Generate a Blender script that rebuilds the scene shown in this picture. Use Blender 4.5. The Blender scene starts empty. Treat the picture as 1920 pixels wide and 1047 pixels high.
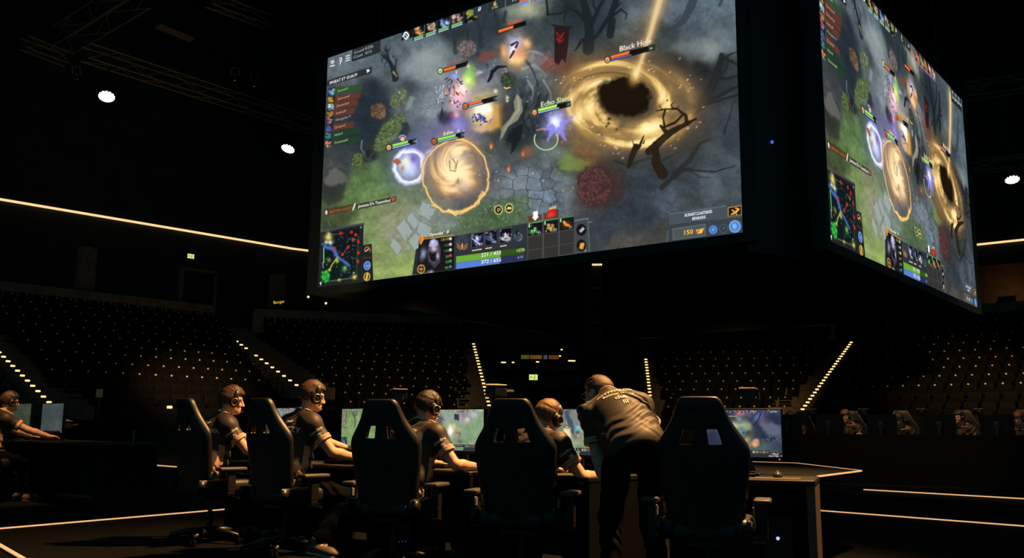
import bpy, bmesh, math, random
from mathutils import Vector, Matrix, Quaternion
from mathutils.bvhtree import BVHTree
sc = bpy.context.scene
COL = sc.collection
PI = math.pi
V3 = Vector

# ------------------------------------------------------------------ camera
FPX, PITCH, ROLL, EYE = 1740.0, math.radians(9.46), math.radians(0.5), 1.0
cam_data = bpy.data.cameras.new('camera'); cam = bpy.data.objects.new('camera', cam_data); COL.objects.link(cam)
cam_data.sensor_width = 36.0; cam_data.lens = FPX / 1920 * 36.0; cam_data.clip_end = 300
cam.matrix_world = Matrix.Translation((0, 0, EYE)) @ Matrix.Rotation(PI / 2 + PITCH, 4, 'X') @ Matrix.Rotation(ROLL, 4, 'Z')
sc.camera = cam
_f = V3((0, math.cos(PITCH), math.sin(PITCH))); _u0 = V3((0, -math.sin(PITCH), math.cos(PITCH))); _r0 = V3((1, 0, 0))
_r = _r0 * math.cos(ROLL) + _u0 * math.sin(ROLL); _u = _u0 * math.cos(ROLL) - _r0 * math.sin(ROLL)
def ray(px, py):
    d = _f * FPX + _r * (px - 960) + _u * (523.5 - py); return d / d.y
def at(px, py, Y):                       # the point of a sight line that lies Y metres ahead
    return V3((0, 0, EYE)) + ray(px, py) * Y
def atz(px, py, z):                      # ... or at height z
    d = ray(px, py); return V3((0, 0, EYE)) + d * ((z - EYE) / d.z)
def az(deg): a = math.radians(deg); return V3((math.sin(a), math.cos(a), 0))
def rz(deg): return -math.radians(deg)   # object turned so that its +Y looks along that heading

sc.view_settings.view_transform = 'Standard'; sc.view_settings.look = 'None'
sc.view_settings.exposure = 0; sc.view_settings.gamma = 1
sc.view_settings.use_curve_mapping = False
sc.cycles.use_denoising = True
sc.cycles.max_bounces = 5; sc.cycles.diffuse_bounces = 2; sc.cycles.glossy_bounces = 2; sc.cycles.sample_clamp_indirect = 1.5
w = bpy.data.worlds.new('world'); sc.world = w; w.use_nodes = True
w.node_tree.nodes['Background'].inputs[0].default_value = (.10, .55, .72, 1); w.node_tree.nodes['Background'].inputs[1].default_value = .13

# ------------------------------------------------------------------ materials
def lin(c):
    return tuple((k / 255 / 12.92) if k <= 10 else (((k / 255) + .055) / 1.055) ** 2.4 for k in c)
MATS = {}
def mat(name, col, rough=.6, metal=0.0, var=.25, scale=30.0, bump=0.0, spec=.5):
    """col is the surface's own colour, linear; a noise gives it a little unevenness"""
    if name in MATS: return MATS[name]
    m = bpy.data.materials.new(name); m.use_nodes = True; nt = m.node_tree; b = nt.nodes['Principled BSDF']
    b.inputs['Roughness'].default_value = rough; b.inputs['Metallic'].default_value = metal; b.inputs['Specular IOR Level'].default_value = spec
    tc = nt.nodes.new('ShaderNodeTexCoord'); n = nt.nodes.new('ShaderNodeTexNoise'); n.inputs['Scale'].default_value = scale; n.inputs['Detail'].default_value = 4
    nt.links.new(tc.outputs['Object'], n.inputs['Vector'])
    r = nt.nodes.new('ShaderNodeValToRGB'); r.color_ramp.elements[0].position = .3; r.color_ramp.elements[1].position = .7
    r.color_ramp.elements[0].color = tuple(k * (1 - var) for k in col) + (1,); r.color_ramp.elements[1].color = tuple(min(1, k * (1 + var)) for k in col) + (1,)
    nt.links.new(n.outputs['Fac'], r.inputs['Fac']); nt.links.new(r.outputs['Color'], b.inputs['Base Color'])
    if bump:
        bp = nt.nodes.new('ShaderNodeBump'); bp.inputs['Strength'].default_value = bump; bp.inputs['Distance'].default_value = .01
        nt.links.new(n.outputs['Fac'], bp.inputs['Height']); nt.links.new(bp.outputs['Normal'], b.inputs['Normal'])
    MATS[name] = m; return m
def hair_mat(name, col):
    m = mat(name, col, .5, var=.5, scale=1.0); nt = m.node_tree; n = [q for q in nt.nodes if q.type == 'TEX_NOISE'][0]; tc = [q for q in nt.nodes if q.type == 'TEX_COORD'][0]
    mp = nt.nodes.new('ShaderNodeMapping'); mp.inputs['Scale'].default_value = (340, 90, 40); nt.links.new(tc.outputs['Object'], mp.inputs['Vector']); nt.links.new(mp.outputs['Vector'], n.inputs['Vector'])
    bp = nt.nodes.new('ShaderNodeBump'); bp.inputs['Strength'].default_value = .7; bp.inputs['Distance'].default_value = .004; nt.links.new(n.outputs['Fac'], bp.inputs['Height']); nt.links.new(bp.outputs['Normal'], nt.nodes['Principled BSDF'].inputs['Normal']); return m
def glow(name, col, s=1.0, sample=False):
    if name in MATS: return MATS[name]
    m = bpy.data.materials.new(name); m.use_nodes = True; nt = m.node_tree; b = nt.nodes['Principled BSDF']
    b.inputs['Base Color'].default_value = tuple(k * .3 for k in col) + (1,); b.inputs['Emission Color'].default_value = tuple(col) + (1,); b.inputs['Emission Strength'].default_value = s
    if not sample: m.cycles.emission_sampling = 'NONE'
    MATS[name] = m; return m
def picture_mat(name, strength=1.0):
    m = bpy.data.materials.new(name); m.use_nodes = True; nt = m.node_tree; nt.nodes.clear()
    o = nt.nodes.new('ShaderNodeOutputMaterial'); e = nt.nodes.new('ShaderNodeEmission'); a = nt.nodes.new('ShaderNodeAttribute'); a.attribute_name = 'picture'
    nt.links.new(a.outputs['Color'], e.inputs['Color']); e.inputs['Strength'].default_value = strength; nt.links.new(e.outputs[0], o.inputs[0])
    m.cycles.emission_sampling = 'NONE'; return m

M_CARPET = mat('stage carpet', (.0036, .0042, .0042), .95, var=.45, scale=14, bump=.3, spec=.06)  # teal shadow cast put into this and the next three colours
M_RISER = mat('black riser board', (.0014, .0030, .0037), .75, spec=.12)
M_WALL = mat('dark arena wall', (.0055, .0110, .0125), .75, scale=1.5, spec=.3)
M_CEIL = mat('dark roof deck', (.006, .0115, .0130), .8, scale=.8, spec=.3)
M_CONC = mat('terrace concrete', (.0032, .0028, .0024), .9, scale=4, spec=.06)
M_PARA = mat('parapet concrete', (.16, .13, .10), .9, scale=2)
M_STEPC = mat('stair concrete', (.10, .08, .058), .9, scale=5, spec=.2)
M_SEAT = mat('dark seat plastic', (.0021, .0019, .0017), .7, scale=9, spec=.08)
M_GLINT = mat('seat glint dot', (.50, .46, .38), .3)  # pale disc standing in for the glint on each seat
M_TRUSS = mat('truss aluminium', (.30, .25, .18), .45, .6)
M_BLACK = mat('black powder coat', (.004, .0062, .0074), .5, spec=.45)  # black given the same teal shadow cast, as is the chair leather
M_GLOSS = mat('black gloss plastic', (.003, .004, .005), .3, var=.05, spec=.22)
M_DESK = mat('black desk laminate', (.012, .0105, .009), .42)
M_LEATHER = mat('black chair leather', (.0060, .0082, .0090), .45, scale=420, bump=.05)
M_NYLON = mat('black nylon', (.008, .0075, .007), .4)
M_LOGO = mat('dull chair lettering', (.045, .042, .040), .6)
M_STEEL = mat('brushed hinge steel', (.26, .22, .17), .4, .4)
M_PAD = mat('black mouse mat', (.050, .040, .032), .8, scale=60)
M_SKIN = mat('skin', (.62, .36, .24), .55, var=.10, scale=25)
M_SHIRT = mat('black jersey', (.029, .0235, .0175), .6, var=.25, scale=60)
M_PANEL = mat('peach jersey panel', (.55, .30, .20), .6, var=.15)
M_PRINT = mat('cream jersey print', (.92, .84, .70), .6)
M_PEACH = mat('peach jersey trim', (.80, .46, .30), .6, var=.1)
M_TROUSER = mat('black trousers', (.0024, .0028, .0030), .9, scale=40, spec=.05)
M_SHOE = mat('dark sneaker', (.10, .072, .05), .6)
M_SOLE2 = mat('dark shoe sole', (.05, .045, .04), .7)
M_SOLE = mat('pale shoe sole', (.55, .45, .34), .6)
M_CUP = mat('black headset', (.014, .013, .013), .28)
M_CUPRING = mat('bronze headset ring', (.35, .23, .12), .3, .6)
M_LED = glow('warm strip light', lin((255, 206, 140)), 1.25, True)
M_LED2 = glow('amber strip light', lin((250, 190, 130)), .95, True)
M_STEP = glow('step lamp', lin((255, 205, 130)), 1.7, True)
M_LAMP = glow('floodlight lens', lin((255, 232, 186)), 5.0)

# ------------------------------------------------------------------ mesh helpers
class MB:
    def __init__(s): s.b = bmesh.new()
    def _xf(s, vs, M):
        if M is not None: bmesh.ops.transform(s.b, matrix=M, verts=vs)
    def box(s, c, d, M=None, bevel=0.0, seg=2):
        r = bmesh.ops.create_cube(s.b, size=1); vs = r['verts']
        bmesh.ops.scale(s.b, vec=d, verts=vs); bmesh.ops.translate(s.b, vec=c, verts=vs)
        if bevel:
            es = list({e for v in vs for e in v.link_edges})
            q = bmesh.ops.bevel(s.b, geom=es, offset=bevel, segments=seg, affect='EDGES', profile=.5); vs = list(set(v for v in q['verts']) | {v for v in vs if v.is_valid})
        s._xf(vs, M); return s
    def cyl(s, a, b, r0, r1=None, n=12, caps=True):
        a, b = V3(a), V3(b); r1 = r0 if r1 is None else r1; d = b - a
        q = d.to_track_quat('Z', 'Y').to_matrix(); A, B = [], []
        for i in range(n):
            t = 2 * PI * i / n; o = q @ V3((math.cos(t), math.sin(t), 0)); A.append(s.b.verts.new(a + o * r0)); B.append(s.b.verts.new(b + o * r1))
        for i in range(n): s.b.faces.new((A[i], A[(i + 1) % n], B[(i + 1) % n], B[i]))
        if caps: s.b.faces.new(A[::-1]); s.b.faces.new(B)
        return s
    def ball(s, c, r, M=None, u=12, v=8):
        q = bmesh.ops.create_uvsphere(s.b, u_segments=u, v_segments=v, radius=1); vs = q['verts']
        bmesh.ops.scale(s.b, vec=(r, r, r) if isinstance(r, (int, float)) else r, verts=vs); bmesh.ops.translate(s.b, vec=c, verts=vs); s._xf(vs, M); return s
    def tube(s, pts, r, n=8, closed=False):
        pts = [V3(p) for p in pts]; N = len(pts); rings = []; rr = r if isinstance(r, (list, tuple)) else [r] * N
        for i, p in enumerate(pts):
            if closed: d = pts[(i + 1) % N] - pts[i - 1]
            else: d = pts[min(i + 1, N - 1)] - pts[max(i - 1, 0)]
            q = d.to_track_quat('Z', 'Y').to_matrix()
            rings.append([s.b.verts.new(p + q @ V3((math.cos(2 * PI * k / n), math.sin(2 * PI * k / n), 0)) * rr[i]) for k in range(n)])
        for i in range(N if closed else N - 1):
            A, B = rings[i], rings[(i + 1) % N]
            for k in range(n): s.b.faces.new((A[k], A[(k + 1) % n], B[(k + 1) % n], B[k]))
        if not closed: s.b.faces.new(rings[0][::-1]); s.b.faces.new(rings[-1])
        return s
    def prism(s, poly, z0, z1):
        A = [s.b.verts.new((p[0], p[1], z0)) for p in poly]; B = [s.b.verts.new((p[0], p[1], z1)) for p in poly]; n = len(poly)
        s.b.faces.new(A[::-1]); s.b.faces.new(B)
        for i in range(n): s.b.faces.new((A[i], A[(i + 1) % n], B[(i + 1) % n], B[i]))
        return s
    def ribbon(s, pts, z0, z1, th):                        # an upright wall of some thickness along a path
        pts = [V3((p[0], p[1], 0)) for p in pts]; L, R = [], []
        for i, p in enumerate(pts):
            d = (pts[min(i + 1, len(pts) - 1)] - pts[max(i - 1, 0)]).normalized(); n = V3((-d.y, d.x, 0)) * th
            L.append(p + n); R.append(p)
        return s.prism(L + R[::-1], z0, z1)
    def build(s, name, m, parent=None, smooth=False, loc=None, rot=None):
        bmesh.ops.recalc_face_normals(s.b, faces=s.b.faces)
        me = bpy.data.meshes.new(name); s.b.to_mesh(me); s.b.free()
        return link(name, me, m, parent, smooth, loc, rot)
def link(name, me, m, parent=None, smooth=False, loc=None, rot=None):
    for q in (m if isinstance(m, (list, tuple)) else [m]): me.materials.append(q)
    if smooth:
        me.polygons.foreach_set('use_smooth', [True] * len(me.polygons))
    o = bpy.data.objects.new(name, me); COL.objects.link(o)
    if parent is not None: o.parent = parent
    if loc is not None: o.location = loc
    if rot is not None: o.rotation_euler = (0, 0, rot) if isinstance(rot, (int, float)) else rot
    return o
def tag(o, label=None, cat=None, group=None, kind=None):
    if label: o['label'] = label
    if cat: o['category'] = cat
    if group: o['group'] = group
    if kind: o['kind'] = kind
    return o
def thing(name, label, cat, loc=(0, 0, 0), rot=0.0, group=None):
    o = bpy.data.objects.new(name, None); COL.objects.link(o); o.location = loc; o.rotation_euler = (0, 0, rot); o.empty_display_size = .1
    return tag(o, label, cat, group)
def structure(o): o['kind'] = 'structure'; return o
def copy_tree(o, parent=None):
    c = o.copy(); COL.objects.link(c)
    if parent is not None: c.parent = parent
    for ch in [q for q in bpy.data.objects if q.parent == o]: copy_tree(ch, c)
    return c
def subsurf(o, lv=2):
    md = o.modifiers.new('s', 'SUBSURF'); md.levels = lv; md.render_levels = lv
    dg = bpy.context.evaluated_depsgraph_get(); me = bpy.data.meshes.new_from_object(o.evaluated_get(dg)); o.modifiers.clear(); old = o.data; o.data = me; me.name = old.name; bpy.data.meshes.remove(old)
    me.polygons.foreach_set('use_smooth', [True] * len(me.polygons)); return o
def lettering(name, st, size, m, parent, M, depth=.001, align='CENTER', onto=None, push=.5):
    """raised letters; with onto (a BVH) they are pressed onto that surface along -Z of M"""
    cu = bpy.data.curves.new(name, 'FONT'); cu.body = st; cu.size = size; cu.align_x = align; cu.align_y = 'CENTER'; cu.resolution_u = 2
    cu.offset = size * (.022 if onto is not None else 0)
    if onto is None: cu.extrude = depth
    ob = bpy.data.objects.new(name, cu); COL.objects.link(ob)
    dg = bpy.context.evaluated_depsgraph_get(); me = bpy.data.meshes.new_from_object(ob.evaluated_get(dg)); bpy.data.objects.remove(ob); bpy.data.curves.remove(cu); me.name = name
    bm = bmesh.new(); bm.from_mesh(me)
    if onto is not None:
        bmesh.ops.triangulate(bm, faces=bm.faces); bmesh.ops.subdivide_edges(bm, edges=bm.edges, cuts=1)
    d = (M.to_3x3() @ V3((0, 0, -1))).normalized()
    for v in bm.verts:
        p = M @ v.co
        if onto is not None:
            h = onto.ray_cast(p - d * push, d, push * 2.5)
            if h[0] is not None: p = h[0] - d * .003
        v.co = p
    bm.to_mesh(me); bm.free()
    return link(name, me, m, parent)
# ------------------------------------------------------------------ picture shown on the hanging screens
import numpy as np

class Canvas:
    """a grid of light dots; (X, Y) gives each dot's drawing coordinate"""
    def __init__(s, X, Y, base=(0, 0, 0)):
        s.X, s.Y = X, Y
        s.C = np.empty(X.shape + (3,), np.float32); s.C[:] = np.array(base, np.float32) / 255
    def win(s, x0, y0, x1, y1):
        m = (s.X >= x0) & (s.X <= x1) & (s.Y >= y0) & (s.Y <= y1)
        r = np.where(m.any(1))[0]; c = np.where(m.any(0))[0]
        if len(r) == 0: return None
        return slice(r[0], r[-1] + 1), slice(c[0], c[-1] + 1)
    def mix(s, w, a, col, add=False):
        col = np.asarray(col, np.float32) / 255
        if col.ndim == 1: col = col[None, None, :]
        a = np.clip(a, 0, 1)[..., None]
        s.C[w] = s.C[w] + a * col if add else s.C[w] * (1 - a) + a * col
    def poly(s, pts, col, al=1.0, soft=1.0, noise=0.0, f=0.1, seed=0):
        P = np.array(pts, float)
        m = soft + noise + 2
        w = s.win(P[:, 0].min() - m, P[:, 1].min() - m, P[:, 0].max() + m, P[:, 1].max() + m)
        if w is None: return
        x, y = s.X[w], s.Y[w]
        if noise:
            x = x + noise * fbm(x * f, y * f, seed + 3, 3); y = y + noise * fbm(x * f, y * f, seed + 9, 3)
        d = np.full(x.shape, 1e9); ins = np.zeros(x.shape, bool)
        for i in range(len(P)):
            a, b = P[i - 1], P[i]
            e = b - a; L = max(e @ e, 1e-9)
            t = np.clip(((x - a[0]) * e[0] + (y - a[1]) * e[1]) / L, 0, 1)
            d = np.minimum(d, np.hypot(x - a[0] - t * e[0], y - a[1] - t * e[1]))
            if a[1] != b[1]:
                ins ^= ((a[1] > y) != (b[1] > y)) & (x < e[0] * (y - a[1]) / (b[1] - a[1]) + a[0])
        d = np.where(ins, -d, d)
        s.mix(w, np.clip(0.5 - d / soft, 0, 1) * al, col)
    def stroke(s, pts, ws, col, al=1.0, soft=1.0, add=False, noise=0.0):
        P = np.array(pts, float)
        ws = np.linspace(ws[0], ws[-1], len(P)) if len(ws) != len(P) else np.array(ws, float)
        m = ws.max() + soft + noise + 1
        w = s.win(P[:, 0].min() - m, P[:, 1].min() - m, P[:, 0].max() + m, P[:, 1].max() + m)
        if w is None: return
        x, y = s.X[w], s.Y[w]
        if noise:
            x = x + noise * fbm(x * .12, y * .12, 5, 2); y = y + noise * fbm(x * .12, y * .12, 6, 2)
        d = np.full(x.shape, 1e9)
        for i in range(len(P) - 1):
            a, b = P[i], P[i + 1]
            e = b - a; L = max(e @ e, 1e-9)
            t = np.clip(((x - a[0]) * e[0] + (y - a[1]) * e[1]) / L, 0, 1)
            d = np.minimum(d, np.hypot(x - a[0] - t * e[0], y - a[1] - t * e[1]) - (ws[i] + t * (ws[i + 1] - ws[i])) * .5)
        s.mix(w, np.clip(0.5 - d / soft, 0, 1) * al, col, add)
    def blob(s, cx, cy, rx, ry, col, al=1.0, rot=0.0, p=2.0, noise=0.0, f=0.08, seed=0, add=False, hard=0.0):
        R = max(rx, ry) * (2.6 if not hard else 1.3) + noise
        w = s.win(cx - R, cy - R, cx + R, cy + R)
        if w is None: return
        x, y = s.X[w] - cx, s.Y[w] - cy
        if noise:
            nx = noise * fbm(s.X[w] * f, s.Y[w] * f, seed, 3); ny = noise * fbm(s.X[w] * f, s.Y[w] * f, seed + 17, 3)
            x = x + nx; y = y + ny
        c, q = math.cos(math.radians(rot)), math.sin(math.radians(rot))
        r = np.hypot((x * c + y * q) / rx, (-x * q + y * c) / ry)
        a = np.exp(-r ** p) if not hard else np.clip(.5 + (1 - r) / hard, 0, 1)
        s.mix(w, a * al, col, add)
    def ring(s, cx, cy, rx, ry, wd, col, al=1.0, rot=0.0, noise=0.0, f=0.08, seed=0, soft=1.5, a0=None, a1=None, add=False):
        R = max(rx, ry) + wd + noise + 4
        w = s.win(cx - R, cy - R, cx + R, cy + R)
        if w is None: return
        x, y = s.X[w] - cx, s.Y[w] - cy
        if noise:
            x = x + noise * fbm(s.X[w] * f, s.Y[w] * f, seed, 3); y = y + noise * fbm(s.X[w] * f, s.Y[w] * f, seed + 17, 3)
        c, q = math.cos(math.radians(rot)), math.sin(math.radians(rot))
        u, v = (x * c + y * q) / rx, (-x * q + y * c) / ry
        r = np.hypot(u, v); d = np.abs(r - 1) * min(rx, ry) - wd * .5
        a = np.clip(.5 - d / soft, 0, 1)
        if a0 is not None:
            th = np.degrees(np.arctan2(y, x)) % 360
            a = a * (((th - a0) % 360) < (a1 - a0))
        s.mix(w, a * al, col, add)
    def text(s, st, x, y, h, col, ex=(1, 0), ey=(0, -1), al=1.0, shadow=None, wide=1.0):
        """text with its baseline starting at (x, y), capitals h tall"""
        T, adv = glyphs(st)
        if not len(T): return
        k = h / 0.7
        ex, ey = np.array(ex, float), np.array(ey, float)
        Q = np.array([x, y]) + T[..., :1] * k * wide * ex + T[..., 1:2] * k * ey
        if shadow is not None:
            s._tris(Q + np.array([.9, .9]), shadow, .8)
        s._tris(Q, col, al)
    def _tris(s, Q, col, al):
        lo, hi = Q.reshape(-1, 2).min(0) - 2, Q.reshape(-1, 2).max(0) + 2
        w = s.win(lo[0], lo[1], hi[0], hi[1])
        if w is None: return
        ss = 4
        gw, gh = int((hi[0] - lo[0]) * ss) + 2, int((hi[1] - lo[1]) * ss) + 2
        G = np.zeros((gh, gw), np.float32)
        for t in Q:
            p = (t - lo) * ss
            x0, y0 = np.maximum(np.floor(p.min(0)).astype(int), 0); x1, y1 = np.ceil(p.max(0)).astype(int) + 1
            yy, xx = np.mgrid[y0:min(y1, gh), x0:min(x1, gw)]
            if xx.size == 0: continue
            ar = (p[1][0] - p[0][0]) * (p[2][1] - p[0][1]) - (p[2][0] - p[0][0]) * (p[1][1] - p[0][1])
            if abs(ar) < 1e-9: continue
            ok = np.ones(xx.shape, bool)
            for i in range(3):
                a, b = p[i], p[(i + 1) % 3]
                ok &= ((b[0] - a[0]) * (yy + .0 - a[1]) - (b[1] - a[1]) * (xx + .0 - a[0])) * ar >= -1e-6
            G[y0:y0 + ok.shape[0], x0:x0 + ok.shape[1]] = np.maximum(G[y0:y0 + ok.shape[0], x0:x0 + ok.shape[1]], ok)
        B = G.copy()                                        # small box blur so that the edges are smooth
        for ax in (0, 1):
            B = (np.roll(B, 1, ax) + B + np.roll(B, -1, ax) + np.roll(B, 2, ax)) / 4
        gx = (s.X[w] - lo[0]) * ss; gy = (s.Y[w] - lo[1]) * ss
        ok = (gx > 0) & (gy > 0) & (gx < gw - 2) & (gy < gh - 2)
        ix = np.clip(gx.astype(int), 0, gw - 2); iy = np.clip(gy.astype(int), 0, gh - 2)
        s.mix(w, np.where(ok, B[iy, ix], 0) * al, col)

_LAT = np.random.RandomState(11).rand(64, 64).astype(np.float32) * 2 - 1
def vnoise(x, y, seed):
    x = x + seed * 7.31; y = y + seed * 3.17
    ix, iy = np.floor(x).astype(int), np.floor(y).astype(int)
    fx, fy = x - ix, y - iy
    fx = fx * fx * (3 - 2 * fx); fy = fy * fy * (3 - 2 * fy)
    g = lambda a, b: _LAT[a & 63, b & 63]
    return (g(ix, iy) * (1 - fx) + g(ix + 1, iy) * fx) * (1 - fy) + (g(ix, iy + 1) * (1 - fx) + g(ix + 1, iy + 1) * fx) * fy
def fbm(x, y, seed=0, n=4):
    o, a = 0, 0.55
    for i in range(n):
        o = o + a * vnoise(x, y, seed + i * 5); x = x * 2.03; y = y * 2.03; a *= .5
    return o
_GL = {}
def glyphs(st):
    if st in _GL: return _GL[st]
    cu = bpy.data.curves.new('lettering', 'FONT'); cu.body = st; cu.resolution_u = 2
    ob = bpy.data.objects.new('lettering', cu); bpy.context.scene.collection.objects.link(ob)
    dg = bpy.context.evaluated_depsgraph_get(); me = ob.evaluated_get(dg).to_mesh(); me.calc_loop_triangles()
    co = np.array([v.co[:2] for v in me.vertices]); tr = np.array([t.vertices[:] for t in me.loop_triangles])
    T = co[tr] if len(tr) else np.zeros((0, 3, 2))
    ob.to_mesh_clear(); bpy.data.objects.remove(ob); bpy.data.curves.remove(cu)
    _GL[st] = (T, co[:, 0].max() if len(co) else 0)
    return _GL[st]

def homog(src, dst):
    A = []
    for (x, y), (u, v) in zip(src, dst):
        A.append([x, y, 1, 0, 0, 0, -u * x, -u * y, -u]); A.append([0, 0, 0, x, y, 1, -v * x, -v * y, -v])
    return np.linalg.svd(np.array(A))[2][-1].reshape(3, 3)
def hx(H, x, y):
    q = H[2, 0] * x + H[2, 1] * y + H[2, 2]
    return (H[0, 0] * x + H[0, 1] * y + H[0, 2]) / q, (H[1, 0] * x + H[1, 1] * y + H[1, 2]) / q

BASE = '''625 125 92 103 109;680 95 86 98 105;740 75 72 84 92;640 150 80 92 98;700 130 82 94 101;740 110 76 88 97;790 90 80 95 101
800 105 98 112 116;830 110 85 98 105;850 60 42 51 56;880 50 42 52 58;920 40 40 50 56;900 90 48 58 64;960 20 88 98 92;985 15 135 142 122
1000 50 50 60 64;1040 30 42 52 56;1060 20 28 35 39;1100 15 50 60 67;1120 60 50 60 64;1140 80 55 58 55;1170 30 75 85 92;1200 60 82 79 72;1250 20 80 92 102
1290 30 70 84 94;1330 20 82 96 106;1365 15 85 100 108;1250 60 55 62 64;1300 70 62 74 82;1350 60 70 84 92;1370 80 72 86 92;1280 90 78 85 85
1330 95 88 98 98;1270 110 32 34 33;1310 120 30 32 33;1350 120 38 42 45;1375 150 47 53 58;625 170 58 66 72;700 160 48 56 62;680 200 34 43 53;660 230 37 47 58
640 300 53 57 60;620 310 58 60 62;700 215 30 38 46;735 130 68 78 84;770 135 102 114 120;800 125 110 120 124;830 135 100 110 115;770 165 70 80 88;800 170 104 114 121
780 200 100 112 120;760 220 90 100 108;820 200 110 120 126;740 250 58 64 60;720 280 68 86 60;680 330 84 108 64;650 370 78 102 60;700 360 94 122 74;630 400 60 70 46
690 420 104 122 76;740 400 122 128 95;760 350 84 98 75;740 340 80 104 75;720 470 122 138 86;760 500 128 148 82;750 440 138 138 115;780 420 122 132 122;620 340 50 53 50
900 150 92 98 102;930 130 82 87 92;1000 120 105 116 121;1020 100 58 65 71;990 180 50 61 71;1000 200 46 58 68;960 250 47 53 54;985 260 52 60 60;960 300 68 73 75
1000 290 74 84 88;1030 290 80 88 88;980 330 105 116 126;960 345 112 122 132;1010 340 106 119 131;1040 340 94 105 113;1020 380 94 108 122;960 390 80 100 72;930 410 68 92 62
880 410 74 94 66;830 410 108 120 112;1060 300 82 98 66;1050 250 88 74 55;1100 130 88 74 55;1080 290 108 80 52;1250 130 58 55 52;1300 250 55 57 58;1340 220 56 62 68
1370 250 50 57 64;1330 290 60 68 73;1290 300 55 61 64;1370 330 62 72 78;1330 350 72 82 88;1280 350 55 65 72;1240 320 44 52 56;1200 340 49 56 61;1200 400 43 50 58
1150 420 47 54 61;1250 380 62 71 81;1370 390 60 67 73;1160 460 74 72 66;1230 450 62 60 57;1120 440 50 55 61;1300 370 55 61 64;1110 350 66 52 50
640 200 40 49 58;650 260 38 46 54;690 250 32 40 48;870 250 90 95 110;860 300 95 88 80;820 260 92 98 115;800 300 95 105 110;870 370 85 90 92;900 330 80 86 88;930 250 66 70 66
1100 -60 46 56 62;1250 -80 70 84 94;1340 -100 66 80 88;1180 -40 60 70 76;1000 0 70 78 78;830 450 80 100 70;900 450 70 80 70;700 510 128 146 86;650 520 100 110 70;1300 420 52 57 62'''

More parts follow.
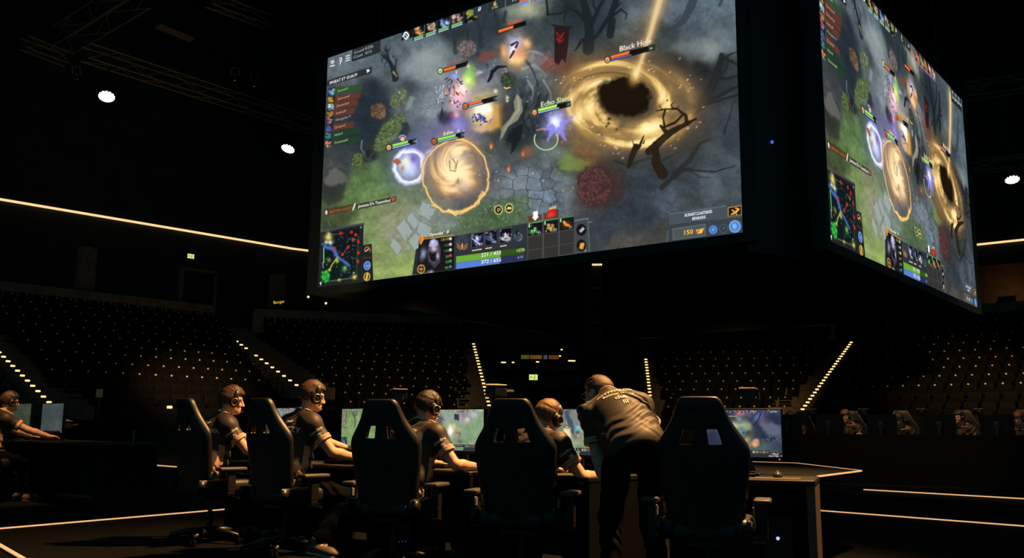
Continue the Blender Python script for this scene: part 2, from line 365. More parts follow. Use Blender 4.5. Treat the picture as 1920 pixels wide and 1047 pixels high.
def paint_battle(NW, NH, corners):
    """corners: where the four screen corners sit in drawing units (tl, tr, br, bl)"""
    H = homog([(0, 0), (1, 0), (1, 1), (0, 1)], corners)
    u, v = np.meshgrid((np.arange(NW)) / (NW - 1), (np.arange(NH)) / (NH - 1))
    X, Y = hx(H, u, v)
    c = Canvas(X, Y)
    def fr(x, y):                                           # local right / up of the screen at a point
        Hi = np.linalg.inv(H); a, b = hx(Hi, x, y); x0, y0 = hx(H, a, b); x1, y1 = hx(H, a + 1e-3, b); x2, y2 = hx(H, a, b - 1e-3)
        e = np.array([x1 - x0, y1 - y0]); g = np.array([x2 - x0, y2 - y0]); return e / np.linalg.norm(e), g / np.linalg.norm(g)
    def T(st, x, y, h, col, al=1.0, shadow=(10, 10, 12), wide=1.0):
        e, g = fr(x, y); c.text(st, x, y, h, col, e, g, al, shadow, wide)
        if h > 5.2: c.text(st, x + e[0] * .55, y + e[1] * .55, h, col, e, g, al, None, wide)
    def box(x, y, w, h, col, al=1.0, soft=1.2):             # a panel: (x, y) bottom left, along the screen's own axes
        e, g = fr(x, y); p = np.array([x, y], float)
        e2, _ = fr(x + w, y)
        c.poly([p, p + (e + e2) * .5 * w, p + (e + e2) * .5 * w + g * h, p + g * h], col, al, soft)
    # --- ground and fog
    B = np.array([[float(k) for k in q.split()] for q in BASE.replace('\n', ';').split(';')])
    num = np.zeros(X.shape + (3,), np.float32); den = np.zeros(X.shape, np.float32) + 1e-6
    wx = X + 14 * fbm(X * .02, Y * .02, 1); wy = Y + 14 * fbm(X * .02, Y * .02, 2)
    for b in B:
        w = 1 / (((wx - b[0]) ** 2 + (wy - b[1]) ** 2) / 500 + .25) ** 2.2
        num += w[..., None] * b[2:].astype(np.float32); den += w
    c.C = num / den[..., None] / 255
    k = 1 + .22 * fbm(X * .05, Y * .07, 3, 4) + .13 * fbm(X * .22, Y * .22, 4, 3)
    c.C *= k[..., None]
    R = random.Random(4)
    # grass speckle and stone cracks
    def cells(region, sc, dark, al, sq=1.0, seed=0):
        w = c.win(*region)
        x, y = X[w], Y[w]
        x = x + 3 * fbm(x * .08, y * .08, seed); y = (y + 3 * fbm(x * .08, y * .08, seed + 1)) * sq
        rs = np.random.RandomState(seed); P = []
        for i in range(int(region[0] / sc) - 1, int(region[2] / sc) + 2):
            for j in range(int(region[1] * sq / sc) - 1, int(region[3] * sq / sc) + 2):
                P.append(((i + .5 + .42 * rs.uniform(-1, 1)) * sc, (j + .5 + .42 * rs.uniform(-1, 1)) * sc))
        d1 = np.full(x.shape, 1e9); d2 = d1.copy(); idx = np.zeros(x.shape, int)
        for n, q in enumerate(P):
            d = np.hypot(x - q[0], y - q[1]); nw = d < d1
            d2 = np.where(nw, d1, np.minimum(d2, d)); d1 = np.where(nw, d, d1); idx = np.where(nw, n, idx)
        ed = d2 - d1
        fx = np.clip(np.minimum(np.minimum(X[w] - region[0], region[2] - X[w]), np.minimum(Y[w] - region[1], region[3] - Y[w])) / 18, 0, 1)
        tone = rs.uniform(.86, 1.12, len(P))[idx]
        c.C[w] *= (1 + (tone - 1) * fx * al)[..., None]
        c.mix(w, np.clip(1 - ed / 2.2, 0, 1) * fx * al, dark)
    cells((925, 300, 1060, 405), 24, (38, 46, 54), .85, 1.15, 3)
    cells((1190, 330, 1320, 440), 34, (40, 46, 52), .5, 1.2, 5)
    cells((760, 130, 850, 260), 40, (74, 84, 92), .4, 1.3, 8)
    for x, y, r, al in ((800, 105, 26, .5), (790, 125, 30, .45), (825, 140, 22, .4), (985, 14, 22, .5), (1330, 95, 22, .35)):
        c.blob(x, y, r * 1.5, r * .7, (150, 160, 158) if x != 985 else (175, 175, 140), al, -18, noise=10, seed=int(x))
    for q in ([(755, 408), (772, 432), (757, 452), (740, 425)], [(768, 395), (785, 415), (774, 430), (759, 408)], [(777, 433), (794, 455), (776, 470), (762, 450)], [(783, 412), (808, 425), (795, 452), (778, 432)], [(735, 442), (752, 462), (742, 478), (728, 458)], [(790, 375), (815, 392), (803, 412), (780, 398)]):
        c.poly(q, (150, 162, 164), .8, 2.0, 2); q2 = q + [q[0]]; c.stroke(q2, (1.1, 1.1), (86, 100, 84), .6)
    for i in range(150):
        x, y = R.uniform(610, 900), R.uniform(300, 520)
        if y < 520 - (x - 600) * .12:
            a = R.uniform(-2.2, -.9); L = R.uniform(4, 12)
            c.stroke([(x, y), (x + L * math.cos(a), y + L * math.sin(a))], (2.2, .6), R.choice([(120, 150, 84), (70, 92, 54), (100, 130, 70), (140, 150, 100)]), .35, 2)
    for i in range(120):
        x, y = R.gauss(930, 45), R.gauss(405, 14)
        c.stroke([(x, y), (x + R.uniform(-5, 5), y - R.uniform(3, 8))], (2.4, .5), R.choice([(100, 130, 88), (50, 70, 44), (130, 160, 120), (66, 90, 56)]), .5, 1.5)
    # rocks of the hillside, centre
    c.blob(985, 215, 34, 66, (34, 42, 50), .7, 12, 3, 10); c.blob(1104, 40, 40, 52, (34, 42, 48), .62, 10, 3, 12); c.blob(1150, 10, 22, 40, (40, 48, 54), .5, 10, 3, 10); c.blob(895, 50, 22, 34, (38, 46, 52), .5, 0, 3, 10); c.blob(1330, 170, 30, 50, (30, 33, 36), .55, 35, 3, 12); c.blob(1150, 300, 40, 16, (40, 36, 30), .5, 10, 3, 8); c.blob(1275, 275, 60, 40, (36, 36, 36), .55, -30, 2, 14)
    for x, y, rx, ry, g in ((992, 130, 26, 20, 108), (1008, 150, 18, 22, 92), (985, 168, 26, 22, 70), (1012, 108, 16, 12, 130), (1003, 190, 20, 26, 54), (975, 205, 24, 30, 46), (990, 235, 26, 24, 40), (960, 255, 30, 22, 36), (1008, 225, 20, 30, 44), (930, 120, 30, 12, 98)):
        c.blob(x, y, rx, ry, (g * .86, g, g * 1.06), .62, R.uniform(-40, 40), 3, 8, .07, int(x))
        for j in range(7):
            a = R.uniform(0, 6.3); px, py = x + rx * .7 * math.cos(a), y + ry * .7 * math.sin(a)
            c.stroke([(px, py), (px + R.uniform(-6, 6), py + R.uniform(3, 12))], (3, 1), R.choice([(g * 1.3, g * 1.42, g * 1.46), (g * .4, g * .45, g * .5)]), .5, 2)
    rr = random.Random(31)
    for i in range(170):
        t = rr.random(); x = 975 + 52 * rr.random() + 10 * math.sin(t * 6); y = 100 + 175 * t * (.55 + .45 * rr.random()); x -= max(0, y - 200) * .25 * rr.random()
        g = (132 - 70 * min(1, (y - 95) / 110)) * rr.uniform(.55, 1.25); a = rr.uniform(-.6, .9); q = rr.uniform(3, 9)
        pts = [(x + q * rr.uniform(.6, 1.2) * math.cos(a + k * 1.257) * .8, y + q * rr.uniform(.6, 1.2) * math.sin(a + k * 1.257)) for k in range(5)]
        c.poly(pts, (g * .90, g * 1.0, g * 1.05), .55, 2.2, 1.5)
    for q in ([(968, 104), (990, 96), (1012, 100), (1030, 120)], [(975, 128), (1000, 122), (1020, 140)], [(1016, 150), (1028, 170), (1030, 196)], [(985, 150), (996, 168), (994, 186)]): c.stroke(q, (4, 2), (168, 182, 188), .5, 3, noise=2)
    for q in ([(982, 112), (996, 130), (1006, 160)], [(1010, 176), (1000, 205), (1006, 240)], [(985, 190), (978, 220), (990, 250)], [(1022, 180), (1018, 214), (1024, 246)]): c.stroke(q, (5, 2), (24, 30, 34), .7, 3, noise=2)
    c.poly([(1046, 300), (1060, 288), (1080, 296), (1104, 304), (1098, 318), (1048, 320)], (112, 130, 58), .55, 8, 5); c.poly([(1046, 318), (1098, 320), (1090, 330), (1050, 330)], (60, 74, 66), .6, 5, 3)
    c.blob(1040, 285, 18, 12, (104, 122, 116), .55, 10, noise=6)
    for x, y, r_, al in ((1330, 92, 30, .4), (1345, 60, 26, .3), (1290, 84, 24, .3), (1200, 30, 26, .25), (1160, 60, 20, .25)): c.blob(x, y, r_ * 1.4, r_ * .5, (136, 146, 146), al, -14, noise=9, seed=int(x))
    # --- dark trees
    D = (26, 32, 36)
    def tree(ls, col=D, al=.92, soft=1.6):
        for pts, ws in ls: c.stroke(pts, ws, col, al, soft, noise=1.2)
    tree([([(739, 146), (733, 125), (726, 110), (722, 92), (719, 84)], (13, 8, 6, 3, 1)), ([(724, 108), (716, 98), (708, 90)], (4, 2, 1.5)), ([(729, 116), (718, 106), (711, 99)], (6, 4, 2)), ([(717, 104), (712, 110), (714, 117)], (2, 1)), ([(738, 130), (739, 118), (742, 108)], (4, 1.5)), ([(739, 112), (733, 104), (742, 105)], (1.6, 1)), ([(724, 98), (729, 90)], (2.5, 1)), ([(721, 96), (717, 90)], (2, 1)), ([(724, 112), (719, 118), (718, 126)], (2, 1))])
    c.stroke([(735, 134), (741, 142)], (4, 2), (196, 150, 100), .8, 2)
    tree([([(851, 98), (849, 76), (845, 62), (838, 52)], (8, 6, 4, 2)), ([(850, 80), (855, 62), (856, 50)], (4, 2)), ([(874, 75), (874, 60), (868, 46)], (6, 3)), ([(874, 62), (880, 48)], (4, 2)), ([(899, 86), (897, 62), (893, 42), (886, 28)], (10, 8, 5, 3)), ([(898, 60), (905, 40), (908, 25)], (5, 3)), ([(930, 60), (928, 40), (924, 24)], (9, 6)), ([(940, 40), (944, 22)], (8, 5))], (34, 42, 47), .75, 3)
    tree([([(1099, 92), (1102, 60), (1097, 30), (1090, 4), (1080, -40)], (22, 18, 16, 14, 10)), ([(1096, 40), (1078, 22), (1062, 16), (1048, 26), (1022, 28)], (10, 6, 4, 3, 3)), ([(1058, 18), (1054, 36), (1058, 50)], (4, 3, 1)), ([(1024, 28), (1022, 14), (1020, -10)], (5, 4)), ([(1103, 50), (1116, 22), (1130, -5), (1136, -40)], (9, 6, 5)), ([(1116, 24), (1108, 8), (1112, -8)], (4, 2)), ([(1113, 70), (1128, 48), (1140, 30), (1150, 5), (1155, -30)], (6, 8, 10, 12, 10)), ([(1142, 32), (1160, 18), (1171, 26), (1168, 36)], (5, 3, 2)), ([(1140, 66), (1143, 40)], (14, 16)), ([(1146, 20), (1160, 6)], (5, 3)), ([(1088, 75), (1075, 95)], (8, 3))], (24, 30, 33))
    tree([([(1256, 56), (1278, 38), (1292, 10), (1300, -10), (1310, -60)], (7, 14, 16, 14, 10)), ([(1262, 40), (1272, 28)], (5, 2)), ([(1345, 10), (1358, -20)], (6, 4))], (44, 55, 62), .8, 3)
    tree([([(1350, 104), (1340, 140), (1328, 170), (1312, 195), (1293, 212), (1270, 232)], (10, 16, 18, 20, 18, 10)), ([(1348, 112), (1362, 104), (1377, 98)], (5, 4, 2)), ([(1352, 110), (1370, 116), (1384, 124)], (6, 5)), ([(1362, 108), (1360, 126), (1352, 138)], (3, 2)), ([(1340, 145), (1360, 148), (1384, 140)], (7, 4)), ([(1316, 192), (1345, 180), (1386, 158)], (8, 7, 5)), ([(1300, 210), (1318, 178)], (6, 1)), ([(1318, 196), (1352, 186), (1386, 176)], (6, 4))], (30, 32, 34), .9, 2)
    tree([([(1238, 352), (1272, 320), (1289, 318), (1338, 322), (1376, 311)], (10, 7, 5, 4, 2)), ([(1289, 319), (1310, 332), (1330, 333)], (3, 1)), ([(1278, 318), (1300, 312)], (3, 1)), ([(1262, 330), (1290, 300), (1310, 268), (1330, 260)], (14, 10, 6, 3)), ([(1150, 300), (1175, 310), (1200, 300), (1230, 292)], (5, 8, 4)), ([(1240, 300), (1270, 285)], (6, 2)), ([(1355, 250), (1374, 190)], (5, 1))], (34, 36, 38), .85, 2)
    # shrubs
    def bush(x, y, rx, ry, rot, cols, n, sz=4.0, seed=1, under=.85):
        r = random.Random(seed); ca, sa = math.cos(math.radians(rot)), math.sin(math.radians(rot))
        c.blob(x, y, rx, ry, [k * .55 for k in cols[0]], under, rot, 4, 5, .1, seed)
        for i in range(n):
            a, q = r.uniform(0, 6.3), math.sqrt(r.random()) * .95
            px, py = q * rx * math.cos(a), q * ry * math.sin(a); px, py = x + px * ca - py * sa, y + px * sa + py * ca
            t = r.choice(cols)
            c.blob(px, py, sz * r.uniform(.6, 1.3), sz * r.uniform(.5, 1), t, .75, r.uniform(0, 180), 3)
    c.blob(700, 170, 14, 30, (28, 36, 42), .8, -25, noise=8, f=.1); c.blob(765, 158, 22, 14, (46, 54, 58), .6, 20, noise=8, f=.1)
    c.blob(690, 230, 30, 70, (30, 39, 49), .55, 10)
    bush(745, 183, 14, 20, 25, [(100, 112, 84), (116, 126, 98), (80, 94, 66), (66, 76, 58)], 120, 2.8, 2)
    c.poly([(766, 178), (775, 182), (766, 203), (756, 206)], (120, 134, 132), .8, 3)
    bush(707, 207, 15, 15, 0, [(112, 82, 64), (134, 102, 80), (90, 66, 50), (66, 50, 40)], 120, 2.6, 3)
    bush(752, 240, 14, 12, 0, [(36, 42, 40), (30, 36, 36)], 20, 5, 4)
    bush(727, 246, 17, 44, 36, [(92, 114, 66), (108, 128, 78), (74, 94, 52), (84, 104, 62), (58, 76, 46)], 240, 2.8, 5)
    bush(668, 298, 10, 14, 20, [(84, 100, 56), (68, 84, 44), (100, 114, 66)], 70, 2.4, 6)
    bush(690, 290, 14, 10, -20, [(40, 44, 46), (60, 66, 66), (30, 34, 34)], 20, 4, 7)
    c.poly([(604, 336), (616, 318), (628, 312), (642, 322), (650, 336), (628, 345), (612, 350)], (98, 96, 94), .7, 4, 4)
    c.poly([(602, 345), (625, 345), (645, 340), (640, 372), (612, 385), (600, 372)], (36, 40, 36), .7, 8, 5)
    bush(872, 90, 18, 16, -10, [(112, 100, 100), (128, 118, 118), (92, 76, 76), (80, 60, 60), (104, 90, 90)], 150, 2.8, 8)
    c.poly([(890, 112), (900, 96), (915, 94), (932, 100), (918, 108), (902, 116)], (124, 68, 56), .7, 7, 5)
    c.blob(930, 86, 12, 9, (82, 84, 84), .6, noise=5)
    c.blob(1040, 118, 26, 18, (126, 56, 44), .75, 15, noise=12, f=.1); c.blob(1020, 122, 12, 10, (118, 56, 44), .6, noise=6); c.blob(1062, 122, 10, 16, (70, 40, 34), .6)
    bush(1126, 346, 48, 38, 15, [(56, 44, 44), (48, 40, 42), (64, 46, 44)], 160, 5, 9, .5)
    bush(1113, 348, 32, 36, 10, [(94, 56, 54), (76, 46, 46), (108, 62, 58), (60, 42, 42), (48, 36, 38)], 420, 2.5, 10, .6)
    # war banner
    c.poly([(1035, 47), (1064, 52), (1062, 84), (1057, 118), (1050, 110), (1044, 122), (1036, 116), (1036, 82)], (36, 21, 22), .95, 1.4)
    c.stroke([(1032, 47), (1068, 52)], (3, 3), (28, 26, 26)); c.stroke([(1040, 62), (1046, 70), (1053, 62)], (4, 3, 4), (108, 30, 28)); c.stroke([(1041, 72), (1046, 79), (1052, 74)], (4, 4, 3), (120, 30, 28)); c.stroke([(1050, 68), (1043, 76)], (3, 3), (134, 34, 30))
    # --- the dark vortex
    cx, cy = 1176, 192
    w = c.win(1010, 70, 1360, 330)
    x, y = X[w] - cx, Y[w] - cy
    ca, sa = math.cos(math.radians(8)), math.sin(math.radians(8))
    ex, ey = (x * ca + y * sa) / 124, (-x * sa + y * ca) / 84
    r = np.hypot(ex, ey); th = np.arctan2(ey, ex)
    spn = th + 1.3 * np.log(r + .05)
    n1 = fbm(np.cos(spn) * 1.9 + r * 3.6, np.sin(spn) * 1.9 + 7 - r * 3.6, 21, 4); n2 = fbm(np.cos(spn) * 1.1 + r * 9, np.sin(spn) * 1.1 + r * 9, 33, 2)
    band = np.exp(-((r - .58) / .17) ** 2) * 1.0 + np.exp(-((r - .92) / .10) ** 2) * .66 + .36 * np.exp(-((r - .78) / .3) ** 2)
    I = band * np.clip(.82 + 1.1 * n1 + .28 * n2, 0.08, 2)
    I *= 1 + .25 * np.cos(th - 2.6)
    I = np.where(r < .44, I * np.clip((r - .36) / .08, 0, 1), I)
    glow = np.exp(-(r / 1.15) ** 5) * .62
    c.mix(w, glow, (104, 80, 50)); c.mix(w, np.clip(I * 1.0, 0, 1), (196, 150, 78)); c.mix(w, np.clip((I - .62) * 1.5, 0, 1), (250, 222, 146)); c.mix(w, np.clip((I - 1.15) * 1.4, 0, 1), (255, 240, 190))
    c.blob(1166, 182, 50, 37, (14, 12, 10), 1.0, 6, noise=7, f=.09, seed=4, hard=.22)
    c.blob(1166, 182, 55, 42, (40, 26, 10), .4, 6, p=6)
    # light column rising out of it
    for k, (wd, al, col) in enumerate(((34, .28, (190, 140, 80)), (20, .5, (224, 178, 110)), (10, .6, (250, 222, 160)))):
        c.stroke([(1187, 148), (1200, 110), (1216, 60), (1238, -20), (1252, -90)], (wd * .45, wd * .6, wd * .8, wd * 1.15, wd * 1.4), col, al, wd * .6)
    c.blob(1188, 138, 8, 14, (255, 228, 150), .8, 15)
    c.blob(1183, 152, 7, 9, (150, 104, 50), .6)
    for i in range(70):
        a = R.uniform(0, 6.3); q = R.uniform(.75, 1.25); px, py = cx + 124 * q * math.cos(a), cy + 84 * q * math.sin(a)
        c.blob(px, py, R.uniform(1, 3), R.uniform(.8, 1.6), R.choice([(255, 190, 130), (255, 220, 170), (220, 150, 90)]), .8, R.uniform(-60, 0))
    for px, py, q in ((1139, 222, 4), (1138, 231, 3), (1134, 236, 2), (1153, 242, 2), (1248, 188, 2)): c.blob(px, py, q, q * .8, (28, 20, 12), .95, -30)
    c.blob(1095, 155, 9, 5, (240, 180, 130), .5, -35, noise=4)
    tree([([(1214, 284), (1238, 262), (1256, 247), (1284, 232), (1302, 222)], (14, 14, 12, 8, 3)), ([(1286, 232), (1282, 216), (1268, 204), (1244, 204), (1227, 207)], (7, 6, 4, 3, 2)), ([(1244, 206), (1240, 222), (1243, 236)], (4, 3, 5)), ([(1246, 246), (1236, 236)], (10, 5)), ([(1243, 238), (1262, 230), (1276, 216)], (4, 5, 4)), ([(1258, 204), (1255, 196), (1262, 190)], (3, 1)), ([(1262, 205), (1271, 198)], (2, 1)), ([(1238, 204), (1233, 196)], (2, 1)), ([(1284, 230), (1302, 224)], (6, 2)), ([(1226, 270), (1228, 305), (1240, 325)], (12, 18, 22)), ([(1192, 276), (1197, 272), (1205, 253)], (9, 6, 1)), ([(1188, 280), (1183, 262)], (4, 1)), ([(1204, 268), (1206, 262)], (4, 1)), ([(1190, 274), (1180, 300), (1176, 312)], (12, 10, 6))], (34, 26, 18), .95, 1.4)
    # --- lights of the fight
    c.blob(963, 92, 24, 28, (150, 84, 36), .6, 10, noise=7); c.blob(966, 106, 17, 17, (255, 180, 88), .95, noise=7, f=.1); c.blob(968, 110, 9, 9, (255, 226, 160), .9, noise=5); c.blob(942, 96, 6, 12, (255, 176, 90), .8, noise=4); c.blob(983, 80, 10, 8, (255, 190, 124), .9, noise=5)
    c.blob(957, 112, 7, 7, (255, 214, 150), .8); c.blob(960, 82, 13, 18, (186, 194, 244), .95, 25, noise=7, f=.12); c.blob(958, 92, 5, 12, (236, 236, 250), .9, 25, noise=3)
    for q in ([(956, 84), (966, 78)], [(960, 96), (953, 108)], [(964, 88), (968, 80)]): c.stroke(q, (5, 3), (30, 26, 36), .9)
    c.blob(970, 100, 10, 14, (224, 130, 110), .5, noise=5)
    c.blob(905, 182, 32, 16, (196, 176, 132), .6, -15, noise=8); c.blob(902, 160, 22, 12, (170, 162, 170), .45, -30, noise=8)
    c.blob(865, 175, 20, 24, (150, 120, 140), .7, 10, noise=8); c.blob(861, 173, 17, 26, (250, 206, 204), .9, 18, noise=8, f=.09); c.blob(864, 166, 9, 13, (255, 238, 232), .95, 18, noise=5); c.blob(855, 190, 10, 20, (240, 180, 210), .8, 10, noise=6)
    c.blob(850, 141, 7, 6, (150, 164, 240), .95, noise=3); c.blob(877, 147, 12, 16, (186, 232, 96), .95, noise=6, f=.12); c.blob(880, 133, 7, 12, (120, 200, 90), .7, noise=6, f=.15); c.blob(874, 150, 5, 5, (236, 255, 150), .9)
    c.blob(897, 136, 8, 4, (196, 170, 220), .85, -25, noise=4)
    for i in range(46):
        x, y = R.gauss(845, 9), R.gauss(172, 17)
        c.stroke([(x, y), (x + R.uniform(-5, 5), y + R.uniform(-6, 6))], (3, 1.2), R.choice([(40, 30, 50), (60, 40, 60), (220, 130, 70), (180, 90, 60), (90, 80, 150), (240, 220, 220)]), .9, 1.2)
    for i in range(26): 
        x, y = R.gauss(822, 6), R.gauss(178, 9); c.stroke([(x, y), (x - 1, y + R.uniform(2, 6))], (1.4, .6), (206, 214, 236), .7)
    c.blob(833, 220, 16, 13, (34, 28, 34), .95, -25, p=4, noise=5, f=.1); c.poly([(820, 226), (826, 198), (829, 214)], (34, 32, 34), .9, 2); c.blob(845, 216, 5, 4, (196, 60, 60), .7)
    c.blob(858, 232, 20, 20, (110, 104, 200), .75, noise=8); c.blob(856, 236, 8, 10, (150, 150, 240), .7, noise=5); c.blob(853, 214, 5, 6, (255, 170, 170), .9); c.blob(868, 208, 12, 12, (120, 84, 90), .6, noise=8)
    c.blob(906, 212, 26, 24, (206, 160, 88), .95, 0, 3, noise=5); c.blob(904, 206, 22, 19, (255, 240, 206), .95, noise=6); c.blob(903, 205, 14, 13, (255, 253, 242), 1, noise=4); c.blob(906, 226, 18, 12, (238, 196, 130), .8)
    c.poly([(922, 196), (938, 194), (936, 236), (916, 244), (908, 232), (920, 220)], (196, 146, 72), .8, 5); c.stroke([(935, 194), (936, 240)], (5, 5), (130, 92, 40), .7, 3)
    for i in range(30):
        x, y = R.gauss(900, 8), R.gauss(222, 5); c.stroke([(x, y), (x + R.uniform(-6, 6), y + R.uniform(-4, 6))], (4, 1.5), R.choice([(70, 74, 130), (54, 56, 100), (110, 116, 190)]), .9)
    c.blob(900, 240, 16, 6, (240, 186, 150), .7, noise=5)
    # horned beast
    c.blob(950, 152, 15, 16, (48, 56, 44), .97, 0, 6, noise=4, f=.12); bush(950, 148, 13, 12, 0, [(58, 68, 50), (44, 52, 40), (72, 82, 62), (36, 42, 34)], 70, 3, 12, .3)
    c.stroke([(942, 163), (946, 165), (953, 163)], (2, 2.4, 2), (255, 200, 90), .95)
    c.stroke([(946, 124), (930, 125), (920, 134), (916, 146), (912, 152)], (3, 6, 7, 6, 4), (22, 24, 28), .95)
    c.poly([(966, 174), (975, 186), (977, 206), (968, 224), (950, 236), (940, 256), (934, 262), (938, 238), (952, 222), (962, 206), (960, 190)], (128, 126, 108), .95, 2); c.stroke([(968, 180), (970, 204), (956, 224), (942, 244)], (3, 4, 3, 1), (176, 172, 150), .6, 3)
    c.poly([(978, 230), (974, 258), (962, 280), (954, 288), (957, 268), (945, 262), (958, 240)], (22, 26, 28), .9, 4); c.blob(945, 206, 10, 14, (56, 50, 40), .75)
    for x, y, q in ((948, 182, 3), (948, 188, 2.6), (926, 170, 4)): c.blob(x, y, q, q, (250, 236, 180), .8)
    c.blob(999, 211, 5, 5, (230, 150, 90), .9); c.blob(999, 211, 2, 2.5, (255, 224, 180), 1)
    for x, y in ((918, 272), (951, 315), (978, 286)): c.blob(x, y, 3, 6, (210, 96, 40), .9, 10); c.blob(x, y + 2, 1.6, 3, (255, 180, 90), .9)
    c.blob(985, 284, 14, 9, (150, 84, 50), .6, -45, noise=6)
    # blue lightning figure with its green ring
    c.blob(1040, 228, 24, 24, (96, 92, 200), .55); c.blob(1040, 230, 17, 21, (160, 168, 252), .95, noise=8, f=.14); c.blob(1038, 228, 10, 12, (240, 246, 255), 1, noise=3)
    for q in ([(1035, 240), (1024, 262)], [(1046, 240), (1058, 262)], [(1050, 232), (1070, 218)], [(1032, 236), (1018, 242)]): c.stroke(q, (9, 4), (132, 130, 236), .85, 3, noise=2)
    c.stroke([(1018, 240), (1003, 243)], (4, 2), (190, 130, 110), .8)
    c.ring(1021, 260, 22, 20, 1.8, (196, 226, 150), .95, a0=-25, a1=205)
    # blue-white whirl
    c.blob(775, 290, 38, 40, (104, 104, 196), .6, 20, noise=8); c.blob(830, 250, 26, 24, (96, 92, 170), .55, -30, noise=10); c.blob(762, 308, 24, 28, (140, 150, 240), .6, 10)
    c.ring(764, 311, 27, 32, 7, (214, 214, 255), .95, 18, 5, .06, 3, 5); c.ring(764, 311, 25, 30, 2.5, (250, 250, 255), .9, 18, 5, .06, 3, 2); c.blob(763, 312, 17, 20, (214, 226, 255), .9, noise=5); c.blob(757, 303, 9, 11, (240, 240, 200), .8, 20, noise=5); c.blob(772, 296, 6, 7, (106, 80, 180), .85)
    c.poly([(731, 300), (742, 294), (750, 302), (742, 308)], (150, 82, 56), .9, 2); c.blob(752, 314, 3, 6, (190, 110, 60), .85, 15)
    # golden whirl in its ring
    c.blob(852, 330, 56, 70, (70, 66, 84), .5, 0, 6)
    w = c.win(770, 240, 930, 420); x, y = X[w] - 852, Y[w] - 312
    ex, ey = x / 62, y / 74; r = np.hypot(ex, ey); th = np.arctan2(ey, ex); spn = th - 2.2 * r
    n1 = fbm(np.cos(spn) * 1.6 + r * 3.2, np.sin(spn) * 1.6 + r * 3.2, 41, 4)
    I = np.exp(-(r / .72) ** 2.6) * np.clip(1.0 + 1.25 * n1 + .35 * np.cos(spn * 1 - 1.2), 0.1, 1.7)
    c.mix(w, np.clip(I * 1.25, 0, 1), (206, 148, 88)); c.mix(w, np.clip((I - .45) * 1.7, 0, 1), (254, 224, 168)); c.mix(w, np.exp(-(np.hypot(x / 24, (y + 6) / 27)) ** 2) * .92, (255, 234, 184))
    c.blob(868, 350, 14, 12, (150, 136, 140), .5, -30, noise=6)
    c.ring(852, 328, 61, 69, 5, (178, 128, 66), .8, 0, 6, .05, 7, 5); c.ring(852, 328, 61, 69, 2.2, (252, 214, 140), .95, 0, 6, .05, 7, 2)
    c.ring(852, 328, 60, 68, 4, (255, 196, 110), .8, 0, 9, .07, 9, 3, 30, 130); c.stroke([(838, 392), (852, 402), (856, 397)], (4, 3, 1), (255, 210, 130), .9)
    c.blob(800, 285, 12, 4, (190, 190, 240), .7, -35, noise=4)
    for q in ([(840, 300), (841, 318)], [(846, 296), (852, 306), (849, 320)], [(855, 300), (852, 318)], [(842, 318), (852, 320)]): c.stroke(q, (2, 1.2), (120, 84, 40), .8)
    for i in range(60):
        x, y = R.uniform(740, 1080), R.uniform(120, 400)
        c.blob(x, y, R.uniform(.6, 1.6), R.uniform(.6, 1.6), R.choice([(230, 230, 240), (255, 210, 160), (255, 170, 90)]), .7)
    # --- name plates and life bars
    def plate(x, y, L, name, nx, ny, h, ncol, fill, fc, mana=False, hb=6.0, tag=None, icon=None):
        box(x - 1, y + 1.5, L + 2, hb + (5 if mana else 3), (12, 12, 14), .95)
        yb = y - (3 if mana else 0); e, g = fr(x, y)
        p = np.array([x, y]) + g * (3 if mana else 0); box(p[0], p[1], L * fill, hb, fc); p2 = p + g * (hb * .55); box(p2[0], p2[1], L * fill, hb * .45, [min(255, k * 1.18 + 8) for k in fc])
        if mana: box(x, y, L * min(1, fill * 1.12), 2.2, (150, 190, 236) if mana is True else mana)
        if name: T(name, nx, ny, h, ncol)
        if tag:
            q = np.array([x, y]) + e * (L * .86); box(q[0], q[1], L * .14, hb + 3, (34, 48, 44)); T(tag, q[0] + 2, q[1] - 2, 4.5, (220, 226, 220), shadow=None)
        if icon:
            q = np.array([x, y]) - e * 7 + g * 4; c.blob(q[0], q[1], 5.5, 6.5, (24, 18, 14), 1, hard=.3); c.blob(q[0], q[1], 4.2, 5, icon, 1, hard=.3); c.blob(q[0], q[1] + 1, 1.8, 2.2, [k * .5 for k in icon], .8)
    G, O = (124, 196, 72), (206, 92, 38)
    plate(1142, 114, 84, 'Black Hole', 1157, 97, 10, (238, 224, 206), .42, O, (96, 100, 200), 6, '06', (226, 160, 110))
    plate(1006, 212, 62, 'Echo Slam', 1010, 200, 9.5, (206, 236, 170), .58, (150, 206, 84), True, 5.5, '1F', (230, 160, 110))
    plate(931, 62, 53, 'Sčezol', 948, 48, 7, (222, 90, 56), .55, O, None, 5.5)
    plate(829, 134, 46, 'Nabond zor g', 834, 122, 5, (210, 92, 64), .5, O, None, 5.5, None, (190, 220, 150))
    plate(876, 200, 54, 'Mausscal', 884, 186, 7, (176, 170, 84), .45, O, True, 5, '13', (190, 120, 60))
    plate(818, 266, 50, 'Edlitr  :a', 828, 253, 6.5, (232, 232, 214), .68, G, True, 5, '12', (190, 100, 54))
    plate(733, 277, 44, '', 0, 0, 0, G, .68, G, True, 5, '10', (230, 170, 130)); c.blob(752, 259, 4, 4, (230, 180, 140), 1, hard=.3); c.ring(752, 257, 6, 5, 1.5, (210, 214, 220), .8, a0=180, a1=360)
    c.blob(875, 123, 3, 4, (220, 200, 170), 1)
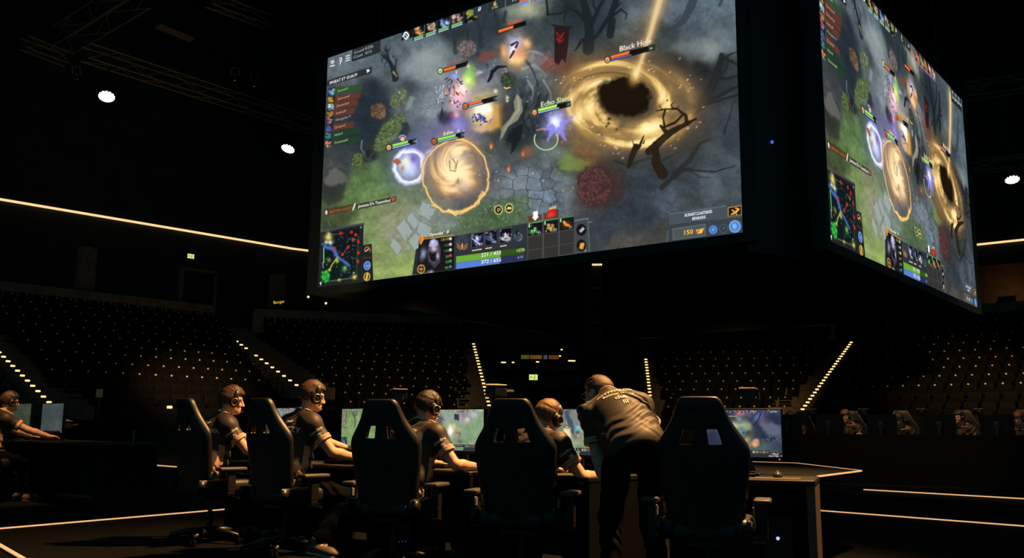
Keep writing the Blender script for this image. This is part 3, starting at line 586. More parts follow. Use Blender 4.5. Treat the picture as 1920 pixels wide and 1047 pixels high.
    # --- top bar
    for a in range(5):
        x = 773 + a * 21.8 + a * a * .55; wd = 19.5 + a * 1.0; yb = 75.5 - (x - 773) * .335
        box(x - 2, yb + 1, wd + 2.5, 27, (14, 16, 18)); r = random.Random(40 + a)
        pal = [[(190, 110, 50), (120, 60, 30), (230, 180, 110)], [(190, 150, 110), (110, 80, 60), (220, 210, 200)], [(100, 130, 200), (60, 80, 150), (200, 220, 240)], [(190, 150, 130), (90, 60, 60), (220, 210, 200)], [(170, 170, 60), (100, 140, 60), (210, 150, 60)]][a]
        for i in range(26):
            px, py = x + r.uniform(3, wd - 3), yb - r.uniform(8, 22) - 3; c.blob(px, py, r.uniform(1.5, 3.5), r.uniform(1.2, 3), r.choice(pal), .85, r.uniform(0, 180))
        if a < 4: box(x, yb - 2.5, wd - 1, 3.2, (120, 180, 76)); box(x, yb + .8, wd - 1, 2.6, (150, 186, 226))
        else: T('0:46', x + 5, yb - 1, 3.5, (220, 220, 210), shadow=None)
        e, g = fr(x, yb); q = np.array([x, yb]) + g * 25.5; box(q[0], q[1], wd - 1, 1.6, (196, 106, 60))
    box(750, 76, 22, 25, (16, 20, 23)); c.ring(758.5, 66, 4.5, 6, 2, (220, 228, 234), .95); c.stroke([(752, 68), (758, 60), (764, 66), (757, 73)], (2, 2), (220, 228, 234)); c.stroke([(756, 64), (762, 70)], (1.6, 1.6), (220, 228, 234))
    box(884, 32, 27, 28, (40, 47, 52)); box(911, 24, 34, 30, (36, 43, 48)); box(945, 13, 28, 30, (38, 45, 50))
    T('Я', 892, 22, 7, (230, 232, 230)); T('6', 921, 12, 9, (240, 200, 80)); T('0:40', 919, 18, 4.6, (238, 214, 150)); T('19', 955, 4, 7, (226, 230, 230))
    box(970, 6, 18, 5, (214, 90, 56)); box(970, 11, 18, 4.6, (90, 130, 214)); T('0', 988, 5, 5, (230, 230, 230))
    for a in range(5):
        x = 998 + a * 27; yb = 4 - (x - 993) * .352; box(x, yb, 25, 26, (18, 18, 20)); r = random.Random(80 + a)
        pal = [[(170, 80, 60), (200, 140, 120)], [(190, 180, 110), (90, 110, 70)], [(210, 150, 70), (120, 90, 50)], [(170, 90, 100), (220, 190, 170)], [(180, 160, 220), (200, 180, 90)]][a]
        for i in range(26): c.blob(x + r.uniform(3, 22), yb - 4 - r.uniform(5, 20), r.uniform(2, 4), r.uniform(2, 4), r.choice(pal), .85)
        box(x, yb, 24, 3, (190, 76, 50)); box(x, yb + 3, 24, 2.6, (110, 120, 200))
    box(1258, -78, 106, 46, (24, 32, 36), .9)
    for a in range(3): T('GA DO', 1266 + a * 30, -92 - a * 11, 8, (200, 206, 206)); T('ETS', 1266 + a * 30, -104 - a * 11, 8, (200, 206, 206))
    # --- top left corner
    box(657, 115, 56, 32, (30, 35, 39), .92)
    for q in ([(619, 115), (622, 112), (624, 115), (620, 118), (618, 114)], [(634, 109), (638, 107), (638, 112), (634, 113)], [(637, 113), (635, 119)]): c.stroke(q, (1.8, 1.6), (222, 230, 236), .95)
    c.stroke([(617, 123), (624.5, 121)], (2, 2), (222, 230, 236))
    for a in range(3): c.stroke([(646, 104.5 + a * 4.3), (653, 102.3 + a * 4.3)], (1.8, 1.8), (222, 230, 236), .95)
    T('Cound', 661, 100, 5, (206, 212, 214)); T('Count', 660, 108.5, 5, (206, 212, 214)); T('0:226', 682, 92.5, 5, (222, 226, 226)); T('0/13', 682, 101, 5, (222, 226, 226))
    # --- roster on the left
    c.poly([(611, 150), (694.5, 123.5), (694, 136), (610, 160)], (34, 38, 41), .93); T('IPHEAT ET GUA.M', 615, 157, 5.6, (228, 230, 228), wide=.84); c.stroke([(688, 129), (686, 134), (690, 131), (685, 130)], (2, 2), (220, 226, 226))
    g1, r1, g2 = (40, 72, 36), (92, 48, 34), (28, 56, 34)
    rows = [(175, 627, 676, g1, (110, 160, 190), 'Dunwell'), (190, 627, 673, r1, (200, 130, 40), 'Demonof'), (203, 625, 668, r1, (190, 205, 220), 'Donorlop'), (216.5, 624, 662, r1, (160, 120, 50), 'Irwinoff'), (229, 623, 646, (48, 46, 46), (180, 110, 120), 'Wergonu V'), (243, 622, 660, r1, (80, 90, 150), 'Dreavol'), (257, 621, 672, g2, (60, 150, 110), 'Holod'), (271.5, 621, 672, g2, (200, 150, 90), 'Dotwould')]
    for i, (yy, x0, x1, col, ic, nm) in enumerate(rows):
        L = x1 - x0; k = -.235; y1 = yy
        c.poly([(x0, y1), (x1, y1 + k * L + 3), (x1 + 1, y1 + k * L - 8), (x0, y1 - 12)], col, .92, 2)
        T(nm, x0 + 3, y1 - 3.4, 4.6, (206, 226, 120) if i == 0 else (232, 190, 160) if i < 6 else (226, 226, 170), wide=.95)
        xi = x0 - 13; box(xi - 1, y1 + 3.4, 13, 13.5, (24, 30, 38)); r = random.Random(i)
        for j in range(16): c.blob(xi + r.uniform(1, 10), y1 + 2 - r.uniform(1, 11), r.uniform(1, 2.6), r.uniform(1, 2.4), [min(255, q * r.uniform(.5, 1.35)) for q in ic], .9)
    c.stroke([(676, 262), (674, 276), (680, 285)], (3, 1.5), (120, 130, 146), .7, 2)
    # --- chat line
    c.poly([(606, 390), (660, 380), (656, 392), (605, 402)], (64, 42, 30), .7); T('SADOW LINDZ13', 614, 398, 5, (226, 120, 56), wide=.85); c.blob(609, 396, 2.2, 4, (230, 200, 190), 1, hard=.4)
    c.stroke([(659, 391), (663, 380)], (2, 2), (236, 236, 230)); c.poly([(664, 381), (741, 365.5), (739, 376), (666, 391)], (44, 40, 34), .85); T("Jontone D's Tounndout", 668, 387.5, 5.8, (236, 236, 230), wide=.78); c.stroke([(732, 369), (734, 374), (737, 369)], (2.6, 2.6), (214, 80, 44))
    # --- map
    c.poly([(597, 431), (679, 416), (676, 526), (592.5, 538)], (30, 29, 31), 1); c.stroke([(597, 432), (679, 417)], (3.5, 3.5), (62, 66, 70)); c.poly([(602, 434), (671, 426), (666, 516), (600, 526)], (14, 22, 24), 1)
    c.stroke([(604, 462), (604, 490)], (2, 2), (110, 190, 110)); c.stroke([(618, 438), (642, 435)], (2, 2), (52, 66, 62)); c.stroke([(669, 440), (665, 515)], (2, 2), (40, 62, 54)); c.stroke([(616, 525), (658, 519)], (2, 2), (72, 88, 78)); c.stroke([(602, 490), (603, 500)], (2, 2), (90, 130, 150))
    c.stroke([(602, 455), (610, 462), (622, 464), (630, 480), (636, 484), (646, 491), (652, 496)], (4, 6, 8, 6, 4, 6, 4), (64, 100, 190), .9, 3); c.stroke([(630, 480), (618, 496), (615, 505)], (3, 2), (150, 160, 60), .9)
    c.stroke([(649, 461), (639, 476)], (2.5, 2), (96, 70, 70), .8)
    bush(607, 516, 8, 12, 0, [(40, 170, 50), (60, 210, 70), (30, 110, 40)], 90, 1.8, 14)
    for x, y, q, col in ((612, 442, 7, (230, 220, 100)), (613, 436, 3, (240, 170, 140)), (616, 452, 4, (236, 236, 226)), (609, 452, 3, (226, 226, 200)), (661, 518, 4, (230, 220, 80)), (634, 523, 3, (190, 210, 70)), (629, 487, 4, (180, 210, 70)), (615, 505, 2.4, (200, 210, 80)), (660, 510, 1.6, (230, 230, 200)), (613, 486, 4, (130, 130, 60)), (643, 502, 6, (60, 120, 70)), (644, 500, 3, (120, 190, 90))): c.blob(x, y, q, q, col, .95, noise=2)
    for x, y in ((636, 435), (656, 433), (664, 438), (659, 447), (669, 451), (650, 461), (639, 475), (624, 465), (669, 472), (668, 488)): c.blob(x, y, 2.6, 3, (214, 36, 32), 1, hard=.5); c.blob(x, y, 1, 1, (90, 20, 20), .7)
    r = random.Random(9)
    for i in range(70): c.blob(r.uniform(606, 666), r.uniform(440, 518), r.uniform(.7, 1.5), r.uniform(.7, 1.5), r.choice([(60, 130, 110), (40, 90, 80), (130, 150, 70), (120, 50, 50), (90, 130, 150)]), .8)
    T('6', 672, 426, 4.5, (230, 230, 230)); c.stroke([(597, 529), (599, 527), (598, 532)], (2, 1.5), (210, 214, 220))
    c.poly([(677, 458), (694, 455), (697, 524), (676, 527)], (28, 29, 31), 1, 1.2); c.stroke([(677, 482), (694, 481)], (1, 1), (70, 72, 74)); c.ring(686, 467, 5, 6, 2, (170, 110, 70), .9, a0=150, a1=400); c.stroke([(683, 469), (688, 465)], (2, 2), (220, 190, 150))
    c.blob(685.5, 496, 6.4, 8.4, (150, 180, 230), 1, 8, hard=.2); c.blob(685.5, 496, 5.2, 7.2, (60, 96, 186), 1, 8, hard=.2); T('m', 682.5, 499, 6, (130, 166, 236), shadow=None)
    c.blob(685, 517, 6.2, 8.2, (236, 196, 90), 1, 8, hard=.2); c.blob(685, 517, 4.8, 6.8, (70, 52, 22), 1, 8, hard=.2); c.stroke([(684, 522), (686, 512)], (3.4, 3.4), (224, 178, 70))
    # --- hero panel
    c.poly([(777, 466), (783, 462), (781, 512), (770, 514)], (36, 40, 44), 1); c.poly([(783, 444), (850, 441), (849, 504), (779, 513)], (22, 20, 22), 1); c.stroke([(789, 446.5), (848, 439.5)], (2, 2), (190, 130, 56)); c.poly([(783, 441), (789, 438), (792, 447), (787, 457), (784, 455)], (226, 140, 50), 1)
    c.stroke([(786, 442), (787, 454)], (1.2, 1.2), (130, 70, 20)); T('Dyoonbs° .θ', 801, 441.5, 6, (236, 236, 232), wide=.86)
    c.poly([(799, 470), (803, 452), (811, 446), (819, 450), (824, 466), (822, 490), (812, 502), (800, 488)], (58, 50, 66), 1, 2); c.poly([(801, 460), (804, 450), (811, 446), (818, 450), (819, 458), (810, 463)], (150, 152, 190), 1, 2); c.blob(809, 452, 4, 5, (206, 210, 236), .8); c.blob(811, 465, 6, 5, (204, 186, 206), .95)
    c.poly([(801, 470), (808, 474), (816, 470), (815, 486), (806, 490)], (20, 17, 24), 1, 2); c.blob(791, 475, 5, 10, (148, 150, 200), .9, 10, noise=3); c.blob(818, 478, 3, 6, (196, 170, 196), .9); c.blob(806, 509, 4, 4, (170, 170, 206), .9); c.stroke([(802, 486), (812, 492)], (1, 1), (120, 100, 110))
    c.ring(787, 503, 6.3, 7.6, 1.8, (220, 160, 84), 1, 10); c.blob(787, 503, 5.2, 6.4, (40, 24, 14), 1, 10, hard=.3); c.stroke([(787, 498), (787, 509)], (1, 4, 1), (236, 150, 60)); c.stroke([(784, 503), (790, 503)], (2, 2), (236, 150, 60)); T('e 70.', 793, 511, 3.5, (220, 190, 110), shadow=None)
    for i, (nm, col, dc) in enumerate((('13/10', (190, 230, 120), (220, 220, 214)), ('110', (90, 190, 120), (200, 200, 196)), ('110', (120, 200, 130), (220, 220, 214)), ('30', (120, 190, 110), (190, 70, 60)), ('70', (120, 200, 110), (50, 150, 80)), ('90', (110, 210, 90), (60, 130, 140)))):
        y = 449.5 + i * 10.7 - i * .2; x = (823, 829, 829, 832, 832, 831)[i]; T(nm, x, y + 1, 4.8, col, shadow=None); c.blob(842, y - 3.6, 2.6, 2.8, dc, .95, hard=.4)
    c.poly([(849, 441), (986, 417), (987, 487), (849, 504)], (40, 45, 50), 1)
    for k, (rx, cl) in enumerate(((10.5, (84, 92, 98)), (7, (84, 92, 98)))): c.ring(864, 454, rx, rx * 1.4, 1, cl, .8, 4, a0=180 - 10, a1=350)
    for a in (-60, -30, 0, 30, 60): c.stroke([(864, 462), (864 + 10 * math.sin(math.radians(a)), 462 - 14 * math.cos(math.radians(a)))], (.8, .8), (90, 100, 106), .8)
    for s in (-1, 1):
        for k in range(3): c.stroke([(864 + s * 3, 461 + k * 3), (864 + s * 10, 455 + k * 3.4)], (1.3, 1.1), (206, 124, 60), .9)
    c.stroke([(864, 456), (864, 465)], (2, 2), (240, 170, 90))
    for i, (x, y, nm) in enumerate(((881, 463, '70'), (906.5, 459, '98'), (934, 455, '30'))):
        box(x, y, 23, 27.5, (120, 126, 134), .6); box(x + 1, y - .5, 21.5, 26, (14, 14, 24)); e, g = fr(x, y); r = random.Random(60 + i)
        for j in range(26): c.blob(x + 11 + r.gauss(0, 4), y - 13 + r.gauss(0, 5), r.uniform(1, 2.6), r.uniform(1, 2.6), r.choice([[(100, 100, 210), (180, 180, 250), (60, 60, 140)], [(90, 106, 140), (130, 150, 180), (50, 60, 80)], [(120, 120, 130), (200, 200, 206), (60, 60, 80)]][i]), .7)
        if i == 0: c.stroke([(883, 446), (897, 457)], (1.5, 2.5), (200, 206, 255)); c.blob(892, 446, 3, 5, (230, 236, 255), .95)
        if i == 2: c.ring(946, 446, 7, 2.6, 1.4, (226, 226, 226), .95, -8); c.stroke([(944, 443), (945, 436), (948, 442)], (2, 2), (220, 220, 220))
        T(nm, x + 14, y - 4, 5, (236, 236, 236)); T('QWE'[i], x + 1, y - 22, 3.5, (230, 230, 230), shadow=None)
        for k in range((3, 2, 2)[i]): c.stroke([(x + 2 + k * 6.2, y + 5.6 - k), (x + 6.4 + k * 6.2, y + 4.8 - k)], (2, 2), (226, 200, 140))
    c.poly([(967, 428), (971, 436), (968, 443), (964, 436)], (14, 20, 26)); c.blob(969, 443, 7, 6, (70, 96, 116), .55, noise=4)
    for i in range(14): a = R.uniform(0, 6.3); c.blob(969 + 7 * math.cos(a), 443 + 7 * math.sin(a), 1, 1, R.choice([(120, 160, 190), (214, 120, 60), (90, 120, 140)]), .9)
    box(852.5, 490.5, 127, 11.2, (44, 74, 24)); box(852.5, 490.5, 84, 11.2, (98, 158, 46)); box(852.5, 495, 84, 5.5, (118, 176, 62), .6); box(852.5, 503, 127, 11.5, (34, 44, 78)); box(852.5, 503, 82.5, 11.5, (78, 116, 200)); box(852.5, 507, 82.5, 5.5, (98, 136, 214), .5)
    T('221 / 433', 899, 480.3, 7, (240, 244, 226)); T('372 / 655', 899, 493.5, 7, (236, 240, 250)); T('+270', 965, 471.5, 5.4, (196, 230, 110)); T('6.41', 968, 483.5, 5, (170, 190, 250))
    c.stroke([(849, 504.5), (987, 487)], (2, 2), (60, 62, 64))
    # --- inventory
    c.poly([(986, 417), (1075, 402), (1076, 476), (987, 487)], (66, 68, 70), 1)
    for i in range(3):
        for j in range(3):
            x = 988 + i * 29.6; y = 441.5 + j * 26 - i * 4.9; hh = (24.5, 24.5, 19)[j]; box(x, y - (0 if j < 2 else 6), 27, hh, (17, 20, 20) if j == 0 else (46, 44, 42), 1)
            if j == 0:
                e, g = fr(x, y); q = np.array([x, y]) + g * 23; box(q[0], q[1], 27, 1.3, (90, 190, 80)); r = random.Random(90 + i)
                pal = [[(150, 220, 150), (60, 130, 60)], [(226, 176, 90), (200, 150, 90)], [(250, 170, 50), (200, 100, 20)]][i]
                if i == 2: c.stroke([(1055, 415), (1059, 420), (1065, 422)], (4, 5, 3), (255, 180, 70), 1, 2); c.blob(1060, 420, 8, 6, (190, 90, 20), .5)
                else:
                    for k in range(24): c.blob(x + 12 + r.gauss(0, 4), y - 11 + r.gauss(0, 3.5), r.uniform(1, 2.4), r.uniform(1, 2.4), r.choice(pal), .85)
                T(('35', '03', '31')[i], x + 17, y - 4, 5, (236, 236, 230)); c.stroke([(x + 2, y - 22), (x + 2, y - 17)], (2, 2), (180, 240, 180))
    c.poly([(988, 404), (1014, 400), (1014, 411), (988, 416)], (84, 46, 34), .9); c.poly([(1016, 399), (1045, 390), (1045, 407), (1016, 411)], (74, 46, 38), .85); c.poly([(997, 396), (1006, 394), (1006, 404), (1008, 405), (1001, 412.5), (995, 406), (997.5, 405)], (242, 242, 242), 1)
    c.poly([(1022, 408), (1025, 394), (1031, 388), (1039, 387), (1041, 402), (1034, 406)], (186, 34, 24), 1, 2, 1.5); c.blob(1030, 401, 5, 4, (236, 70, 40), .8)
    for k in range(4): c.stroke([(1029 + k * 3.2, 391 - k * .8), (1030 + k * 3.2, 387 - k * .8)], (2, 1), (255, 220, 160))
    c.poly([(1076, 413), (1100, 408), (1105, 472), (1077, 476)], (58, 64, 68), 1); c.stroke([(1076, 413), (1100, 408.5)], (1.5, 1.5), (120, 134, 140)); c.stroke([(1100, 408), (1104, 472)], (1.2, 1.2), (100, 112, 118)); c.poly([(1101, 416), (1108, 415), (1115, 471), (1105, 472)], (52, 56, 58), .95); c.stroke([(1102, 416), (1108, 415)], (1.5, 1.5), (104, 124, 132))
    c.blob(1088, 430, 9.5, 11, (20, 17, 16), 1, hard=.2); c.stroke([(1085, 432), (1091, 426)], (2, 2), (200, 196, 190)); c.stroke([(1087, 434), (1093, 428)], (2, 2), (220, 216, 210)); c.blob(1088, 459, 9, 11, (24, 17, 12), 1, hard=.2); c.poly([(1084, 465), (1086, 455), (1093, 454), (1094, 458), (1091, 467)], (214, 150, 70), 1, 1.5); T('6', 1094, 471, 5, (240, 220, 180))
    c.ring(932, 392, 7, 8, 1.8, (214, 200, 110), 1); c.blob(932, 392, 6, 7, (34, 32, 18), 1, hard=.3); T('D', 929, 395, 6, (210, 200, 120), shadow=None); c.ring(952, 389, 7, 8, 1.8, (220, 204, 110), 1); c.blob(952, 389, 6, 7, (34, 32, 18), 1, hard=.3); c.poly([(947, 391), (950, 386), (956, 387), (957, 391)], (220, 204, 120))
    # --- shop panel, bottom right
    c.poly([(1249, 431), (1253, 430), (1252, 454), (1247, 455)], (70, 78, 84), .9); c.poly([(1253, 401), (1359, 386), (1360, 407), (1253, 422)], (62, 72, 80), 1); c.stroke([(1253, 401), (1359, 386)], (1.4, 1.4), (96, 110, 120)); c.poly([(1253, 424), (1393, 406), (1393, 438), (1252, 455)], (50, 58, 64), 1); c.poly([(1259, 428), (1322, 419), (1322, 442), (1260, 450)], (86, 94, 96), 1); c.poly([(1261, 430), (1320, 421.5), (1320, 440.5), (1262, 448)], (66, 74, 76), .9)
    T('BORARTCOASTIEDES', 1282, 406, 5.6, (236, 240, 240), wide=.68); T('BENDEKE', 1296, 412.5, 5.6, (236, 240, 240), wide=.76); T('150', 1279, 440.5, 9, (246, 196, 70)); c.poly([(1303, 431), (1319, 427.5), (1315, 437), (1307, 438)], (240, 180, 60), 1, 1.5); c.stroke([(1304, 436), (1310, 432)], (3, 2), (150, 96, 20))
    box(1364, 406, 26, 17.5, (190, 140, 60)); box(1365.3, 404.8, 23.5, 15.2, (26, 18, 12)); c.stroke([(1370, 402), (1378, 398), (1384, 392), (1378, 390)], (2, 4, 3, 2), (240, 180, 80)); c.stroke([(1372, 394), (1378, 398), (1380, 402)], (3, 2), (220, 150, 60))
    for x, y, q, cl in ((1336, 430.5, 7.6, (74, 120, 206)), (1355.5, 428, 7.6, (60, 70, 78)), (1377, 424.5, 11, (90, 140, 226))):
        c.blob(x, y, q, q * 1.04, [min(255, k * 1.35) for k in cl], 1, hard=.15); c.blob(x, y, q * .84, q * .88, [k * .62 for k in cl] if cl[2] < 100 else [k * .8 for k in cl], 1, hard=.2); c.blob(x, y, q * .4, q * .45, [min(255, k * 1.5) for k in cl], .8, noise=2)
    c.C = np.clip(c.C, 0, 1) ** .95 * 1.06
    return c.C

def paint_monitor(kind, seed, NW=240, NH=136):
    """the smaller game views on the desk monitors; drawing units 0..160 x 0..90"""
    X, Y = np.meshgrid(np.linspace(0, 160, NW), np.linspace(0, 90, NH))
    c = Canvas(X, Y); r = random.Random(seed)
    pal = {'green': ((138, 164, 106), (112, 146, 92), (160, 174, 142)), 'meadow': ((146, 168, 138), (124, 154, 112), (166, 178, 170)), 'blue': ((74, 84, 104), (44, 50, 70), (92, 104, 120)), 'grey': ((132, 142, 146), (108, 120, 126), (154, 162, 166)), 'teal': ((140, 158, 126), (112, 136, 104), (150, 164, 150))}[kind]
    t = np.clip(fbm(X * .03, Y * .04, seed) * 1.6 + .5, 0, 1)[..., None]
    c.C = (np.array(pal[0]) * t + np.array(pal[1]) * (1 - t)).astype(np.float32) / 255 * (1 + .12 * fbm(X * .12, Y * .12, seed + 3) + .14 * fbm(X * .5, Y * .5, seed + 5, 3))[..., None]
    for i in range(8): c.blob(r.uniform(0, 160), r.uniform(5, 75), r.uniform(6, 20), r.uniform(4, 10), r.choice([pal[1], pal[2]]), .45, r.uniform(-40, 40), noise=7)
    return c
def speck(c, cx, cy, sx, sy, n, cols, seed, q=1.4):
    r = random.Random(seed)
    for i in range(n): c.blob(r.gauss(cx, sx), r.gauss(cy, sy), q * r.uniform(.5, 1.3), q * r.uniform(.5, 1.1), r.choice(cols), .9, r.uniform(0, 180), 4)
def monitor_ui(c, seed):
    r = random.Random(seed)
    speck(c, 80, 3, 28, 1.6, 90, [(60, 50, 56), (210, 200, 200), (170, 80, 70), (90, 100, 160), (40, 44, 48), (190, 180, 120)], seed)
    for i in range(9):
        y = 3 + i * 4.9; c.poly([(0, y), (19, y), (19, y + 4.2), (0, y + 4.2)], (86, 56, 54) if i < 6 else (52, 80, 52), .6, 1); c.blob(2.6, y + 2, 1.9, 1.9, (214, 196, 186), .9); speck(c, 11, y + 2, 3.2, .6, 9, [(220, 206, 200), (196, 90, 70), (220, 220, 220)], seed + i, 1.0)
    c.poly([(0, 67), (23, 67), (23, 90), (0, 90)], (38, 42, 50), 1, 1); speck(c, 11, 79, 6, 6, 60, [(90, 150, 110), (190, 90, 80), (90, 130, 210), (200, 196, 150), (130, 140, 150)], seed + 40, 1.1); c.stroke([(3, 72), (12, 79), (20, 86)], (3, 3), (90, 130, 200), .8, 2)
    c.poly([(40, 76.5), (136, 76.5), (138, 90), (38, 90)], (40, 44, 56), .95, 1); c.poly([(62, 82.6), (100, 82.6), (100, 85.4), (62, 85.4)], (128, 178, 84), 1, .6); c.poly([(62, 86.2), (98, 86.2), (98, 88.8), (62, 88.8)], (110, 170, 196), 1, .6)
    for i in range(5): c.poly([(64 + i * 7, 77.4), (69.5 + i * 7, 77.4), (69.5 + i * 7, 81.8), (64 + i * 7, 81.8)], (30, 30, 40), 1, .7); speck(c, 66.7 + i * 7, 79.6, 1.2, 1.0, 7, [(230, 226, 226), (150, 130, 190), (200, 150, 110)], seed + 60 + i, .9)
    for i in range(5): c.poly([(104 + i * 6.4, 78), (109 + i * 6.4, 78), (109 + i * 6.4, 82.6), (104 + i * 6.4, 82.6)], r.choice([(200, 170, 100), (120, 150, 120), (140, 90, 80)]), .9, .7)
    c.poly([(137, 81), (160, 81), (160, 90), (136, 90)], (34, 36, 48), 1, 1); speck(c, 148, 83.6, 5.5, .8, 26, [(230, 230, 236), (210, 120, 110), (170, 200, 230)], seed + 80, .9); speck(c, 148, 87.4, 5.5, .8, 26, [(230, 226, 230), (220, 190, 130)], seed + 81, .9)
    c.text('60088', 140, 5, 3.6, (222, 226, 232)); return c.C
def paint_all_monitors():
    out = []
    c = paint_monitor('grey', 3); speck(c, 80, 30, 50, 22, 260, [(150, 160, 164), (110, 120, 128), (164, 170, 170), (124, 132, 130)], 3, 3); c.blob(98, 8, 10, 6, (168, 120, 124), .5, noise=5); out.append(monitor_ui(c, 3))
    c = paint_monitor('green', 8); c.stroke([(44, 4), (50, 16), (52, 30), (50, 42)], (3, 4, 5, 4), (74, 66, 60), .85, 2, noise=2); c.stroke([(58, 6), (52, 18)], (3, 2), (70, 70, 64), .8, 2); c.stroke([(38, 8), (44, 16)], (3, 2), (64, 74, 64), .8, 2); c.blob(50, 12, 14, 8, (72, 84, 70), .55, noise=6); c.blob(62, 20, 8, 14, (176, 180, 140), .5, noise=6); out.append(monitor_ui(c, 8))
    c = paint_monitor('meadow', 12); c.blob(56, 16, 44, 12, (156, 168, 172), .7, noise=8); c.blob(24, 22, 9, 14, (66, 78, 80), .85, 0, 3, noise=6); c.stroke([(24, 18), (40, 24)], (4, 2), (80, 92, 92), .7, 3); c.blob(90, 52, 24, 12, (150, 166, 150), .6, noise=6)
    c.poly([(44, 76), (40, 62), (50, 56), (64, 70), (66, 80)], (56, 66, 66), .8, 4, 4); c.blob(72, 68, 12, 8, (128, 146, 128), .8, noise=5); c.blob(88, 70, 8, 7, (66, 70, 70), .6, noise=5); c.blob(58, 46, 12, 16, (250, 214, 160), .55, noise=4); c.blob(57, 46, 8.5, 11.5, (255, 250, 240), 1, p=4, noise=2.5, f=.2); c.blob(69, 38, 5, 7, (244, 200, 130), .8, noise=3); c.blob(83, 54, 8, 7, (104, 104, 84), .95, p=4, noise=3); c.blob(80, 56, 4, 4, (226, 166, 116), .9, noise=2); c.blob(84, 44, 6, 5, (214, 170, 130), .7, noise=3)
    c.poly([(69, 10), (84, 10), (84, 24), (69, 22)], (38, 46, 64), .95, 2, 1.5); c.blob(90, 20, 7, 8, (190, 150, 190), .7, noise=4); c.blob(100, 12, 14, 7, (168, 90, 110), .55, noise=6); c.blob(112, 16, 14, 8, (124, 150, 170), .8, noise=5); c.blob(110, 22, 6, 5, (255, 214, 196), .95); c.blob(128, 10, 10, 6, (214, 190, 210), .8, noise=5); c.blob(104, 25, 8, 4, (220, 180, 150), .6); out.append(monitor_ui(c, 12))
    c = paint_monitor('teal', 15); c.blob(90, 14, 40, 14, (126, 124, 142), .85, noise=8); c.poly([(58, 2), (68, 2), (90, 40), (84, 52), (74, 40)], (62, 76, 104), .9, 4, 4); c.poly([(58, 4), (62, 30), (50, 46), (40, 44)], (112, 130, 130), .8, 5, 4); c.blob(92, 40, 8, 7, (100, 176, 190), .95, p=4, noise=3); c.blob(96, 36, 4, 3, (150, 216, 226), .9); c.blob(94, 46, 5, 4, (50, 64, 84), .9, noise=2); c.blob(106, 40, 5, 7, (206, 186, 150), .8, noise=3)
    c.blob(92, 54, 11, 6, (120, 76, 90), .85, noise=5); c.blob(96, 52, 5, 3, (196, 190, 170), .8); c.poly([(58, 34), (76, 34), (78, 60), (56, 60)], (232, 210, 150), .9, 5, 2); c.blob(66, 50, 7, 9, (255, 244, 206), 1, noise=2); c.ring(67, 35, 8, 2.6, 1.4, (90, 70, 40), .9); c.blob(80, 66, 30, 8, (166, 182, 136), .7, noise=6); out.append(monitor_ui(c, 15))
    c = paint_monitor('blue', 21); c.poly([(110, 14), (160, 30), (160, 60), (136, 50)], (108, 116, 136), .8, 8, 6); c.poly([(100, 20), (118, 10), (124, 16), (116, 34), (128, 60), (112, 70), (100, 60)], (50, 56, 74), .85, 5, 5); c.blob(118, 12, 14, 7, (92, 118, 176), .9, -20, noise=5); c.blob(126, 20, 8, 9, (106, 84, 110), .7, noise=5); c.stroke([(124, 4), (114, 22), (108, 30)], (2, 2), (30, 34, 50), .9, 1.5, noise=2); c.stroke([(112, 6), (100, 20), (94, 34)], (7, 5, 3), (42, 46, 64), .7, 3, noise=3); c.blob(140, 12, 14, 6, (44, 50, 76), .7, noise=5)
    c.blob(84, 9, 18, 6, (142, 104, 130), .8, noise=5); c.blob(80, 6, 5, 6, (220, 120, 120), .85, noise=3); c.blob(60, 16, 14, 8, (74, 60, 84), .8, noise=5); c.blob(80, 18, 5, 5, (140, 152, 160), .9, noise=3)
    c.blob(84, 38, 21, 19, (108, 124, 104), .9, 30, 4, noise=5); c.blob(94, 30, 9, 9, (146, 160, 124), .95, p=4, noise=4); c.blob(84, 28, 10, 5, (170, 184, 160), .7, -15, noise=3); c.blob(70, 32, 8, 7, (230, 214, 160), .8, noise=4); c.blob(82, 42, 7, 5, (96, 140, 176), .95, p=4, noise=3); c.blob(88, 44, 2.5, 2.5, (40, 60, 84), .9); c.blob(97, 44, 6, 7, (74, 66, 56), .95, p=4, noise=3); c.blob(99, 54, 11, 6, (92, 104, 82), .9, noise=4); c.blob(94, 58, 5, 4, (200, 180, 130), .8, noise=3)
    c.blob(110, 64, 8.5, 8, (206, 146, 110), .97, p=6); c.blob(109, 66, 4, 4, (244, 190, 130), .9); c.blob(113, 58, 4, 3, (226, 176, 150), .8); c.blob(100, 66, 4, 6, (190, 140, 100), .8, noise=3); c.blob(122, 82, 26, 9, (104, 148, 118), .8, noise=7); c.blob(132, 68, 14, 8, (84, 116, 104), .7, noise=6); c.blob(148, 62, 12, 10, (66, 78, 100), .8, noise=6); speck(c, 140, 52, 8, 4, 30, [(40, 44, 60), (90, 100, 120)], 22, 2); c.poly([(58, 11.5), (76, 11.5), (76, 13.2), (58, 13.2)], (150, 180, 130), .9, .8); out.append(monitor_ui(c, 21))
    return out
# ------------------------------------------------------------------ the arena shell
WALLP = [(-52, 13), (-24, 41.7), (-12.9, 53), (-11.2, 54.2), (-4, 56.7), (5.2, 57.4), (15, 55.8), (25.2, 50.6), (27, 49.2), (48, 33.5)]
structure(MB().box((0, 35, -.05), (130, 110, .1)).build('floor', M_CARPET))
structure(MB().box((0, 44, 24.3), (120, 76, .5)).build('ceiling', M_CEIL))
structure(MB().ribbon(WALLP[:4], 0, 24, .4).build('wall_left', M_WALL))
structure(MB().ribbon(WALLP[3:7], 0, 24, .4).build('wall_back', M_WALL))
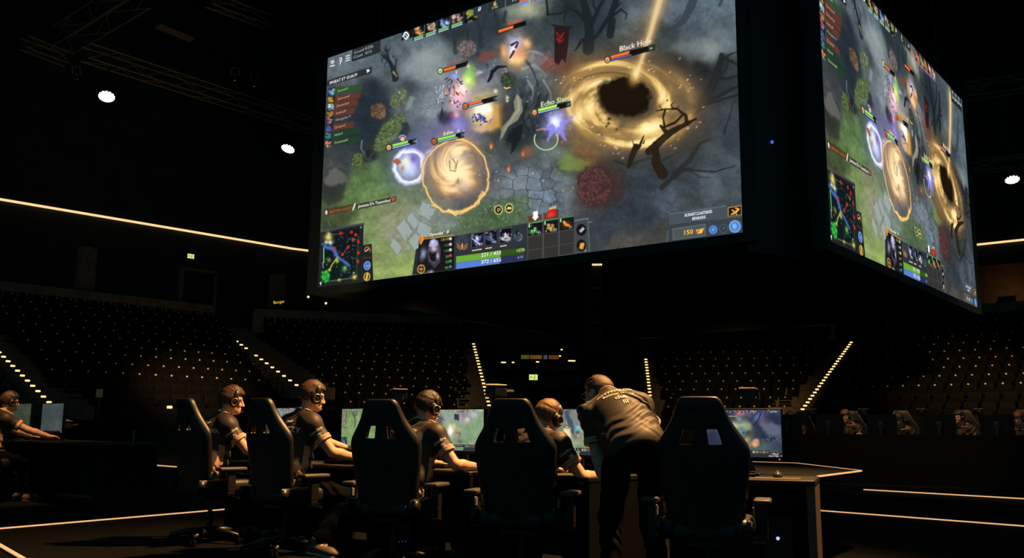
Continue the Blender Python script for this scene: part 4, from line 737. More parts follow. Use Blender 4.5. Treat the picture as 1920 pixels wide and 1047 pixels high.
# the right hand wall opens into a lounge between 8 and 10.3 m
wr = MB().ribbon(WALLP[6:], 0, 8.15, .4).ribbon(WALLP[6:], 10.3, 24, .4)
structure(wr.build('wall_right', M_WALL))
M_LOUNGE = mat('lounge brown plaster', (.20, .12, .06), .8, scale=2)
d_r = (V3((48, 33.5, 0)) - V3((27, 49.2, 0))).normalized(); n_r = V3((-d_r.y, d_r.x, 0))
def LR(s, t, z): q = V3((25.2, 50.6, 0)) + d_r * s + n_r * t; return (q.x, q.y, z)
lm = MB()
def slab(mb, s0, s1, t0, t1, z0, z1):
    P = [LR(s0, t0, 0)[:2], LR(s1, t0, 0)[:2], LR(s1, t1, 0)[:2], LR(s0, t1, 0)[:2]]; return mb.prism(P, z0, z1)
slab(lm, -3, 16, 5, 5.3, 8, 12); slab(lm, -3, 16, .4, 5.3, 7.9, 8.05); slab(lm, -3, 16, .4, 5.2, 11.2, 11.4); slab(lm, -3.2, -3, .4, 5.3, 8, 11.4)
structure(lm.build('wall_lounge', M_LOUNGE))
M_AMBER = glow('amber downlight', lin((255, 190, 90)), 2.2, True)
for i, (s, t, z) in enumerate(((2.0, 2.2, 11.17), (4.2, 2.0, 11.17), (6.4, 2.4, 11.17))):
    lt = thing('downlight', ('amber ceiling downlight nearest the hanging screen, inside the lounge opening at right', 'amber ceiling downlight second from the hanging screen, in the lounge at right', 'amber ceiling downlight farthest right in the lounge opening')[i], 'light', LR(s, t, z), 0, 'downlights in the right lounge')
    MB().cyl((0, 0, .02), (0, 0, -.03), .16, n=20).build('trim_ring', M_BLACK, lt); MB().cyl((0, 0, -.03), (0, 0, -.05), .13, n=20).build('lens', M_AMBER, lt)
fl = bpy.data.lights.new('lounge_glow', 'POINT'); fl.energy = 9; fl.color = (1, .55, .2); fl.shadow_soft_size = .3; fo = bpy.data.objects.new('lounge_glow', fl); COL.objects.link(fo); fo.location = LR(1.4, 3.6, 9.2)
for i, (s, t, wd, h, lab) in enumerate(((1.1, 1.4, .9, .75, 'dark armchair silhouette left in the lounge opening'), (2.7, 1.2, 1.3, 1.1, 'dark bar counter silhouette right in the lounge opening'))):
    o = MB(); slab(o, s, s + wd, t, t + .7, 8.06, 8.06 + h * .6); slab(o, s, s + wd, t + .55, t + .7, 8.06 + h * .55, 8.06 + h)
    tag(o.build(('armchair', 'bar_counter')[i], M_BLACK), lab, ('chair', 'counter')[i])
# ring of light along the wall
ring = []
for a, b in zip(WALLP[:-1], WALLP[1:]):
    ring += [V3((a[0], a[1], 11.5))]
ring.append(V3((WALLP[-1][0], WALLP[-1][1], 11.5)))
off = []
for i, p in enumerate(ring):
    d = (ring[min(i + 1, len(ring) - 1)] - ring[max(i - 1, 0)]).normalized(); off.append(p + V3((d.y, -d.x, 0)) * .12)
lr = thing('light_strip', 'long warm strip light running around the upper arena wall', 'light')
MB().tube(off, .06, 6).build('glowing_tube', M_LED, lr); MB().tube([p + V3((0, 0, .1)) for p in off], .05, 6).build('mounting_rail', M_BLACK, lr)
# columns and doorway of the left concourse, each standing against the left wall
dl = (V3((-12.9, 53, 0)) - V3((-24, 41.7, 0))).normalized(); nl = V3((dl.y, -dl.x, 0))
def left_wall(px):                      # where a sight line meets the left wall (plan)
    r = ray(px, 800); A = V3((-24, 41.7, 0)); t = (A.x * dl.y - A.y * dl.x) / (r.x * dl.y - r.y * dl.x); return V3((r.x * t, r.y * t, 0))
M_COLUMN = mat('concourse column', (.13, .11, .085), .9, scale=3)
for i, px in enumerate((131, 500)):
    p = left_wall(px) + nl * .35; o = MB().box((0, 0, 4.9), (.75, .5, 9.8)).build('column', M_COLUMN, None, False, p, math.atan2(dl.y, dl.x))
    tag(o, ('pale square concourse column at far left below the strip light', 'pale square concourse column right of the lit exit sign')[i], 'column', 'concourse columns on the left')
pdoor = left_wall(352) + nl * .1
dr = thing('doorway', 'dark concourse doorway under the green exit sign at upper left', 'door', pdoor, math.atan2(dl.y, dl.x))
MB().box((-.95, 0, 7.9), (.16, .25, 3.2)).box((.95, 0, 7.9), (.16, .25, 3.2)).box((0, 0, 9.45), (2.06, .25, .16)).build('door_frame', M_COLUMN, dr)
MB().box((0, -.08, 7.85), (1.74, .06, 3.1)).build('door_leaf', M_WALL, dr)
M_EXIT = glow('exit sign face', lin((214, 236, 120)), 1.0)
M_EXITG = glow('exit sign green', lin((40, 110, 50)), .6)
def exit_sign(px, py, Y, wd, hd, lab, rot):
    e = thing('exit_sign', lab, 'sign', at(px, py, Y), rot)
    MB().box((0, 0, 0), (wd + .06, .08, hd + .06)).build('sign_case', M_BLACK, e); MB().box((0, -.045, 0), (wd, .01, hd)).build('lit_face', M_EXIT, e)
    # running figure and arrow on the face
    f = MB(); f.ball((wd * .18, -.052, hd * .26), (hd * .08, .004, hd * .08)).tube([(wd * .17, -.054, hd * .15), (wd * .13, -.054, -.06 * hd), (wd * .22, -.054, -.36 * hd)], hd * .05, 6).tube([(wd * .14, -.054, -.04 * hd), (wd * .02, -.054, -.30 * hd)], hd * .05, 6).tube([(wd * .25, -.054, hd * .02), (wd * .16, -.054, hd * .12), (wd * .06, -.054, hd * .02)], hd * .04, 6)
    f.tube([(-.1 * wd, -.054, 0), (-.36 * wd, -.054, 0)], hd * .05, 6).tube([(-.26 * wd, -.054, hd * .14), (-.37 * wd, -.054, 0), (-.26 * wd, -.054, -hd * .14)], hd * .05, 6)
    f.build('pictogram', M_EXITG, e); MB().box((0, .06, hd * .8), (.05, .05, hd * .9)).build('bracket', M_BLACK, e)
    return e
exit_sign(357, 481, 44.9, .34, .22, 'small lit exit sign above the concourse doorway at upper left', math.atan2(dl.y, dl.x))

# ------------------------------------------------------------------ stands
BLK = {  # plan corners as (sight-line px, metres ahead): front left, front right, back left, back right
    'left': ((95, 28.5), (560, 34.5), (-60, 36.0), (398, 43.5)),
    'centre-left': ((640, 35.5), (886, 38.8), (470, 44.5), (872, 47.0)),
    'centre-right': ((1236, 38.6), (1492, 36.6), (1226, 47.0), (1572, 45.4)),
    'right': ((1550, 35.6), (1990, 30.6), (1640, 44.0), (2090, 37.6))}
NROW, Z0, DZ = 12, 1.42, .385
def PX(px, Y):
    r = ray(px, 800); return V3((r.x * Y, Y, 0))
me = MB()
me.box((0, .03, .60), (.46, .07, .46), Matrix.Rotation(math.radians(-9), 4, 'X'), .03, 2).box((0, -.12, .40), (.44, .12, .40), Matrix.Rotation(math.radians(12), 4, 'X'), .03, 2).box((0, .02, .2), (.07, .1, .4)).box((-.25, -.02, .45), (.03, .3, .05)).box((.25, -.02, .45), (.03, .3, .05))
nf = len(me.b.faces); me.b.faces.ensure_lookup_table()
me.cyl((0, .0, .722), (0, -.024, .728), .034, n=10)
bmesh.ops.recalc_face_normals(me.b, faces=me.b.faces); seat_me = bpy.data.meshes.new('arena_seat'); me.b.to_mesh(seat_me); me.b.free()
bare_me = None; seat_me.materials.append(M_SEAT); seat_me.materials.append(M_GLINT)
for i, p in enumerate(seat_me.polygons): p.material_index = 1 if i >= nf else 0
bb = bmesh.new(); bb.from_mesh(seat_me); bb.faces.ensure_lookup_table(); bmesh.ops.delete(bb, geom=[f for f in bb.faces if f.material_index == 1], context='FACES'); bare_me = bpy.data.meshes.new('arena_seat'); bb.to_mesh(bare_me); bb.free(); bare_me.materials.append(M_SEAT)
SEATS = []
ORD = ['front row', 'second row', 'third row', 'fourth row', 'fifth row', 'sixth row', 'seventh row', 'eighth row', 'ninth row', 'tenth row', 'eleventh row', 'top row']
rs = random.Random(2)
for bi, (bn, (fl_, fr_, bl_, br_)) in enumerate(BLK.items()):
    FL, FR, BL, BR = PX(*fl_), PX(*fr_), PX(*bl_), PX(*br_)
    tm = MB(); rowd = (FR - FL).normalized(); back = V3((-rowd.y, rowd.x, 0)); step = .5 * ((BL - FL).dot(back) + (BR - FR).dot(back)) / (NROW - 1)
    for k in range(NROW):
        t = k / (NROW - 1); A, B = FL.lerp(BL, t), FR.lerp(BR, t); z = Z0 + DZ * k
        a0, b0 = A - back * step * .55, B - back * step * .55; a1, b1 = A + back * step * .5, B + back * step * .5
        tm.prism([(q.x, q.y) for q in (a0, b0, b1, a1)], max(0, z - .6) if k else 0, z)
        L = (B - A).length; n = max(1, int(L / .575)); s0 = (L - n * .575) * .5
        for j in range(n):
            p = A + (B - A).normalized() * (s0 + (j + .5) * .575); dd = (B - A).normalized()
            ang = math.atan2(dd.y, dd.x)
            SEATS.append((V3((p.x, p.y, z)), ang, bn, k))
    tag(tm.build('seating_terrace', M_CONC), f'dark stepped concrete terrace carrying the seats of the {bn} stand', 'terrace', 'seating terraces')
    # front barrier and rear parapet
    a, b = FL - back * step * .6, FR - back * step * .6
    tag(MB().ribbon([a - rowd * .3, b + rowd * .3], 0, 1.75, -.12).build('barrier', M_RISER), f'low black barrier in front of the {bn} stand', 'barrier', 'barriers before the stands')
    a, b = BL + back * step * .62, BR + back * step * .62; zt = Z0 + DZ * (NROW - 1)
    tag(MB().ribbon([a, b], zt - .1, zt + 1.25, .25).build('parapet', M_PARA), f'grey-brown parapet wall along the top of the {bn} stand', 'wall', 'parapets above the stands')
def pxof(p):
    v = p - V3((0, 0, EYE)); z = v.dot(_f); return 960 + FPX * v.dot(_r) / z, 523.5 - FPX * v.dot(_u) / z
inview = [s for s in SEATS if -30 < pxof(s[0])[0] < 1950]
inview.sort(key=lambda s: s[0].length)
solo = set(map(id, inview[:300]))
for s in inview[:300]:
    bare = s[3] < 2 and s[2] in ('left', 'right'); o = bpy.data.objects.new('arena_seat', bare_me if bare else seat_me); COL.objects.link(o); o.location = s[0]; o.rotation_euler = (0, 0, s[1])
    tag(o, f'empty dark tip-up seat {"with no glint dot" if bare else "with a painted pale glint dot"}, {ORD[s[3]]} of the {s[2]} stand', 'seat', f'{ORD[s[3]]} seats of the {s[2]} stand')
rest = [s for s in SEATS if id(s) not in solo]
vc = np.array([v.co[:] for v in seat_me.vertices]); nv = len(vc); fa = [tuple(p.vertices) for p in seat_me.polygons]; fm = [p.material_index for p in seat_me.polygons]
VV, FF, MM = [], [], []
for i, (p, a, bn, k) in enumerate(rest):
    c, q = math.cos(a), math.sin(a); R2 = np.array([[c, -q, 0], [q, c, 0], [0, 0, 1]]); VV.append(vc @ R2.T + np.array(p[:])); FF += [tuple(x + i * nv for x in f) for f in fa]; MM += fm
bm_ = bpy.data.meshes.new('arena_seats'); bm_.from_pydata(np.concatenate(VV).tolist(), [], FF); so = link('arena_seats', bm_, [M_SEAT, M_GLINT]); bm_.polygons.foreach_set('material_index', MM)
tag(so, 'mass of dark empty seats filling the upper rows of the stands', 'seats', None, 'stuff')

# stairways with a lamp on every step
def stairway(b, t, n, wd, lab, side=1, jit=0):
    (bx, by, bY), (tx, ty, tY) = b, t
    P0, P1 = at(bx, by, bY), at(tx, ty, tY)
    st = thing('stairway', lab, 'stairs'); run = V3((P1.x - P0.x, P1.y - P0.y, 0)); dirn = run.normalized(); wv = V3((dirn.y, -dirn.x, 0)) * side
    sm = MB(); r = random.Random(n)
    for k in range(n):
        f = k / (n - 1); p = P0.lerp(P1, f); tread = run.length / (n - 1)
        a, c_ = p - dirn * .02, p + dirn * (tread + .3); q = [a - wv * .2, a + wv * wd, c_ + wv * wd, c_ - wv * .2]
        sm.prism([(v.x, v.y) for v in q], max(0, p.z - .5), p.z - .05)
        if jit and r.random() < jit: continue
        MB().box((0, 0, 0), (.15, .05, .06), Matrix.Rotation(math.atan2(wv.y, wv.x), 4, 'Z'), .024, 2).build('step_lamp', M_STEP, st, False, p + V3((0, 0, -.01)))
    sm.build('steps', M_STEPC, st)
M_CONC_ = M_CONC
stairway((92, 754, 27.5), (-40, 622, 33), 16, 1.3, 'stairway with step lamps at the far left edge of the stands', 1)
stairway((556, 722, 34), (404, 611, 43), 17, 1.5, 'stairway with step lamps between the left and centre-left stands', 1, .1)
stairway((917, 760, 38.5), (888, 645, 46), 20, 1.3, 'steep stairway with step lamps left of the tunnel', -1)
stairway((1222, 768, 38.5), (1211, 674, 45), 17, 1.3, 'steep stairway with step lamps right of the tunnel', 1)
stairway((1500, 774, 35.5), (1596, 642, 45), 26, 1.4, 'stairway with step lamps rising towards the right stand', -1)

# tunnel between the centre stands
M_TUN = mat('tunnel plaster', (.085, .062, .042), .9, scale=3)
a, b = PX(925, 50), PX(1222, 50)
tn = MB(); tn.box((0, 50.2, 3.2), (b.x - a.x + 2.5, .4, 6.6), Matrix.Translation((.5 * (a.x + b.x), 0, 0)))
tag(tn.build('tunnel_wall', M_TUN), 'brown wall behind the tunnel mouth between the centre stands', 'wall')
po = MB(); c0 = PX(1013, 46); po.box((c0.x - 2.3, 46, 1.6), (.3, 3.4, 3.2)).box((c0.x + 2.2, 46, 1.6), (.3, 3.4, 3.2)).box((c0.x, 46, 3.35), (4.9, 3.4, .5))
tag(po.build('tunnel_portal', M_BLACK), 'black tunnel portal with an exit sign over its mouth', 'portal')
exit_sign(1000, 708, 44.1, .40, .26, 'small lit exit sign over the tunnel mouth in the centre', 0)
bx = thing('control_booth', 'dark glazed control booth above the tunnel mouth', 'booth', PX(1012, 47))
z1, z2 = at(1012, 678, 47).z, at(1012, 640, 47).z
MB().box((0, .6, (z1 + z2) / 2 + .9), (4.2, 1.4, .9)).box((0, .6, z1 - .25), (4.2, 1.4, .4)).box((0, 1.2, z1 + .3), (4.2, .2, 1.2)).build('booth_shell', M_BLACK, bx)
gl = MB().box((.05, .1, z1 + .22), (1.95, .04, .30)).build('window_pane', M_GLOSS, bx)
M_PANE = glow('amber reflection on the pane', lin((120, 96, 34)), .8)
for k, (x0, wd, cc) in enumerate(((-.75, .42, (120, 110, 40)), (-.2, .6, (150, 104, 30)), (.28, .2, (90, 110, 130)), (.70, .5, (130, 84, 26)))):
    MB().box((x0, .06, z1 + .22), (wd, .03, .2)).build('pane_reflection', glow(f'pane reflection tone {k}', lin(cc), .4), bx)  # reflection in the window pane, made as a small glowing box
for i, (px, py, sz) in enumerate(((944, 680, .24), (962, 680, .12), (1008, 679, .16), (1053, 656, .1), (1050, 668, .1), (1072, 677, .36))):
    tag(MB().box((0, 0, 0), (sz, .08, .06), None, .015, 1).build('wall_lamp', M_STEP, None, False, at(px, py, 45.6)), ('small amber lamp left of the booth window, outermost', 'small amber lamp just left of the booth window', 'small amber lamp below the middle of the booth window', 'upper tiny amber lamp at the right end of the booth', 'lower tiny amber lamp at the right end of the booth', 'wide amber lamp right of the booth window')[i], 'lamp', 'amber lamps around the booth')
yl = thing('shop_sign', 'small slanted yellow lit sign on the concourse left of the big screen', 'sign', at(526, 567, 47), .5)
M_YEL = glow('yellow sign face', lin((230, 180, 40)), 1.0)
MB().box((0, .05, 0), (.75, .06, .24)).build('sign_board', M_BLACK, yl); lettering('sign_letters', 'Burger', .21, M_YEL, yl, Matrix.Translation((-.08, 0, 0)) @ Matrix.Rotation(PI / 2, 4, 'X') @ Matrix.Rotation(.2, 4, 'Z'), .006)
for i, (px, py) in enumerate(((578, 557), (611, 569))):
    tag(MB().ball((0, 0, 0), .06).build('bulb', M_STEP, None, True, at(px, py, 47)), ('tiny bare bulb right of the yellow sign, the left one of two', 'tiny bare bulb under the bottom edge of the big screen')[i], 'lamp')

for i, (py, r_) in enumerate(((541, .12), (605, .12))):
    z = at(1119, py, 56.9).z; pts = [V3((p[0], p[1] - .25, z)) for p in WALLP[3:7]]; structure(MB().tube(pts, r_, 6).build(f'trim_{i + 1}', M_COLUMN))
sg = at(187, 738, 27.6); pb_ = thing('paper_sign', 'small pale sheet fixed on a pole before the left stand', 'sign', (sg.x, sg.y, 0)); MB().box((0, -.02, sg.z), (.20, .01, .24)).build('sheet', mat('pale sheet', (.5, .36, .2), .8), pb_); MB().cyl((0, 0, 0), (0, 0, sg.z), .02, n=8).build('pole', M_BLACK, pb_)
lg = at(318, 764, 27.8); lt = thing('aisle_lamp', 'single amber lamp on a low post at the foot of the left stand', 'lamp', (lg.x, lg.y, 0)); MB().cyl((0, 0, 0), (0, 0, lg.z - .04), .03, n=8).build('post', M_BLACK, lt); MB().box((0, 0, lg.z), (.16, .06, .08), None, .02, 2).build('lens', M_STEP, lt)
# ------------------------------------------------------------------ rigging
def truss(p0, p1, s, lab, bay=1.0, r=.03):
    p0, p1 = V3(p0), V3(p1); t = thing('lighting_truss', lab, 'truss', p0, 0, 'roof trusses'); d = p1 - p0; L = d.length; x = d.normalized(); y = V3((-x.y, x.x, 0)).normalized(); z = x.cross(y); h = s / 2
    C = [y * h + z * h, y * -h + z * h, y * -h - z * h, y * h - z * h]
    for c in C: MB().cyl(c, c + d, r, n=6).build('chord', M_TRUSS, t)
    m = MB(); n = max(2, int(L / bay))
    for i in range(n):
        a, b = x * (L * i / n), x * (L * (i + 1) / n)
        for k in range(4):
            c, e = C[k], C[(k + 1) % 4]
            m.cyl(a + (c if i % 2 else e), b + (e if i % 2 else c), r * .55, n=5, caps=False)
    m.build('lacing', M_TRUSS, t)
truss(atz(160, 98, 16.0), atz(640, 254, 16.0), .62, 'long lattice truss descending from upper left to the big screen', 1.15)
truss(atz(44, 80, 16.6), atz(128, 112, 16.6), .5, 'short lattice truss segment at the far upper left')
truss(atz(118, 76, 17), atz(262, -14, 17), .9, 'lattice truss crossing the top left corner', 1.4)
truss(atz(-20, 300, 13.5), atz(44, 330, 13.5), .6, 'short lattice truss behind the left floodlight') if False else None
truss(atz(1810, 172, 15), atz(1960, 150, 15), .6, 'lattice truss right of the oblique screen near the top', 1.1)
truss(atz(1822, 312, 12.6), atz(1960, 300, 12.6), .5, 'lattice truss right of the oblique screen above the floodlight', 1.1)
truss(atz(392, 0, 19), atz(505, 42, 19), .5, 'dim lattice truss at the top edge, left of the big screen', 1.4)
o = MB().box((0, 0, 0), (1.7, .35, .12)).build('baffle', M_TRUSS, None, False, atz(328, 62, 18), math.atan2(*(atz(345, 69, 18) - atz(311, 55, 18)).yx)); tag(o, 'small pale slatted baffle panel hanging under the roof at upper left', 'panel')
def floodlight(px, py, Y, dia, lab, tilt, head):
    p = at(px, py, Y); t = thing('floodlight', lab, 'light', p, rz(head)); t.rotation_euler = (math.radians(tilt), 0, rz(head))
    MB().cyl((0, 0, 0), (0, 0, .32), dia * .54, dia * .3, n=24).build('housing', M_BLACK, t, True)
    MB().cyl((0, 0, -.012), (0, 0, .01), dia * .5, n=32).build('lens', M_LAMP, t)
    g = MB()
    for k in range(14): a = 2 * PI * k / 14; g.box((0, 0, 0), (.04, .05, .06), Matrix.Translation((dia * .52 * math.cos(a), dia * .52 * math.sin(a), -.01)) @ Matrix.Rotation(a, 4, 'Z'))
    g.build('lens_clips', M_BLACK, t); MB().tube([(-dia * .56, 0, .1), (-dia * .5, 0, .5), (0, 0, .62), (dia * .5, 0, .5), (dia * .56, 0, .1)], .025, 6).build('yoke', M_BLACK, t)
    up_ = t.rotation_euler.to_matrix().inverted() @ V3((0, 0, 1)); MB().cyl((0, 0, .6), V3((0, 0, .6)) + up_ * (23.9 - p.z), .03, n=8).build('drop_pole', M_BLACK, t)
floodlight(200, 181, 36, .62, 'bright round floodlight at upper left, the larger of the left pair', 26, 160)
floodlight(540, 279, 42, .62, 'bright round floodlight just left of the big screen', 24, 205)
floodlight(1898, 337, 38, .56, 'bright round floodlight at the right edge beyond the oblique screen', 22, 195)
for i, (px, py, Y) in enumerate(((143, 148, 37), (440, 150, 38), (476, 161, 39))):
    t = thing('spotlight', ('small unlit spotlight left of the large floodlight, catching a glint', 'small unlit spotlight under the long truss, left one of two', 'small unlit spotlight under the long truss, right one of two')[i], 'light', at(px, py, Y), 0, 'small spotlights under the roof'); t.rotation_euler = (.5, 0, .3)
    MB().cyl((0, 0, 0), (0, 0, .4), .13, .09, n=14).build('barrel', M_BLACK, t, True); MB().cyl((0, 0, -.02), (0, 0, 0), .11, n=14).build('lens', mat('glass lens', (.7, .6, .45), .15, .7), t); MB().tube([(-.16, 0, .2), (-.14, 0, .5), (.14, 0, .5), (.16, 0, .2)], .02, 6).build('yoke', M_TRUSS, t); up_ = t.rotation_euler.to_matrix().inverted() @ V3((0, 0, 1)); MB().cyl((0, 0, .48), V3((0, 0, .48)) + up_ * (23.8 - t.location.z), .02, n=6).build('drop_pole', M_BLACK, t)

# ------------------------------------------------------------------ hanging screens
SCR_W, SCR_H = 12.56, 6.77
TL, BL_, BR_ = (612.6, 107.8), (593, 537), (1392.5, 436)
PAINT = paint_battle(960, 518, [TL, (1367.8, -150.5), BR_, BL_])
def srgb_lin(a):
    a = np.clip(a, 0, 1); return np.where(a <= .04045, a / 12.92, ((a + .055) / 1.055) ** 2.4)
def picture_mesh(name, A, wd, ht):
    h, w_ = A.shape[:2]; me = bpy.data.meshes.new(name)
    x, z = np.meshgrid(np.linspace(-wd / 2, wd / 2, w_), np.linspace(ht, 0, h)); co = np.stack([x, np.zeros_like(x), z], -1).reshape(-1, 3).astype(np.float32)
    i = np.arange(w_ * h).reshape(h, w_); q = np.stack([i[1:, :-1], i[1:, 1:], i[:-1, 1:], i[:-1, :-1]], -1).reshape(-1)
    nq = len(q) // 4; me.vertices.add(len(co)); me.vertices.foreach_set('co', co.ravel()); me.loops.add(len(q)); me.loops.foreach_set('vertex_index', q.astype(np.int32)); me.polygons.add(nq)
    me.polygons.foreach_set('loop_start', np.arange(0, len(q), 4, dtype=np.int32)); me.update(calc_edges=True)
    at_ = me.attributes.new('picture', 'FLOAT_COLOR', 'POINT'); c4 = np.ones((w_ * h, 4), np.float32); c4[:, :3] = srgb_lin(A).reshape(-1, 3); at_.data.foreach_set('color', c4.ravel()); return me
M_PIC = picture_mat('game picture', 1.0)
big = picture_mesh('game_picture', PAINT, SCR_W, SCR_H); big.materials.append(M_PIC)
zb = 4.99
def led_wall(corner, head, lab, pic=True, flip=1):
    """corner: plan point of the screen's near lower corner; head: heading in which it runs away"""
    d = az(head); mid = corner + d * SCR_W / 2
    # local +X runs to the viewer's right, local -Y is the picture side
    ang = math.atan2(d.y, d.x) + (PI if flip < 0 else 0)
    t = thing('led_wall', lab, 'screen', (mid.x, mid.y, zb), ang, 'hanging screens of the scoreboard')
    MB().box((0, .22, SCR_H / 2), (SCR_W + .16, .36, SCR_H + .16)).build('cabinet', M_BLACK, t)
    b = MB(); e = .2
    for x0, x1, z0, z1 in ((-SCR_W / 2 - e, SCR_W / 2 + e, -e, 0), (-SCR_W / 2 - e, SCR_W / 2 + e, SCR_H, SCR_H + e), (-SCR_W / 2 - e, -SCR_W / 2, 0, SCR_H), (SCR_W / 2, SCR_W / 2 + e, 0, SCR_H)): b.box(((x0 + x1) / 2, .15, (z0 + z1) / 2), (x1 - x0, .3, z1 - z0))
    b.build('frame', M_BLACK, t)
    if pic:
        o = bpy.data.objects.new('display', big); COL.objects.link(o); o.parent = t; o.location = (0, .02, 0)
    else:
        MB().box((0, .01, SCR_H / 2), (SCR_W, .02, SCR_H)).build('display', M_GLOSS, t)
    r = MB()
    for k in range(9): x = -SCR_W / 2 + SCR_W * (k + .5) / 9; r.box((x, .45, SCR_H / 2), (.08, .10, SCR_H))
    r.build('rear_bracing', M_BLACK, t)
    c = MB()
    for x in (-SCR_W * .35, 0, SCR_W * .35): c.cyl((x, .25, SCR_H), (x, .25, 24.02 - zb), .03, n=6)
    c.build('hoist_cables', M_BLACK, t)
    return t
cA = at(1392.5, 436, 18.0); cB = atz(1557.7, 452.8, cA.z); zb = cA.z
led_wall(V3((cA.x, cA.y, 0)), -52.75, 'huge hanging screen facing the players, showing the vortex game scene almost frontally', True, -1)
led_wall(V3((cB.x, cB.y, 0)), 38.95, 'hanging screen at right showing the same game scene at a steep angle', True, 1)
fA = V3((cA.x, cA.y, 0)) + az(-52.75) * (SCR_W + .3); fB = V3((cB.x, cB.y, 0)) + az(38.95) * (SCR_W + .3)
def led_rear(a, b, lab):
    d = (b - a); L = d.length; mid = (a + b) / 2; t = thing('led_wall', lab, 'screen', (mid.x, mid.y, zb), math.atan2(d.y, d.x), 'hanging screens of the scoreboard')
    MB().box((0, 0, SCR_H / 2), (L, .3, SCR_H + .3)).build('cabinet', M_BLACK, t); MB().box((0, .16, SCR_H / 2), (L - .4, .02, SCR_H - .1)).build('display', M_GLOSS, t)
    r = MB()
    for k in range(9): r.box((-L / 2 + L * (k + .5) / 9, -.2, SCR_H / 2), (.08, .10, SCR_H))
    r.build('rear_bracing', M_BLACK, t)
pk1, pk2 = at(1105, 640, 0.1), at(1134, 640, .1)
k1 = ray(1105, 640); k2 = ray(1134, 640)
q1 = k1 * ((zb - EYE - .15) / k1.z); q2 = k2 * ((zb - EYE - .15) / k2.z)
led_rear(V3((fA.x, fA.y, 0)), V3((q1.x, q1.y, 0)), 'rear hanging screen behind the big one, seen from its black back')
led_rear(V3((q2.x, q2.y, 0)), V3((fB.x, fB.y, 0)), 'rear hanging screen behind the oblique one, seen from its black back')
cp = MB(); a, b = V3((cA.x, cA.y, 0)), V3((cB.x, cB.y, 0)); d = (b - a).normalized(); cp.ribbon([a + d * .26 + V3((.05, .62, 0)), b - d * .34 + V3((-.05, .62, 0))], zb - .25, zb + SCR_H + .25, .2)
cpt = thing('corner_panel', 'black corner panel closing the gap between the two lit screens', 'panel'); cp.build('panel_board', M_BLACK, cpt)
mc = a.lerp(b, .5) + V3((0, .62, 0)); MB().cyl((mc.x - .5, mc.y - .2 + .1, zb + SCR_H), (mc.x - .5, mc.y - .1, 24.055), .03, n=6).cyl((mc.x + .5, mc.y + .3, zb + SCR_H), (mc.x + .5, mc.y + .3, 24.055), .03, n=6).build('hoist_cables', M_BLACK, cpt)
fr_ = ray(1447, 267); A_ = a + d * .26 + V3((.05, .62, 0)); D_ = (b - d * .34 + V3((-.05, .62, 0))) - A_; tt = (A_.x * D_.y - A_.y * D_.x) / (fr_.x * D_.y - fr_.y * D_.x); pz = V3((0, 0, EYE)) + fr_ * tt
MB().box((pz.x, pz.y - .02, pz.z), (.05, .05, .05)).build('status_lamp', glow('blue pilot lamp', lin((90, 110, 230)), 1.0), cpt)
# ------------------------------------------------------------------ stage platforms and light strips on the floor
def strip(pts, lab, m=None, w_=.028, h=.02):
    pts = [V3(p) for p in pts]; t = thing('floor_light_strip', lab, 'light', pts[0]); q = [p - pts[0] for p in pts]
    a, b = MB(), MB()
    for u, v in zip(q[:-1], q[1:]):
        d = (v - u); L = d.length; M = Matrix.Translation((u + v) / 2) @ d.to_track_quat('X', 'Z').to_matrix().to_4x4()
        a.box((0, 0, h * .9), (L, w_, h * .6), M); b.box((0, 0, h * .25), (L, w_ * 1.7, h * .5), M)
    a.build('glowing_strip', m or M_LED2, t); b.build('channel', M_BLACK, t); return t
s1, s2 = atz(1533, 960, 0), atz(1920, 990, 0); dv = (s2 - s1).normalized(); s2 = s1 + dv * 7
u1, u2 = atz(1620, 921, .25), atz(1920, 938.5, .25); du = (u2 - u1).normalized(); u2 = u1 + du * 6
nb = V3((dv.y, -dv.x, 0)); nb = nb if nb.y > 0 else -nb
# far riser: its front edge lies just behind the lower strip
e0, e1 = s1 + nb * .15 - dv * 4.0, s1 + nb * .15 + dv * 8
pl = MB().prism([(q.x, q.y) for q in (e0, e1, e1 + nb * 8, e0 + nb * 8)], 0, .25)
tag(pl.build('stage_riser', M_RISER), 'low black riser carrying the far team table at right', 'platform')
strip([s1, s2], 'lower of the two warm floor strips at right, in front of the far riser')
strip([u1, u2], 'upper of the two warm strips at right, on top of the far riser')
strip([atz(-30, 997.6, 0), atz(367, 963, 0), atz(470, 954, 0)], 'long warm floor strip left of the first gaming chair')
strip([atz(-25, 1012, 0), atz(60, 1062, 0)], 'short warm floor strip cut by the bottom left corner of the picture')
strip([atz(250, 872, 0), atz(330, 878.4, 0)], 'short far warm floor strip behind the left desk', M_LED2, .05, .04)
g = atz(247, 872, 0); tag(MB().box((0, 0, .5), (.05, .05, 1.0)).build('barrier_post', mat('dull post', (.16, .12, .08), .5), None, False, (g.x, g.y, 0)), 'thin dull post at the end of the short far floor strip', 'post')
tag(MB().ribbon([(g.x + .1, g.y + .3), (g.x + 8, g.y - 5.2)], 0, 1.0, .1).build('stage_barrier', M_BLACK), 'black waist-high barrier behind the short far floor strip', 'barrier')
